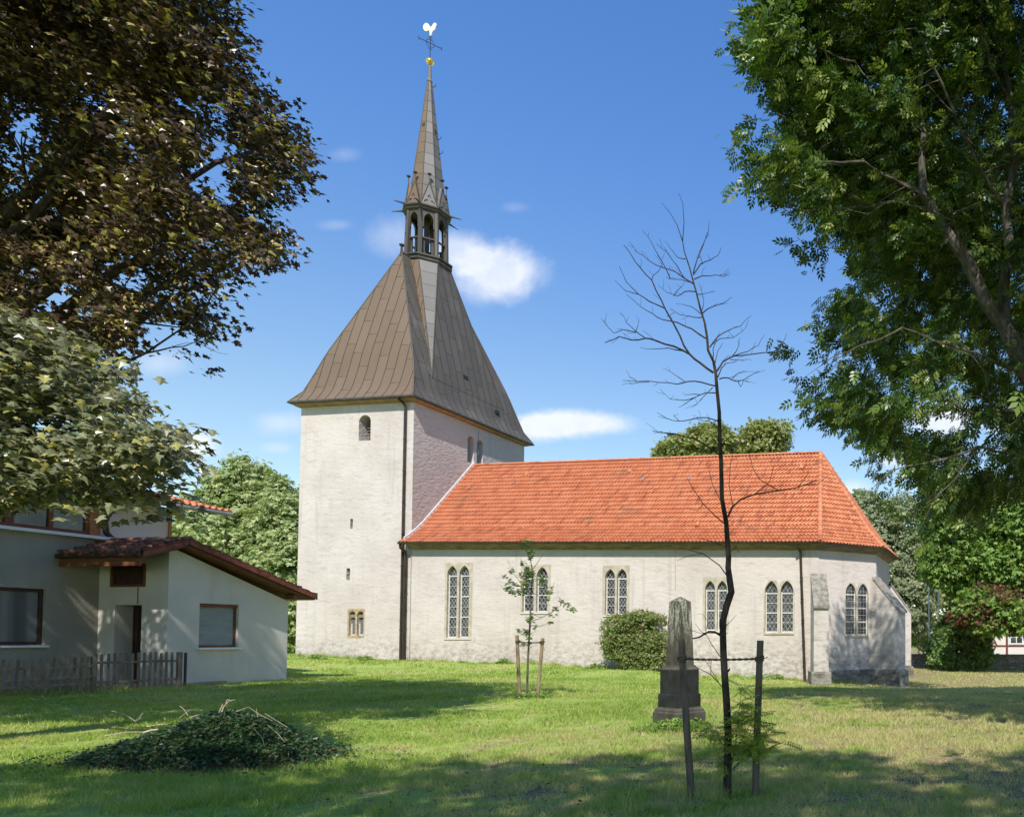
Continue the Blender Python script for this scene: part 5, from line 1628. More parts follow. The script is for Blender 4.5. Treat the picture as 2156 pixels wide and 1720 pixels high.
BR = [  # (thickness, depth drift, points in the detail view)
 (6.0, -0.5, [(765, 1055), (690, 1000), (630, 950), (540, 905), (430, 870), (380, 860), (300, 870), (230, 850), (148, 885)]),
 (5.0, -0.2, [(630, 950), (575, 845), (530, 760), (490, 690), (440, 590), (415, 530), (350, 460), (300, 390), (255, 330)]),
 (3.2, -0.5, [(490, 690), (400, 650), (340, 610), (270, 540), (230, 450)]),
 (2.4, -0.1, [(340, 610), (265, 590), (205, 530)]),
 (2.8, -0.2, [(380, 860), (330, 825), (250, 810), (200, 830), (160, 790), (125, 745)]),
 (2.2, 0.2, [(330, 825), (270, 770), (235, 710)]), (2.0, 0.1, [(320, 830), (335, 790), (345, 750)]),
 (3.0, 0.3, [(590, 930), (510, 915), (430, 920), (350, 912)]),
 (4.0, 0.6, [(720, 860), (640, 805), (560, 770), (480, 755), (420, 720), (350, 680), (270, 610)]),
 (2.4, 0.4, [(415, 530), (425, 500), (470, 450), (488, 375)]),
 (3.4, 0.3, [(650, 550), (600, 520), (545, 480), (480, 460), (400, 420), (330, 370), (288, 312)]),
 (2.6, -0.3, [(600, 520), (560, 450), (500, 370), (440, 322)]),
 (2.4, 0.2, [(605, 410), (560, 400), (520, 350), (490, 308)]), (2.4, -0.2, [(630, 540), (580, 525), (515, 522), (512, 490)]),
 (2.6, 0.2, [(520, 520), (470, 420), (410, 310), (362, 250)]),
 (3.0, 0.3, [(650, 490), (670, 420), (700, 340), (735, 260), (742, 188)]), (2.0, 0.2, [(690, 370), (715, 310), (740, 270)]),
 (2.8, -0.4, [(650, 500), (690, 440), (750, 415), (790, 390), (808, 345)]), (1.8, 0.1, [(700, 430), (690, 400), (670, 400)]),
 (2.8, 0.4, [(655, 525), (700, 505), (780, 500), (820, 510), (860, 490)]), (1.8, 0.2, [(800, 503), (825, 495), (855, 505)]),
 (3.0, -0.3, [(700, 720), (760, 680), (820, 660), (870, 626)]), (2.2, 0.3, [(675, 610), (720, 605), (768, 590)]), (2.0, 0.1, [(700, 700), (710, 640), (685, 550)]),
 (2.8, 0.3, [(660, 595), (600, 595), (560, 620), (500, 600), (450, 560)]), (2.2, 0.2, [(540, 620), (580, 570), (600, 545)]),
 (2.6, 0.5, [(705, 740), (650, 740), (600, 730), (550, 710), (500, 740)]), (2.2, 0.3, [(690, 720), (640, 680), (600, 670), (560, 665)]),
 (3.4, 0.5, [(745, 910), (790, 850), (850, 815), (920, 790), (978, 732)]), (2.4, 0.3, [(750, 900), (800, 862), (880, 855), (930, 820), (960, 770)]),
 (2.4, -0.4, [(760, 980), (762, 920), (780, 870), (790, 845)]), (2.4, 0.2, [(775, 1000), (790, 930), (818, 885)]),
 (4.4, 0.6, [(785, 1045), (820, 990), (880, 960), (980, 950), (1110, 935), (1150, 900), (1182, 832)]),
 (2.6, 0.3, [(880, 960), (960, 935), (1020, 900), (1056, 838)]), (2.0, -0.2, [(870, 965), (910, 900), (915, 855)]), (2.0, 0.3, [(860, 980), (920, 985), (980, 982)]), (2.0, 0.2, [(1110, 935), (1150, 935), (1190, 915)]),
 (3.2, -0.5, [(800, 1090), (850, 1085), (900, 1105), (960, 1080), (1025, 1045)]), (2.0, 0.1, [(870, 1090), (900, 1060), (950, 1048), (1000, 1050)]), (2.0, 0.1, [(905, 1105), (920, 1135), (935, 1100), (970, 1110)]),
 (3.0, 0.2, [(790, 1080), (810, 1030), (840, 1000), (900, 990)]),
 (3.6, -0.5, [(775, 1130), (700, 1110), (620, 1105), (560, 1120), (450, 1110), (330, 1105), (250, 1100)]), (2.0, 0.1, [(330, 1105), (290, 1080), (270, 1040)]), (2.2, 0.3, [(600, 1105), (550, 1070), (478, 1028)]), (2.0, .2, [(400, 1108), (300, 1118), (245, 1124)]),
 (3.0, 0.5, [(780, 1170), (720, 1170), (660, 1195), (600, 1235), (568, 1252)]), (2.4, 0.3, [(660, 1195), (600, 1212), (520, 1205), (460, 1145)]), (2.2, -.3, [(760, 1140), (700, 1200), (640, 1255)]), (2.0, .3, [(690, 1180), (620, 1180), (590, 1168)]),
 (3.0, -0.4, [(790, 1330), (730, 1310), (640, 1320), (570, 1330), (500, 1315), (443, 1280)]), (2.8, -0.3, [(795, 1370), (740, 1330), (650, 1310)]), (1.8, .1, [(570, 1330), (540, 1300), (565, 1288)]),
 (5.0, -0.6, [(800, 1520), (740, 1480), (660, 1430), (560, 1405), (480, 1395), (420, 1385)]), (2.4, .1, [(560, 1405), (520, 1398), (425, 1398)]), (2.0, .2, [(560, 1405), (580, 1420), (500, 1415)]),
 (4.6, 0.4, [(840, 2330 - 400), (870, 1880), (930, 1790), (1010, 1700)]),
]
mb = MB()
rb_ = random.Random(12)
for th, dr, pts in BR[:-1]:
    ds = rb_.uniform(-0.04, 0.04)
    L = [P(*Z6(*q), DT + dr * (i / (len(pts) - 1)) ** 1.2) for i, q in enumerate(pts)]
    # small kinks between the traced joints
    LL = []
    for i in range(len(L) - 1):
        LL.append(L[i]); m_ = L[i].lerp(L[i + 1], 0.5); s_ = (L[i + 1] - L[i]).length
        LL.append(m_ + Vector((rb_.uniform(-1, 1), rb_.uniform(-1, 1), rb_.uniform(-1, 1))) * 0.05 * s_)
    LL.append(L[-1])
    n = len(LL)
    mb.tube(LL, [max(0.0017, th * k_ / 2 * 0.9 * (1 - 0.72 * i / (n - 1))) for i in range(n)], 5)
    for i in range(2, n - 1):                   # short side twigs
        if rb_.random() < 0.5:
            d = (LL[i + 1] - LL[i]).normalized(); s_ = Vector((rb_.uniform(-1, 1), rb_.uniform(-.6, .6), rb_.uniform(-0.3, 1))).normalized()
            l = rb_.uniform(0.04, 0.16)
            e = LL[i] + (d + s_ * 0.8).normalized() * l
            mb.tube([LL[i], LL[i].lerp(e, 0.5) + s_ * 0.01, e], [0.0022, 0.0018, 0.0013], 4)
mb.build('crown_branches', M_bark_d, bare)
mb = MB()
LOW = [(5.4, 0.2, [(1533, 1088), (1543, 1066), (1560, 1051), (1590, 1040), (1640, 1033), (1680, 1026), (1718, 1012)]),
       (2.6, .2, [(1640, 1033), (1600, 1010), (1585, 985), (1578, 955)]), (2.2, .1, [(1543, 1066), (1535, 1020), (1538, 980), (1545, 940)]), (2.4, 0.2, [(1680, 1026), (1700, 1000), (1705, 985)]),
       (2.4, .3, [(1590, 1040), (1620, 1015), (1630, 980)]), (2, .2, [(1690, 1022), (1722, 1018), (1745, 1000)]),
       (3.0, -0.3, [(1528, 1105), (1505, 1085), (1480, 1060), (1460, 1030), (1448, 1008)]), (2, -.1, [(1480, 1060), (1470, 1075), (1445, 1070)]), (2.2, .2, [(1525, 1070), (1500, 1020), (1490, 975)]),
       (3.4, -.2, [(1533, 1215), (1515, 1190), (1480, 1165), (1440, 1155)]), (1.8, 0, [(1480, 1165), (1450, 1170), (1425, 1180)]),
       (2.6, .2, [(1526, 1150), (1500, 1140), (1470, 1132)]), (2.2, .2, [(1540, 1160), (1550, 1150), (1556, 1163)]),
       (2.4, .1, [Z3(620, 665), Z3(560, 600), Z3(500, 570), Z3(460, 545)]), (2.0, -.2, [Z3(615, 520), Z3(560, 440), Z3(540, 400), Z3(470, 378), Z3(440, 372)]),
       (1.8, -.1, [Z3(540, 400), Z3(510, 380), Z3(480, 340)]), (1.6, 0, [Z3(530, 400), Z3(545, 330), Z3(520, 295), Z3(490, 290)]), (1.6, .1, [Z3(600, 640), Z3(540, 540), Z3(500, 500)]),
       (1.6, .1, [Z3(640, 350), Z3(670, 320), Z3(690, 295)]), (1.6, .1, [Z3(560, 600), Z3(560, 540), Z3(575, 500)])]
for th, dr, pts in LOW:
    L = [P(*q, DT + dr * i / (len(pts) - 1)) for i, q in enumerate(pts)]
    n = len(L); mb.tube(L, [max(0.0016, th * k_ / 2 * 0.9 * (1 - 0.6 * i / (n - 1))) for i in range(n)], 5)
mb.build('lower_twigs', M_bark_d, bare)
mb = MB()
mb.tube([P(*Z3(*q), DT - d) for q, d in (((622, 405), 0.0), ((605, 398), .02), ((580, 383), .05), ((550, 381), .08), ((525, 395), .1), ((500, 410), .12), ((465, 417), .14))], [0.016, 0.013, 0.011, 0.010, 0.010, 0.009, 0.007], 7)
mb.build('dead_stub', M_bark_d, bare); mb = MB()
mb.tube([P(*Z3(640, 590), DT), P(*Z3(652, 578), DT - .01), P(*Z3(655, 570), DT - .02)], [0.012, 0.011, 0.008], 6)
mb.build('dead_stub', M_bark_d, bare)
# leafy root shoots
rs = thing('robinia_shoots', (bx_.x + 0.1, DT, tz(bx_.x, DT)), 'yellow green feathery shoots growing round the foot of the bare tree trunk', 'shrub')
mb = MB(); lc, la, ln, ls = [], [], [], []
rr = random.Random(8)
tips = [((1540, 1610), (1562, 1440), 34), ((1540, 1600), (1598, 1490), 38), ((1542, 1620), (1640, 1520), 40), ((1530, 1580), (1490, 1520), 26), ((1545, 1590), (1600, 1560), 34), ((1535, 1560), (1575, 1500), 26), ((1530, 1610), (1500, 1580), 14), ((1550, 1600), (1655, 1560), 16)]
for (a, b, n) in tips:
    d = rr.uniform(-0.25, 0.3)
    A = P(*a, DT + 0.05); A.z = max(A.z, 0.0); B = P(*b, DT + d)
    st = wiggle(A, B, 6, 0.06, 0.0, n); mb.tube(st, [0.006, .005, .005, .004, .003, .002, .0015], 5)
    for i in range(n):
        k = rr.uniform(0.25, 1.0); q = st[min(5, int(k * 6))].lerp(st[min(6, int(k * 6) + 1)], (k * 6) % 1)
        an_ = rr.uniform(0, 2 * math.pi)
        ax = Vector((math.cos(an_), math.sin(an_) * 0.8, rr.uniform(-0.5, 0.4)))
        lc.append(q); la.append(ax); ln.append(Vector((rr.uniform(-.4, .4), rr.uniform(-.7, .1), 1))); ls.append(rr.uniform(0.14, 0.27))
mb.build('stems', M_bark_d, rs)
leaves('foliage', M_robinia, np.array(lc), np.array(la), np.array(ln), np.array(ls), ROB, rs)

# ================================================================== YOUNG OAK
DY = 20.9
yb = P(1110, 1468, DY)
oak = thing('oak_sapling', (yb.x, yb.y, tz(yb.x, yb.y)), 'young oak sapling with sparse leaf clusters in front of the church wall', 'tree')
Q = lambda x, y: ((1120 + x / 4.3) * .9374, (1200 + y / 4.3) * .9374)
mb = MB()
tpx = [(1110, 1470), (1110, 1440), (1112, 1380), (1115, 1330), Q(305, 800), Q(312, 600), Q(325, 420), Q(320, 320), Q(305, 230), Q(285, 150), Q(265, 70)]
T_ = [P(x, y, DY) for x, y in tpx]; T_[0].z = tz(yb.x, yb.y) - 0.1
mb.tube(T_, [0.034, .032, .028, .025, .022, .02, .016, .012, .009, .006, .003], 8)
tw_ = [[(312, 880), (400, 885), (500, 850)], [(310, 840), (400, 810), (480, 770), (560, 720), (620, 660)], [(310, 760), (400, 800), (430, 790)], [(620, 655), (690, 680), (715, 730)], [(600, 690), (590, 640)],
       [(318, 600), (200, 550), (120, 560), (60, 510)], [(325, 560), (400, 600), (480, 560), (510, 530), (540, 460)], [(320, 540), (200, 450), (130, 360), (85, 240)], [(215, 500), (110, 455), (55, 412)],
       [(322, 430), (400, 440), (430, 400)], [(320, 380), (240, 290), (200, 200)], [(322, 350), (370, 280), (430, 190)], [(300, 980), (250, 930)], [(295, 1070), (240, 1060)]]
for i, b in enumerate(tw_):
    dd = ((i * 37) % 11 - 5) * 0.07
    mb.tube([P(*Q(*q), DY + dd * j / max(1, len(b) - 1)) for j, q in enumerate(b)], [0.010 * (1 - 0.65 * j / (len(b) - 1)) for j in range(len(b))], 5)
mb.build('trunk', M_bark_g, oak)
cl = [(265, 70, 45, 30), (270, 110, 40, 24), (300, 160, 35, 24), (300, 215, 30, 22), (235, 275, 28, 16), (130, 355, 38, 22), (50, 412, 24, 10), (110, 455, 26, 12), (150, 485, 24, 10), (80, 520, 42, 30), (130, 560, 36, 20), (190, 550, 32, 16),
      (260, 480, 55, 46), (285, 400, 50, 34), (290, 335, 50, 34), (215, 380, 28, 12), (320, 370, 40, 22), (250, 550, 50, 30), (415, 430, 45, 28), (425, 490, 40, 22), (490, 560, 38, 24), (470, 625, 16, 7), (510, 515, 12, 4), (600, 640, 24, 10), (650, 672, 34, 14), (712, 722, 32, 16), (730, 705, 12, 4),
      (540, 730, 36, 18), (500, 775, 30, 12), (500, 850, 22, 11), (310, 800, 50, 26), (290, 830, 35, 14), (355, 895, 26, 10), (270, 940, 38, 20), (295, 990, 40, 20), (240, 1060, 30, 16), (310, 1090, 10, 3), (300, 1045, 16, 6), (210, 930, 30, 8)]
cc, aa, nn_, ss = [], [], [], []
for (x, y, r_, n) in cl:
    dd = rr.uniform(-0.35, 0.35)
    for i in range(int(n * 1.0)):
        c = P(*Q(x + rr.gauss(0, r_ * 0.45), y + rr.gauss(0, r_ * 0.42)), DY + dd + rr.gauss(0, 0.1))
        cc.append(c); an_ = rr.uniform(0, 6.28); aa.append((math.cos(an_), math.sin(an_), rr.uniform(-.6, .6))); nn_.append((rr.uniform(-.6, .6), rr.uniform(-.9, .3), 0.8)); ss.append(rr.uniform(0.07, 0.12))
leaves('foliage', M_oak, np.array(cc), np.array(aa), np.array(nn_), np.array(ss), MAPLE, oak)
st1, _, st1b = stake((1088.5, 1337), (1095, 1466), DY - 0.15, 0.046, M_stake2, 'pale round post with rope on the tower side of the oak sapling')
st2, _, st2b = stake((1142.5, 1343), (1131, 1471), DY - 0.25, 0.046, M_stake2, 'brown leaning post on the apse side of the oak sapling')
ra2, rb2 = P(1090, 1351, DY - .15), P(1141, 1352, DY - .25)
rope(ra2, rb2, 0.012, 'tie_rope', 'thin rope tying the oak sapling between two pale posts', [(ra2, 0.05, 0), (rb2, 0.05, 0)])
# weed tufts
def tuft(name, label, x, y, D, rx, ry, n, size, mat, tpl=SIMPLE, cat='plant', h=0.25):
    c0 = P(x, y, D); t_ = thing(name, (c0.x, c0.y, tz(c0.x, c0.y)), label, cat)
    a = rng.normal(size=(n, 2)) * np.array([rx, ry])
    xx, yy2 = c0.x + a[:, 0], c0.y + a[:, 1]
    zz = terr(xx, yy2) + rng.random(n) * h * np.exp(-(a[:, 0] / (rx * 1.6)) ** 2)
    c = np.stack([xx, yy2, zz], 1)
    ax = gauss(n) * np.array([1, 1, .5]) + np.array([0, 0, .4]); nm = gauss(n) * .5 + np.array([0, -0.2, 1])
    leaves('foliage', mat, c, ax, nm, size * (.6 + .8 * rng.random(n)), tpl, t_)
    return t_
tuft('weed_patch', 'low leafy weeds growing round the foot of the stone obelisk', 1425, 1541, 14.0, 0.42, 0.22, 1500, 0.06, M_green, PAIR, h=0.22)
tuft('weed_patch', 'ring of weeds round the foot of the oak sapling', 1115, 1470, 20.7, 0.38, 0.2, 700, 0.07, M_green, PAIR, h=0.14)
for (x, y, w_, lb) in [(770, 1387, .3, 'small weed tuft at the foot of the tower below the twin window'), (1060, 1396, .22, 'small weed tuft at the nave wall beside the tall twin window'), (1340 * 0.9374, 1403, .35, 'weed tuft at the nave wall beside the round shrub'), (668, 1382, .3, 'weed tuft at the tower foot beside the white annex'), (1625, 1428, .5, 'weed strip at the nave foot below the twin window nearest the buttress')]:
    Dw = 41.2 if x < 900 else (40.6 if x < 1200 else (39.6 if x < 1500 else 38.2))
    tuft('weed_tuft', lb, x, y, Dw, w_, 0.1, 260, 0.10, M_green, PAIR, h=0.3)

# ================================================================== SHRUB AT THE NAVE WALL
sx0 = P(1333, 1410, 39.3)
gz_ = tz(sx0.x, sx0.y)
k39 = 39.3 / F
bl = [(1292, 1318, 26, 24), (1322, 1312, 24, 22), (1352, 1306, 24, 20), (1382, 1316, 22, 24), (1288, 1350, 24, 26), (1320, 1348, 30, 30), (1355, 1345, 30, 30), (1390, 1350, 26, 30), (1296, 1376, 20, 14), (1325, 1380, 26, 22), (1360, 1382, 30, 26), (1395, 1385, 24, 26), (1340, 1402, 36, 12), (1385, 1402, 30, 12), (1306, 1300, 10, 8), (1345, 1292, 12, 8), (1375, 1298, 10, 8), (1420, 1365, 24, 34)]
blob_tree('shrub', 'dense rounded green shrub against the sunlit nave wall below a twin window', 'shrub', (sx0.x, sx0.y), 0.05,
          [((x - CX) * k39, 39.45 + 0.1 * math.sin(x), zy(y, 39.3), rx * k39, 0.75, ry * k39) for x, y, rx, ry in bl], 30000, 0.10, M_privet, M_bark_m, TRIO, shell=0.55, sparse=0.40, m=8, up=.5)

# fallen leaves lying loose on the lawn
nl = 3800
yl = 6.2 + 18 * rng.random(nl) ** 1.5; xl_ = (-60 - CX) / F * yl + rng.random(nl) * (2230 + 60) / F * yl
kl = vnoise(xl_, yl, 1.6, 77) > 0.35; xl_, yl = xl_[kl], yl[kl]
fl_ = leaves('fallen_leaves', M_dryleaf, np.stack([xl_, yl, terr(xl_, yl) + .035], 1), gauss(len(xl_)) * np.array([1, 1, .3]), gauss(len(xl_)) * .35 + np.array([0, 0, 1]), .055 * (.5 + .8 * rng.random(len(xl_))), SIMPLE, None)
tag(fl_, 'brown fallen leaves scattered loosely over the lawn', 'fallen leaves', kind='stuff')

# ================================================================== BRUSH PILE
pc = P(468, 1595, 10.5)
pile = thing('brush_pile', (pc.x, pc.y, 0), 'low heap of cut branches overgrown with dark ivy leaves on the lawn', 'brush pile')
def ph_(x, y):
    dx, dy = (x - pc.x), (y - pc.y)
    a = np.exp(-((np.abs(dx - 0.10) / 0.90) ** 2.2) - (np.abs(dy) / 0.72) ** 2.4) * 0.58
    b = 0.15 * np.exp(-((dx + 1.15) / 0.8) ** 2 - ((dy + .1) / 0.6) ** 2)
    return a + b + 0.07 * (vnoise(x, y, 0.22, 9) - 0.5) * np.clip(a * 4, 0, 1)
gx, gy = np.meshgrid(np.linspace(pc.x - 2.6, pc.x + 2.2, 60), np.linspace(pc.y - 1.6, pc.y + 1.6, 44))
hz_ = ph_(gx.ravel(), gy.ravel())
vz = terr(gx.ravel(), gy.ravel()) + hz_ - 0.05
vs_ = np.stack([gx.ravel(), gy.ravel(), vz], 1); ff = [(j * 60 + i, j * 60 + i + 1, (j + 1) * 60 + i + 1, (j + 1) * 60 + i) for j in range(43) for i in range(59)]
ff = [f for f in ff if hz_[f[0]] > 0.06]
mb = MB(); mb.v = vs_.tolist(); mb.f = ff; mb.t = [0.5] * len(ff); mb.build('mound', simple('dark_litter', (0.05, 0.035, 0.022), 0.95, 0.5, 12, bump=0.6), pile, smooth=True)
def surf(n, sx, sy, ox_=0.0, mn=0.05):
    x = pc.x + ox_ + rng.normal(size=n) * sx; y = pc.y + rng.normal(size=n) * sy
    h = ph_(x, y); k = (rng.random(n) < np.clip(h * 6 + 0.04, 0, 1))
    return x[k], y[k], h[k]
x, y, h = surf(32000, 0.84, 0.55)
c = np.stack([x, y, terr(x, y) + h - 0.04 + rng.random(len(x)) ** 2 * 0.13], 1)
nm = gauss(len(x)) * 0.6 + np.array([0, -0.25, 0.9])
xs2 = pc.x - 0.5 + rng.normal(size=2600) * 1.15; ys2 = pc.y - .1 + rng.normal(size=2600) * .5; k2 = vnoise(xs2, ys2, .35, 91) > .5
c = np.concatenate([c, np.stack([xs2, ys2, terr(xs2, ys2) + ph_(xs2, ys2) + .05 * rng.random(2600)], 1)[k2]]); x = c[:, 0]
nm = gauss(len(x)) * 0.6 + np.array([0, -0.25, 0.9])
leaves('ivy_leaves', M_ivy, c, gauss(len(x)) * np.array([1, 1, .35]), nm, 0.046 * (.4 + 1.0 * rng.random(len(x)) ** 1.5), MAPLE, pile)
x, y, h = surf(4500, 1.1, 0.65, -0.25)
c = np.stack([x, y, terr(x, y) + h - 0.02 + rng.random(len(x)) * 0.05], 1)
leaves('dead_leaves', M_dryleaf, c, gauss(len(x)) * np.array([1, 1, .5]), gauss(len(x)) * .7 + np.array([0, -.2, .8]), 0.05 * (.5 + .8 * rng.random(len(x))), SIMPLE, pile)
QB = lambda x, y: ((200 + x / 3.593) * .9374, (1560 + y / 3.593) * .9374)
mb = MB()
for th, d, pts in [(9, 0, [(940, 185), (1040, 165), (1068, 150), (1085, 100), (1110, 70), (1140, 45)]), (6, 0.02, [(1050, 150), (1062, 110), (1080, 78)]), (7, .02, [(1105, 75), (1115, 40), (1135, 40)]), (3.5, 0.0, [(1140, 48), (1180, 38)]), (4, .05, [(1060, 160), (1100, 145)]),
                   (3, .1, [(1140, 160), (1200, 130), (1290, 95)]), (3, .1, [(730, 185), (790, 140), (820, 108)]), (3, .1, [(798, 165), (765, 115), (730, 88)]), (4, 0, [(820, 180), (900, 155)]),
                   (6, -.1, [(130, 330), (200, 318), (300, 300), (440, 298)]), (14, -.1, [(440, 305), (500, 285), (560, 278)]), (3, .2, [(180, 130), (280, 150), (370, 210), (430, 150)]), (2.5, .2, [(370, 215), (410, 190), (435, 145)]),
                   (4, -.1, [(460, 255), (560, 240), (640, 232)]), (3, -.3, [(1200, 235), (1225, 300), (1245, 330)]), (2, -.4, [(1330, 270), (1400, 350), (1415, 410)]), (2, -.5, [(1055, 460), (1058, 540)]), (3, -.5, [(1608, 465), (1610, 500)]), (2.4, -.3, [(1440, 240), (1530, 320), (1580, 380)]),
                   (2, .2, [(1290, 100), (1380, 160), (1480, 210)]), (2, .2, [(1350, 110), (1360, 180)]), (2.4, -.6, [(1000, 600), (1025, 500)]), (3, -.2, [(500, 300), (520, 345)]), (2, .1, [(1420, 150), (1500, 200), (1600, 260)])]:
    L = [P(*QB(*q), 10.35 + d * .5) for q in pts]
    mb.tube(L, [max(0.0022, th * 10.6 / F / 3.83 / 2 * 1.25 * (1 - .4 * i / len(L))) for i in range(len(L))], 6)
mb.build('cut_branches', M_twig, pile)
mb = MB(); rt = random.Random(4)
for i in range(200):
    xx, yy2 = pc.x + rt.gauss(0, 0.8), pc.y + rt.gauss(0, 0.5); h = float(ph_(np.array([xx]), np.array([yy2]))[0])
    if h < 0.08: continue
    b = Vector((xx, yy2, tz(xx, yy2) + h - 0.01)); a = rt.uniform(0, 6.28); l = rt.uniform(.1, .35)
    e = b + Vector((math.cos(a) * l, math.sin(a) * l, rt.uniform(-.1, .12))); mb.tube(wiggle(b, e, 3, .1, 0, i), [.004, .003, .003, .002], 4)
mb.build('twigs', M_bark_g, pile)

# ================================================================== BIG TREES
def limb_tree(t_, mat, tr, limbs, seed=3, ok=lambda q: True):
    mb = MB(); mb.tube([Vector(p) for p, _ in tr], [r for _, r in tr], 12); mb.build('trunk', mat, t_)
    mb = MB()
    rr_ = random.Random(seed)
    for (a, b, r, k) in limbs:
        pts = wiggle(a, b, 7, 0.16, 0.03, rr_.randint(0, 999)); mb.tube(pts, [r * (1 - .75 * i / 7) for i in range(8)], 7)
        for j in range(k):
            q = pts[rr_.randint(2, 7)]; L = (Vector(b) - Vector(a)).length
            d = ((Vector(b) - Vector(a)).normalized() + Vector((rr_.uniform(-1, 1), rr_.uniform(-1, 1), rr_.uniform(-.8, .5)))).normalized()
            e = q + d * L * rr_.uniform(.12, .25)
            if not ok(e): continue
            p2 = wiggle(q, e, 5, .18, -.03, rr_.randint(0, 999)); mb.tube(p2, [r * .35 * (1 - .8 * i / 5) for i in range(6)], 5)
            for jj in range(3):
                q2 = p2[rr_.randint(1, 5)]; e2 = q2 + (d + Vector((rr_.uniform(-1, 1), rr_.uniform(-1, 1), rr_.uniform(-1, .5))) * .9).normalized() * L * rr_.uniform(.05, .10)
                mb.tube(wiggle(q2, e2, 3, .15, 0, rr_.randint(0, 999)), [r * .12, r * .1, r * .07, r * .04], 4)
    mb.build('limbs', mat, t_)
def out_of_frame(p, m=40):
    x, y = project(p)
    vis = (~np.isnan(x)) & (x > -m) & (x < 2156 + m) & (y > -m) & (y < 1720 + m)
    return ~vis
def fill_poly(polys, holes, n, D0, D1, dfun=None):
    """points inside picture outline at real depths D0..D1"""
    pts = []
    poly = polys
    a = np.array(poly); x0, y0 = a.min(0); x1, y1 = a.max(0)
    x = x0 + (x1 - x0) * rng.random(n * 6); y = y0 + (y1 - y0) * rng.random(n * 6)
    k = in_poly(x, y, poly)
    for (hx, hy, rx, ry) in holes:
        k &= (((x - hx) / rx) ** 2 + ((y - hy) / ry) ** 2) > 1
    x, y = x[k][:n], y[k][:n]
    d = D0 + (D1 - D0) * rng.random(len(x))
    if dfun is not None: d = dfun(x, y, d)
    b = -(y - CY) / F; k_ = d / (cp - sp * b)
    return np.stack([(x - CX) / F * k_, d, EYE + k_ * (sp + cp * b)], 1)

def clumps(poly, holes, ncl, per, rad, D0, D1, dfun=None, flat=0.6, extra=0.06):
    """twig ends gathered in clumps; whole clumps stay inside the crown outline, so its edge is lobed"""
    cc = fill_poly(poly, holes, int(ncl * 1.5), D0, D1, dfun)
    r = rad * (0.5 + 0.9 * rng.random(len(cc)))
    x, y = project(cc)
    e = r * F / cc[:, 1] * 0.80
    k = np.ones(len(cc), bool)
    for a in np.linspace(0, 2 * np.pi, 9)[:-1]:
        k &= in_poly(x + np.cos(a) * e, y + np.sin(a) * e * flat, poly)
    cc, r = cc[k][:ncl], r[k][:ncl]
    # small clumps hug the outline
    sm2 = fill_poly(poly, holes, int(ncl * 0.9), D0, D1, dfun)
    cc = np.concatenate([cc, sm2]); r = np.concatenate([r, rad * 0.28 * (0.6 + 0.8 * rng.random(len(sm2)))])
    nper = np.maximum(3, (per * (r / rad) ** 2).astype(int))
    pts = np.repeat(cc, nper, 0)
    d = norm(gauss(len(pts))) * (rng.random(len(pts)) ** 0.45)[:, None]
    pts = pts + d * np.repeat(r, nper)[:, None] * np.array([1, 1, flat])
    ex = fill_poly(poly, holes, int(ncl * per * extra), D0, D1, dfun)
    pts = np.concatenate([pts, ex])
    x, y = project(pts)
    k = np.ones(len(pts), bool)
    for (hx, hy, rx, ry) in holes:
        k &= (((x - hx) / rx) ** 2 + ((y - hy) / ry) ** 2) > rng.uniform(0.7, 1.15, len(pts))
    return pts[k]

# --- bronze maple on the left
mtx, mty = -14.6, 11.5
maple = thing('maple_tree', (mtx, mty, tz(mtx, mty)), 'huge bronze leaved maple whose drooping crown hangs over the white house', 'tree')
mp = [(-160, -260), (120, -320), (380, -200), (485, -20), (505, 55), (530, 100), (525, 130), (582, 165), (588, 215), (618, 232), (650, 288), (656, 350), (648, 408), (606, 412), (612, 440), (598, 458), (622, 532), (585, 562), (548, 552), (512, 596), (474, 606), (452, 606), (492, 640), (474, 662), (500, 722), (465, 742), (436, 790),
      (400, 770), (372, 735), (350, 740), (310, 705), (292, 722), (285, 800), (200, 820), (120, 800), (60, 790), (-160, 790)]
holes = [(425, 372, 34, 26), (455, 318, 26, 22), (400, 230, 18, 12), (375, 215, 14, 10), (330, 700, 40, 26), (55, 275, 34, 26), (20, 330, 26, 22), (120, 615, 36, 22), (410, 395, 20, 14), (220, 560, 16, 8), (465, 240, 18, 10), (165, 180, 14, 8), (15, 205, 14, 10), (480, 430, 16, 12), (240, 300, 10, 8), (110, 440, 12, 8)]
holes += [(60, 240, 14, 8), (200, 215, 12, 8), (245, 250, 20, 8), (150, 520, 16, 8), (330, 520, 12, 10), (280, 590, 18, 8), (360, 640, 14, 8), (60, 560, 16, 10), (300, 330, 8, 14), (460, 520, 12, 8), (530, 330, 8, 14), (560, 480, 10, 8), (90, 650, 18, 8), (180, 660, 14, 8), (20, 470, 12, 10), (335, 60, 12, 6), (400, 470, 10, 6)]
holes = [(a, b, c_ * 1.4 + 4, d_ * 1.4 + 4) for a, b, c_, d_ in holes]
c = clumps(mp, holes, 300, 34, 0.55, 10.0, 15.5, None, 0.6)
o = c - np.array([mtx, mty, 6.5]); o[:, 2] *= .4
lc1 = sprays_to_leaves(c, o, 7, 0.12, 0.100, 0.55, .5, 0.9)
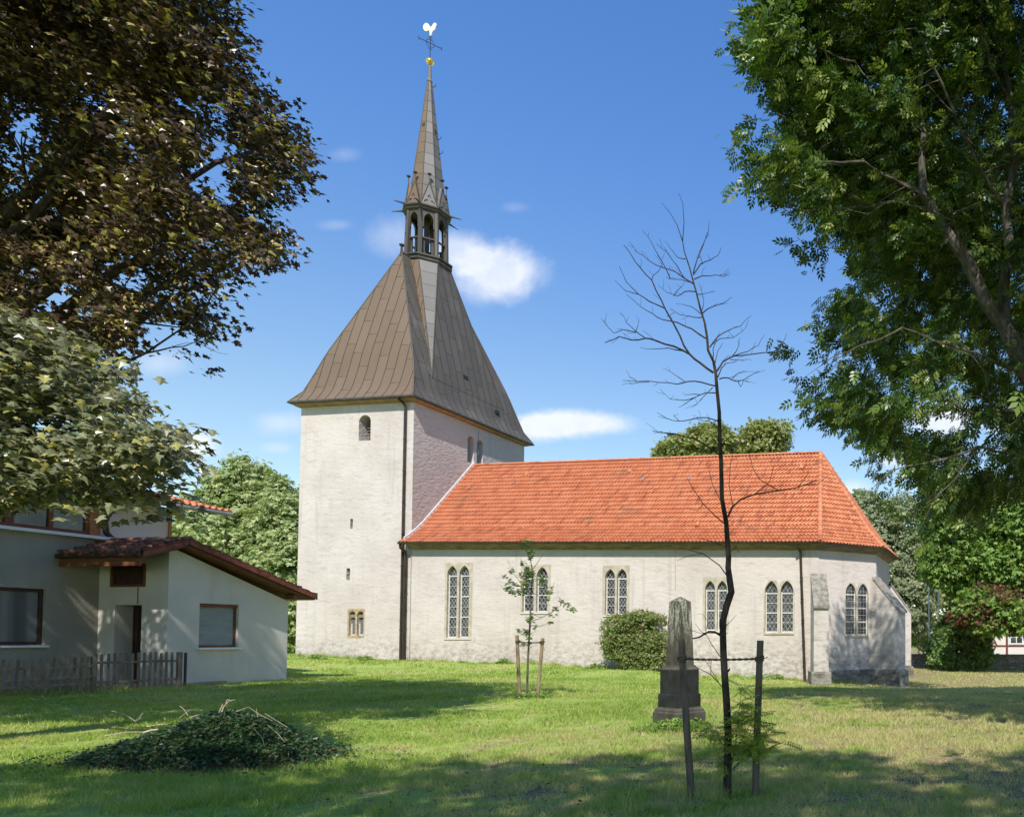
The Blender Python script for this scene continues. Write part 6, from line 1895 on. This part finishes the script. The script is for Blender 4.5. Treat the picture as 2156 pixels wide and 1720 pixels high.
# crown above and behind, outside the picture, which shades the rest
up_ = gauss(6800); up_ = norm(up_) * (rng.random(len(up_)) ** .4)[:, None] * np.array([9.5, 8.6, 5.6]) + np.array([-20.5, 12.0, 12.2])
up2 = norm(gauss(3000)); up2 = up2 * (rng.random(3000) ** .4)[:, None] * np.array([6.4, 5.4, 4.4]) + np.array([-14.8, 10.8, 13.4])
up_ = np.concatenate([up_, up2])
up_ = up_[out_of_frame(up_, 60) & (n3(up_, 1.6, 51) > 0.34)]
lc2 = sprays_to_leaves(up_, up_ - np.array([mtx, mty, 9.0]), 7, 0.24, 0.23, 0.3, .6, 0.9)
allc = [np.concatenate([a, b]) for a, b in zip(lc1, lc2)]
leaves('crown', M_maple, *allc[:3], allc[3], MAPLE, maple)
# lower skirt: sun sheen is put into the grey-green leaf colour
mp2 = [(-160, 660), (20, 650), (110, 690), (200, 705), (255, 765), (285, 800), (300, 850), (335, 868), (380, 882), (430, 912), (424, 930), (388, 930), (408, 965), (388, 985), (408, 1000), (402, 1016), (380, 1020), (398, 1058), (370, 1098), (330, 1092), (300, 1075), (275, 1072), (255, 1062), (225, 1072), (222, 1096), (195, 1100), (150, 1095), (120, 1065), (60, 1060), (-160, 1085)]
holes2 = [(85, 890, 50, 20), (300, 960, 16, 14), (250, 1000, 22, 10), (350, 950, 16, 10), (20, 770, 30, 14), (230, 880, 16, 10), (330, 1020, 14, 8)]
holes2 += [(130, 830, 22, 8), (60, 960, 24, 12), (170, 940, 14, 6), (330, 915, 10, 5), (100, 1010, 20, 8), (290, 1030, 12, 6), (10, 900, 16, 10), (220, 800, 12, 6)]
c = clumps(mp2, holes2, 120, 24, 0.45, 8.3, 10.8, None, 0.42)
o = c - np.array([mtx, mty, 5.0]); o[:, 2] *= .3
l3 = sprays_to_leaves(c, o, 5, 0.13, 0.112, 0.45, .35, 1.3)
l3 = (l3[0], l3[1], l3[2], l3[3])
leaves('lower_crown', M_maple_lit, *l3[:3], l3[3], MAPLE, maple)['label'] = 'lower skirt of the crown with sun sheen in its leaf colour'
kk = rng.integers(0, len(c), 150)
sc1 = np.repeat(c[kk] - np.array([0, 0, .08]), 12, 0) + gauss(150 * 12) * 0.045
c5 = fill_poly(mp, holes, 130, 9.6, 11.0)
sc1 = np.concatenate([sc1, np.repeat(c5, 10, 0) + gauss(len(c5) * 10) * 0.05])
leaves('seed_clusters', M_seed, sc1, gauss(len(sc1)) + np.array([0, 0, -.8]), gauss(len(sc1)), 0.045 * (.6 + .7 * rng.random(len(sc1))), SIMPLE, maple)
limbs = []
T0 = [((mtx, mty, -0.3), .55), ((mtx, mty, 0.4), .42), ((mtx + .1, mty - .1, 3), .36), ((mtx + .3, mty - .1, 6), .30), ((mtx + .2, mty, 9), .22), ((mtx, mty, 13), .12)]
for (x, y, D, r, h) in [(560, 380, 12, .11, 5), (600, 300, 12.5, .10, 5.5), (500, 150, 11.5, .12, 7), (420, 600, 12, .10, 4), (400, 680, 11.5, .045, 3.8), (300, 450, 11, .12, 5), (200, 250, 10.5, .11, 6), (350, 950, 9.3, .06, 3.6), (200, 980, 9.2, .06, 3.4), (60, 900, 9.0, .06, 3.2), (300, 60, 11, .11, 7), (540, 520, 12, .08, 4.6)]:
    limbs.append((Vector((mtx + .2, mty, h)), P(x, y, D), r, 5))
for q in ((-17, 6, 12), (-12, 4, 13), (-10, 6, 15), (-18, 12, 14)): limbs.append((Vector((mtx + .2, mty, 8)), Vector(q), .14, 4))
def in_maple(q):
    x, y = project(np.array([q]))
    return bool(in_poly(x, y, mp)[0]) or bool(in_poly(x, y, mp2)[0]) or bool(out_of_frame(np.array([q]))[0])
limb_tree(maple, M_bark_m, T0, limbs, 3, in_maple)

# --- ash on the right
atx, aty = 4.6, 15.6
ash = thing('ash_tree', (atx, aty, tz(atx, aty)), 'large green ash tree with pale forked grey limbs towering over the apse', 'tree')
ap1 = [(1600, -240), (1560, -60), (1556, 0), (1575, 45), (1540, 85), (1548, 130), (1590, 165), (1615, 205), (1600, 250), (1520, 285), (1530, 320), (1555, 360), (1548, 430), (1560, 462), (1610, 455), (1650, 478), (1665, 510), (1700, 515), (1692, 555), (1730, 572), (1790, 570), (1810, 575), (1830, 590), (1790, 605), (1715, 612), (1722, 650), (1690, 690), (1660, 700), (1655, 750), (1700, 780), (1688, 840), (1715, 890),
       (1738, 905), (1790, 920), (1815, 960), (1830, 1005), (1850, 1020), (1830, 1060), (1875, 1110), (1925, 1130), (1960, 1172), (2025, 1168), (2060, 1115), (2110, 1075), (2300, 1090), (2300, -240)]
holesA = [(1990, 885, 60, 26), (2080, 910, 44, 26), (1915, 890, 20, 14), (2020, 800, 36, 18), (1880, 600, 30, 20), (1870, 480, 18, 14), (1960, 510, 12, 16), (1885, 960, 26, 12), (2115, 970, 16, 10), (2145, 810, 14, 20), (1820, 250, 12, 8), (1900, 300, 16, 10), (1980, 110, 14, 10), (2030, 180, 10, 14), (2110, 120, 10, 14), (1800, 860, 18, 10), (1905, 735, 14, 8), (2140, 240, 10, 20), (1730, 380, 10, 8), (2050, 620, 16, 10)]
def dash(x, y, d):
    sm_ = lambda q: np.clip(q, 0, 1) ** 2 * (3 - 2 * np.clip(q, 0, 1))
    f = (d - 12.5) / 6.5
    return 14.0 - 1.2 * sm_((1850 - x) / 250) + f * (3.0 + 9.0 * sm_((x - 1640) / 160) * sm_((y - 150) / 300))
holesA += [(1700, 200, 10, 8), (1760, 330, 12, 10), (1860, 400, 16, 10), (1930, 560, 14, 12), (1800, 700, 10, 14), (1960, 660, 12, 12), (1750, 800, 12, 10), (1860, 830, 14, 10), (2080, 300, 10, 16), (2090, 480, 10, 12), (2000, 350, 14, 8), (1700, 300, 8, 10), (1640, 230, 14, 8), (1600, 300, 10, 6), (1840, 160, 12, 8), (2060, 740, 16, 12), (1990, 1020, 18, 8), (1930, 1040, 12, 8), (2100, 1040, 12, 8), (1670, 420, 8, 14), (1745, 500, 12, 8)]
c = clumps(ap1, holesA, 330, 34, 0.68, 12.5, 19.0, dash, 0.75, 0.03)
o = c - np.array([atx, aty, 8.0]); o[:, 2] *= .4
for (cc_, rr0, nn0) in (((1.7, 26, 16.6), (2.7, 2.4, 2.3), 900), ((0.3, 26, 14.6), (1.3, 1.5, 1.0), 300), ((-0.6, 27.5, 12.6), (.7, 1.0, .6), 70), ((3.4, 27, 14.5), (1.6, 2, 1.6), 260)):  # clumps added on the sun's path so the crown shades the apse
    q_ = norm(gauss(nn0)) * (rng.random(nn0) ** .4)[:, None] * np.array(rr0) + np.array(cc_)
    c = np.concatenate([c, q_[n3(q_, .8, 81) > .36]])
o = c - np.array([atx, aty, 8.0]); o[:, 2] *= .4
l1 = sprays_to_leaves(c, o, 4, 0.12, 0.265, 0.6, .8, 0.5)
up_ = norm(gauss(5200)) * (rng.random(5200) ** .35)[:, None] * np.array([7.5, 7.0, 9.0]) + np.array([6.5, 15.0, 12.5])
up_ = up_[out_of_frame(up_, 60) & (n3(up_, 1.6, 71) > 0.36)]
l2 = sprays_to_leaves(up_, up_ - np.array([atx, aty, 9.0]), 5, 0.25, 0.40, 0.4, .7, 0.9)
allc = [np.concatenate([a, b]) for a, b in zip(l1, l2)]
leaves('crown', M_ash, *allc[:3], allc[3], ASH, ash)
fork = P(2122, 700, 14.6)
mb = MB()
tr = [Vector((atx, aty, -0.9)), Vector((atx, aty, 0.2)), Vector((atx - .2, aty - .2, 2.6)), P(2215, 860, 14.9), P(2160, 780, 14.7), fork]
mb.tube(tr, [.42, .30, .26, .23, .21, .17], 12); mb.build('trunk', M_bark_g, ash)
mb = MB()
mb.tube([fork, P(2075, 635, 14.5), P(2035, 545, 14.4), P(1985, 480, 14.3), P(1945, 410, 14.2), P(1940, 340, 14.2), P(1945, 280, 14.3), P(1930, 200, 14.4), P(1900, 120, 14.5)], [.15, .14, .13, .11, .09, .065, .055, .04, .02], 10)
mb.tube([fork, P(2112, 620, 14.8), P(2125, 520, 14.9), P(2118, 440, 15.0), P(2135, 350, 15.1), P(2130, 220, 15.2), P(2110, 120, 15.3), P(2130, 0, 15.4), P(2150, -100, 15.5)], [.12, .11, .10, .095, .09, .075, .06, .045, .03], 10)
rr_ = random.Random(21)
subs = [((1945, 410, 14.2), (1820, 340, 13.6), .045), ((1985, 480, 14.3), (1880, 350, 14.9), .04), ((2035, 545, 14.4), (2000, 420, 13.5), .04), ((2118, 440, 15), (2010, 240, 14), .05), ((2130, 220, 15.2), (2060, 60, 14.4), .045), ((2110, 120, 15.3), (2030, -40, 15), .035),
        ((2010, 240, 14), (1930, 60, 13.6), .03), ((2160, 780, 14.7), (2040, 740, 13.8), .05), ((2040, 740, 13.8), (1900, 690, 13.4), .03), ((2215, 860, 14.9), (2050, 870, 14.0), .06), ((2050, 870, 14.0), (1960, 830, 13.6), .03), ((2230, 960, 15), (2060, 940, 14.4), .05), ((2060, 940, 14.4), (1880, 990, 14), .03),
        ((1945, 410, 14.2), (1760, 440, 14.6), .035), ((1820, 340, 13.6), (1640, 330, 13.4), .025), ((1945, 280, 14.3), (1800, 130, 14), .035), ((1800, 130, 14), (1640, 60, 14), .022), ((1900, 690, 13.4), (1740, 760, 13.4), .02), ((1760, 440, 14.6), (1620, 430, 14.4), .02), ((2060, 940, 14.4), (1950, 1060, 14.2), .02), ((2135, 350, 15.1), (2156, 150, 16), .04)]
for a, b, r in subs:
    pts = wiggle(P(*a), P(*b), 7, .14, -.03, rr_.randint(0, 999)); mb.tube(pts, [r * (1 - .7 * i / 7) for i in range(8)], 6)
    for j in range(5):
        q = pts[rr_.randint(2, 7)]; e = q + Vector((rr_.uniform(-1, 1), rr_.uniform(-1, 1), rr_.uniform(-1, .6))) * .8
        mb.tube(wiggle(q, e, 4, .15, 0, rr_.randint(0, 999)), [r * .3, r * .25, r * .2, r * .14, r * .08], 4)
for q in ((8, 12, 12), (9, 18, 14), (5, 19, 16), (6, 12, 17)): 
    pts = wiggle(P(2130, 220, 15.2), q, 6, .1); mb.tube(pts, [.1 * (1 - .7 * i / 6) for i in range(7)], 6)
mb.build('limbs', M_bark_g, ash)

# --- trees standing behind the photographer: their crowns shade the near lawn
def shade_tree(x, y, blobs, label, n):
    blob_tree('lime_tree', label, 'tree', (x, y), .3, blobs, n, .26, M_green, M_bark_m, TRIO, 'lime trees behind the viewpoint', sparse=.45, m=10)
shade_tree(-1.5, -3.5, [(-3.2, -1.6, 10, 3.4, 2.6, 2.6), (1.8, -2.8, 11.5, 2.6, 2.2, 2.2), (3.5, -0.8, 10.2, 2.6, 2.4, 2.2), (-0.5, -3, 13, 3.5, 2.5, 2.3), (-6.2, -0.4, 9.8, 2.2, 2.2, 2.0)], 'tall lime tree just behind the viewpoint casting dappled shade', 15000)
shade_tree(-10.5, -4.5, [(-11.0, -1.8, 9.5, 3.2, 2.7, 2.4), (-8.0, -3, 11.5, 3, 2.5, 2.5), (-13.5, -3.5, 12, 3.4, 2.8, 3)], 'tall lime tree behind the viewpoint towards the house', 15000)
shade_tree(8.5, -2.5, [(5.8, 1.0, 10.5, 2.3, 2.3, 2.2), (8.5, 0.5, 11, 3, 2.6, 2.6), (7.0, 3.0, 13.0, 2.5, 2.2, 2.0)], 'tall lime tree behind the viewpoint towards the ash', 8000)

# ================================================================== DISTANCE
lind = blobs_px([(480, 1185, 85, 75, 62), (560, 1180, 80, 90, 62), (430, 1130, 70, 62, 60), (508, 1095, 72, 85, 63), (560, 1085, 58, 72, 64), (600, 1120, 55, 80, 62), (508, 1020, 38, 52, 63), (512, 985, 16, 30, 63), (547, 1025, 26, 42, 64), (546, 1000, 12, 26, 64), (585, 1050, 24, 44, 63), (583, 1020, 10, 24, 63), (465, 1060, 34, 44, 62), (452, 1030, 12, 24, 62), (420, 1080, 30, 40, 61), (405, 1060, 12, 20, 61), (620, 1190, 50, 80, 61), (380, 1180, 60, 50, 60), (610, 1290, 50, 80, 60), (560, 1270, 60, 60, 60)])
b0 = P(520, 1380, 62)
blob_tree('linden_tree', 'pale green pointed linden crown between the house roof and the tower', 'tree', (b0.x, b0.y), .35, lind, 52000, .34, M_linden, M_bark_m, TRIO, shell=.6, up=.6, droop=.8, sparse=.42, m=14)
crw = blobs_px([(1440, 950, 55, 32, 82), (1490, 930, 50, 34, 82), (1545, 935, 55, 30, 84), (1615, 925, 48, 34, 83), (1640, 905, 26, 18, 82), (1500, 912, 34, 18, 82), (1580, 980, 80, 40, 84), (1450, 990, 70, 40, 82), (1540, 1090, 120, 90, 84), (1400, 958, 24, 14, 82), (1600, 905, 24, 14, 83)])
b0 = P(1540, 1380, 84)
blob_tree('broadleaf_tree', 'yellow green round crown rising behind the orange nave roof', 'tree', (b0.x, b0.y), .5, crw, 42000, .36, M_lime, M_bark_m, TRIO, shell=.62, up=.6, sparse=.42, m=14)
wil = blobs_px([(1830, 1090, 55, 52, 66), (1870, 1180, 70, 90, 66), (1900, 1100, 60, 60, 67), (1900, 1260, 75, 90, 66), (1860, 1320, 60, 60, 66), (1940, 1180, 50, 80, 66), (1815, 1055, 24, 24, 66), (1790, 1120, 40, 80, 66)])
b0 = P(1880, 1400, 66)
blob_tree('willow_tree', 'silvery grey green drooping tree just behind the apse', 'tree', (b0.x, b0.y), .4, wil, 52000, .26, M_willow, M_bark_g, TRIO, shell=.6, up=.3, droop=1.2, sparse=.4, m=14)
gr1 = blobs_px([(2010, 1120, 70, 60, 52), (2080, 1060, 70, 60, 52), (2150, 1100, 80, 80, 52), (2060, 1170, 70, 50, 52), (2130, 1180, 70, 50, 52), (1990, 1190, 50, 45, 52), (2110, 1225, 70, 34, 53), (2050, 1235, 50, 30, 53), (2135, 1318, 34, 10, 52), (2080, 1322, 30, 10, 52), (2190, 1270, 60, 50, 52), (2220, 1180, 70, 90, 52), (2000, 1060, 50, 40, 53), (2180, 1320, 36, 24, 50), (2075, 1262, 52, 20, 50.6), (2120, 1285, 40, 16, 49.6), (2045, 1285, 26, 14, 49.8), (2090, 1318, 40, 10, 50)])
b0 = P(2230, 1400, 50)
blob_tree('chestnut_tree', 'bright mid green tree with layered branches behind the churchyard wall near the picture edge', 'tree', (b0.x, b0.y), .4, gr1, 66000, .30, M_green, M_bark_m, TRIO, shell=.55, up=.9, sparse=.44, m=14)
rd = blobs_px([(2060, 1282, 40, 18, 50), (2105, 1262, 36, 22, 50), (2140, 1290, 34, 14, 50), (2025, 1298, 24, 12, 50), (2090, 1308, 40, 12, 50), (2075, 1245, 24, 12, 50)])
b0 = P(2012, 1408, 53.5)
blob_tree('copper_beech', 'reddish purple leaved small tree in front of the half timbered house', 'tree', (b0.x, b0.y), .07, rd, 5600, .24, M_red, M_bark_m, TRIO, shell=.4, sparse=.40, m=10)
sh = blobs_px([(1990, 1350, 26, 40, 54), (2030, 1335, 30, 44, 54), (2010, 1300, 24, 26, 54), (2055, 1385, 34, 20, 53), (1990, 1388, 28, 18, 53), (1968, 1370, 16, 30, 56), (2045, 1300, 18, 24, 55), (2070, 1350, 16, 24, 54)])
b0 = P(2010, 1412, 54)
blob_tree('evergreen_shrub', 'dark green bushy shrub in front of the churchyard wall', 'shrub', (b0.x, b0.y), .1, sh, 17000, .21, M_shrub, M_bark_m, TRIO, shell=.45, sparse=.38, m=9)
bkt = blobs_px([(1950, 1300, 60, 70, 75), (2050, 1200, 70, 90, 76), (1960, 1220, 60, 60, 75), (2180, 1200, 90, 110, 78), (2290, 1250, 90, 120, 78)])
b0 = P(2010, 1390, 76)
blob_tree('garden_tree', 'yellow green tree behind the two white poles', 'tree', (b0.x, b0.y), .3, bkt, 26000, .3, M_lime, M_bark_m, TRIO, shell=.6, sparse=.25, m=8)
# poles
for x, yt, lb in ((1955, 1238, 'slender white pole nearer the apse, rising behind the wall'), (1976, 1247, 'slender white pole beside the dark evergreen shrub')):
    a = P(x + 3, 1390, 60); b = P(x, yt, 60); a.z = tz(a.x, a.y)
    po = thing('flag_pole', a, lb, 'pole'); mb = MB(); mb.tube([a, b], [.07, .045], 8); mb.build('pole', M_sill, po)
    mb = MB(); blobmesh(mb, b + Vector((0, 0, .05)), .09, 8, 5); mb.build('cap', M_sill, po)
# churchyard wall
w0, w1 = P(1905, 1408, 58), P(2420, 1412, 55)
wl = thing('churchyard_wall', ((w0.x + w1.x) / 2, (w0.y + w1.y) / 2, -0.9), 'low rubble stone churchyard wall beyond the lawn with a dark coping', 'wall')
wd_ = (w1 - w0); wd_.z = 0; wdn = wd_.normalized(); wn_ = wdn.cross(Vector((0, 0, 1)))
ztw = zy(1377, 57)
mb = MB(); mb.prism([Vector((w0.x, w0.y, -2)), Vector((w1.x, w1.y, -2)), Vector((w1.x, w1.y, ztw - .12)), Vector((w0.x, w0.y, ztw - .12))], wn_ * -0.5); mb.build('masonry', M_rubble, wl)
mb = MB(); mb.prism([Vector((w0.x, w0.y, ztw - .12)) + wn_ * .06, Vector((w1.x, w1.y, ztw - .12)) + wn_ * .06, Vector((w1.x, w1.y, ztw)) + wn_ * .04, Vector((w0.x, w0.y, ztw)) + wn_ * .04], wn_ * -0.6); mb.build('coping', M_plinth, wl)
# half timbered house
tf = Face(P(2068, 1400, 72), Vector((1, 0.02, 0)))
hh = thing('timber_framed_house', P(2200, 1400, 76), 'white half timbered house glimpsed beyond the churchyard wall', 'house')
o0 = tf.o
mb = MB(); mb.prism([tf.at(0, -1), tf.at(14, -1), tf.at(14, 4.2), tf.at(0, 4.2)], tf.n * -7); mb.build('wall', M_render, hh)
mb = MB(); L14 = 14
mb.prism([tf.at(-.5, 4.0, .6), tf.at(-.5, 7.6, -3.5), tf.at(-.5, 4.0, -7.6)], tf.u * 15); mb.build('roof', M_tile, hh)
M_tim = simple('timber_beam', (0.13, 0.04, 0.03), .8, .25, 3)
mb = MB()
for a in (0.0, 2.25, 4.1, 6.6, 8.6, 11, 13.8): mb.box(tf.at(a, -.6, .03), tf.u * .2, tf.n * -.06, Vector((0, 0, 4.6)))
for z in (0.75, 2.42, 3.95): mb.box(tf.at(0.2, z, .026), tf.u * 13.6, tf.n * -.05, Vector((0, 0, .17)))
p, q = tf.at(.55, 2.4, .02), tf.at(1.3, .9, .02)
mb.prism([p, p + tf.u * .18, q + tf.u * .18, q], tf.n * -.03)
mb.build('timber_frame', M_tim, hh)
for a0 in (2.6, 4.9, 7.2, 9.4, 11.6):
    w_ = 1.3 if a0 < 4 else 1.9
    mb = MB(); ar = (a0, 1.0, a0 + w_, 2.3)
    frame(mb, tf, ar, .10, .06, .05)
    nn2 = 2 if w_ < 1.5 else 3
    for i in range(1, nn2): mb.box(tf.at(a0 + w_ * i / nn2 - .03, 1.1, .058), tf.u * .06, tf.n * -.04, Vector((0, 0, 1.1)))
    mb.box(tf.at(a0 + .1, 1.62, .055), tf.u * (w_ - .2), tf.n * -.035, Vector((0, 0, .06)))
    wf_ = mb.build('window', M_sill, hh); mb = MB(); rect(mb, tf, ar, .015, .05); mb.build('pane', M_glass, wf_)
# far wooded mass closing the horizon
fw = []
for i in range(150):
    a = R(-62 + 124 * i / 149); D_ = 170 + 30 * math.sin(i * 1.7)
    x, y = math.sin(a) * D_, math.cos(a) * D_
    fw.append((x, y, 1.5 + 1.2 * math.sin(i * .9), 7, 6, 5 + 1.5 * math.sin(i * 2.3)))
B = np.array(fw); k = rng.integers(0, len(B), 26000); d = norm(gauss(len(k)))
c = B[k, :3] + d * B[k, 3:6]
fo_ = leaves('far_wood', M_shrub, c, gauss(len(k)), d + gauss(len(k)) * .3, .9 * (.6 + .8 * rng.random(len(k))), PAIR, None)
tag(fo_, 'low dark wood closing the horizon', 'wood', kind='stuff')
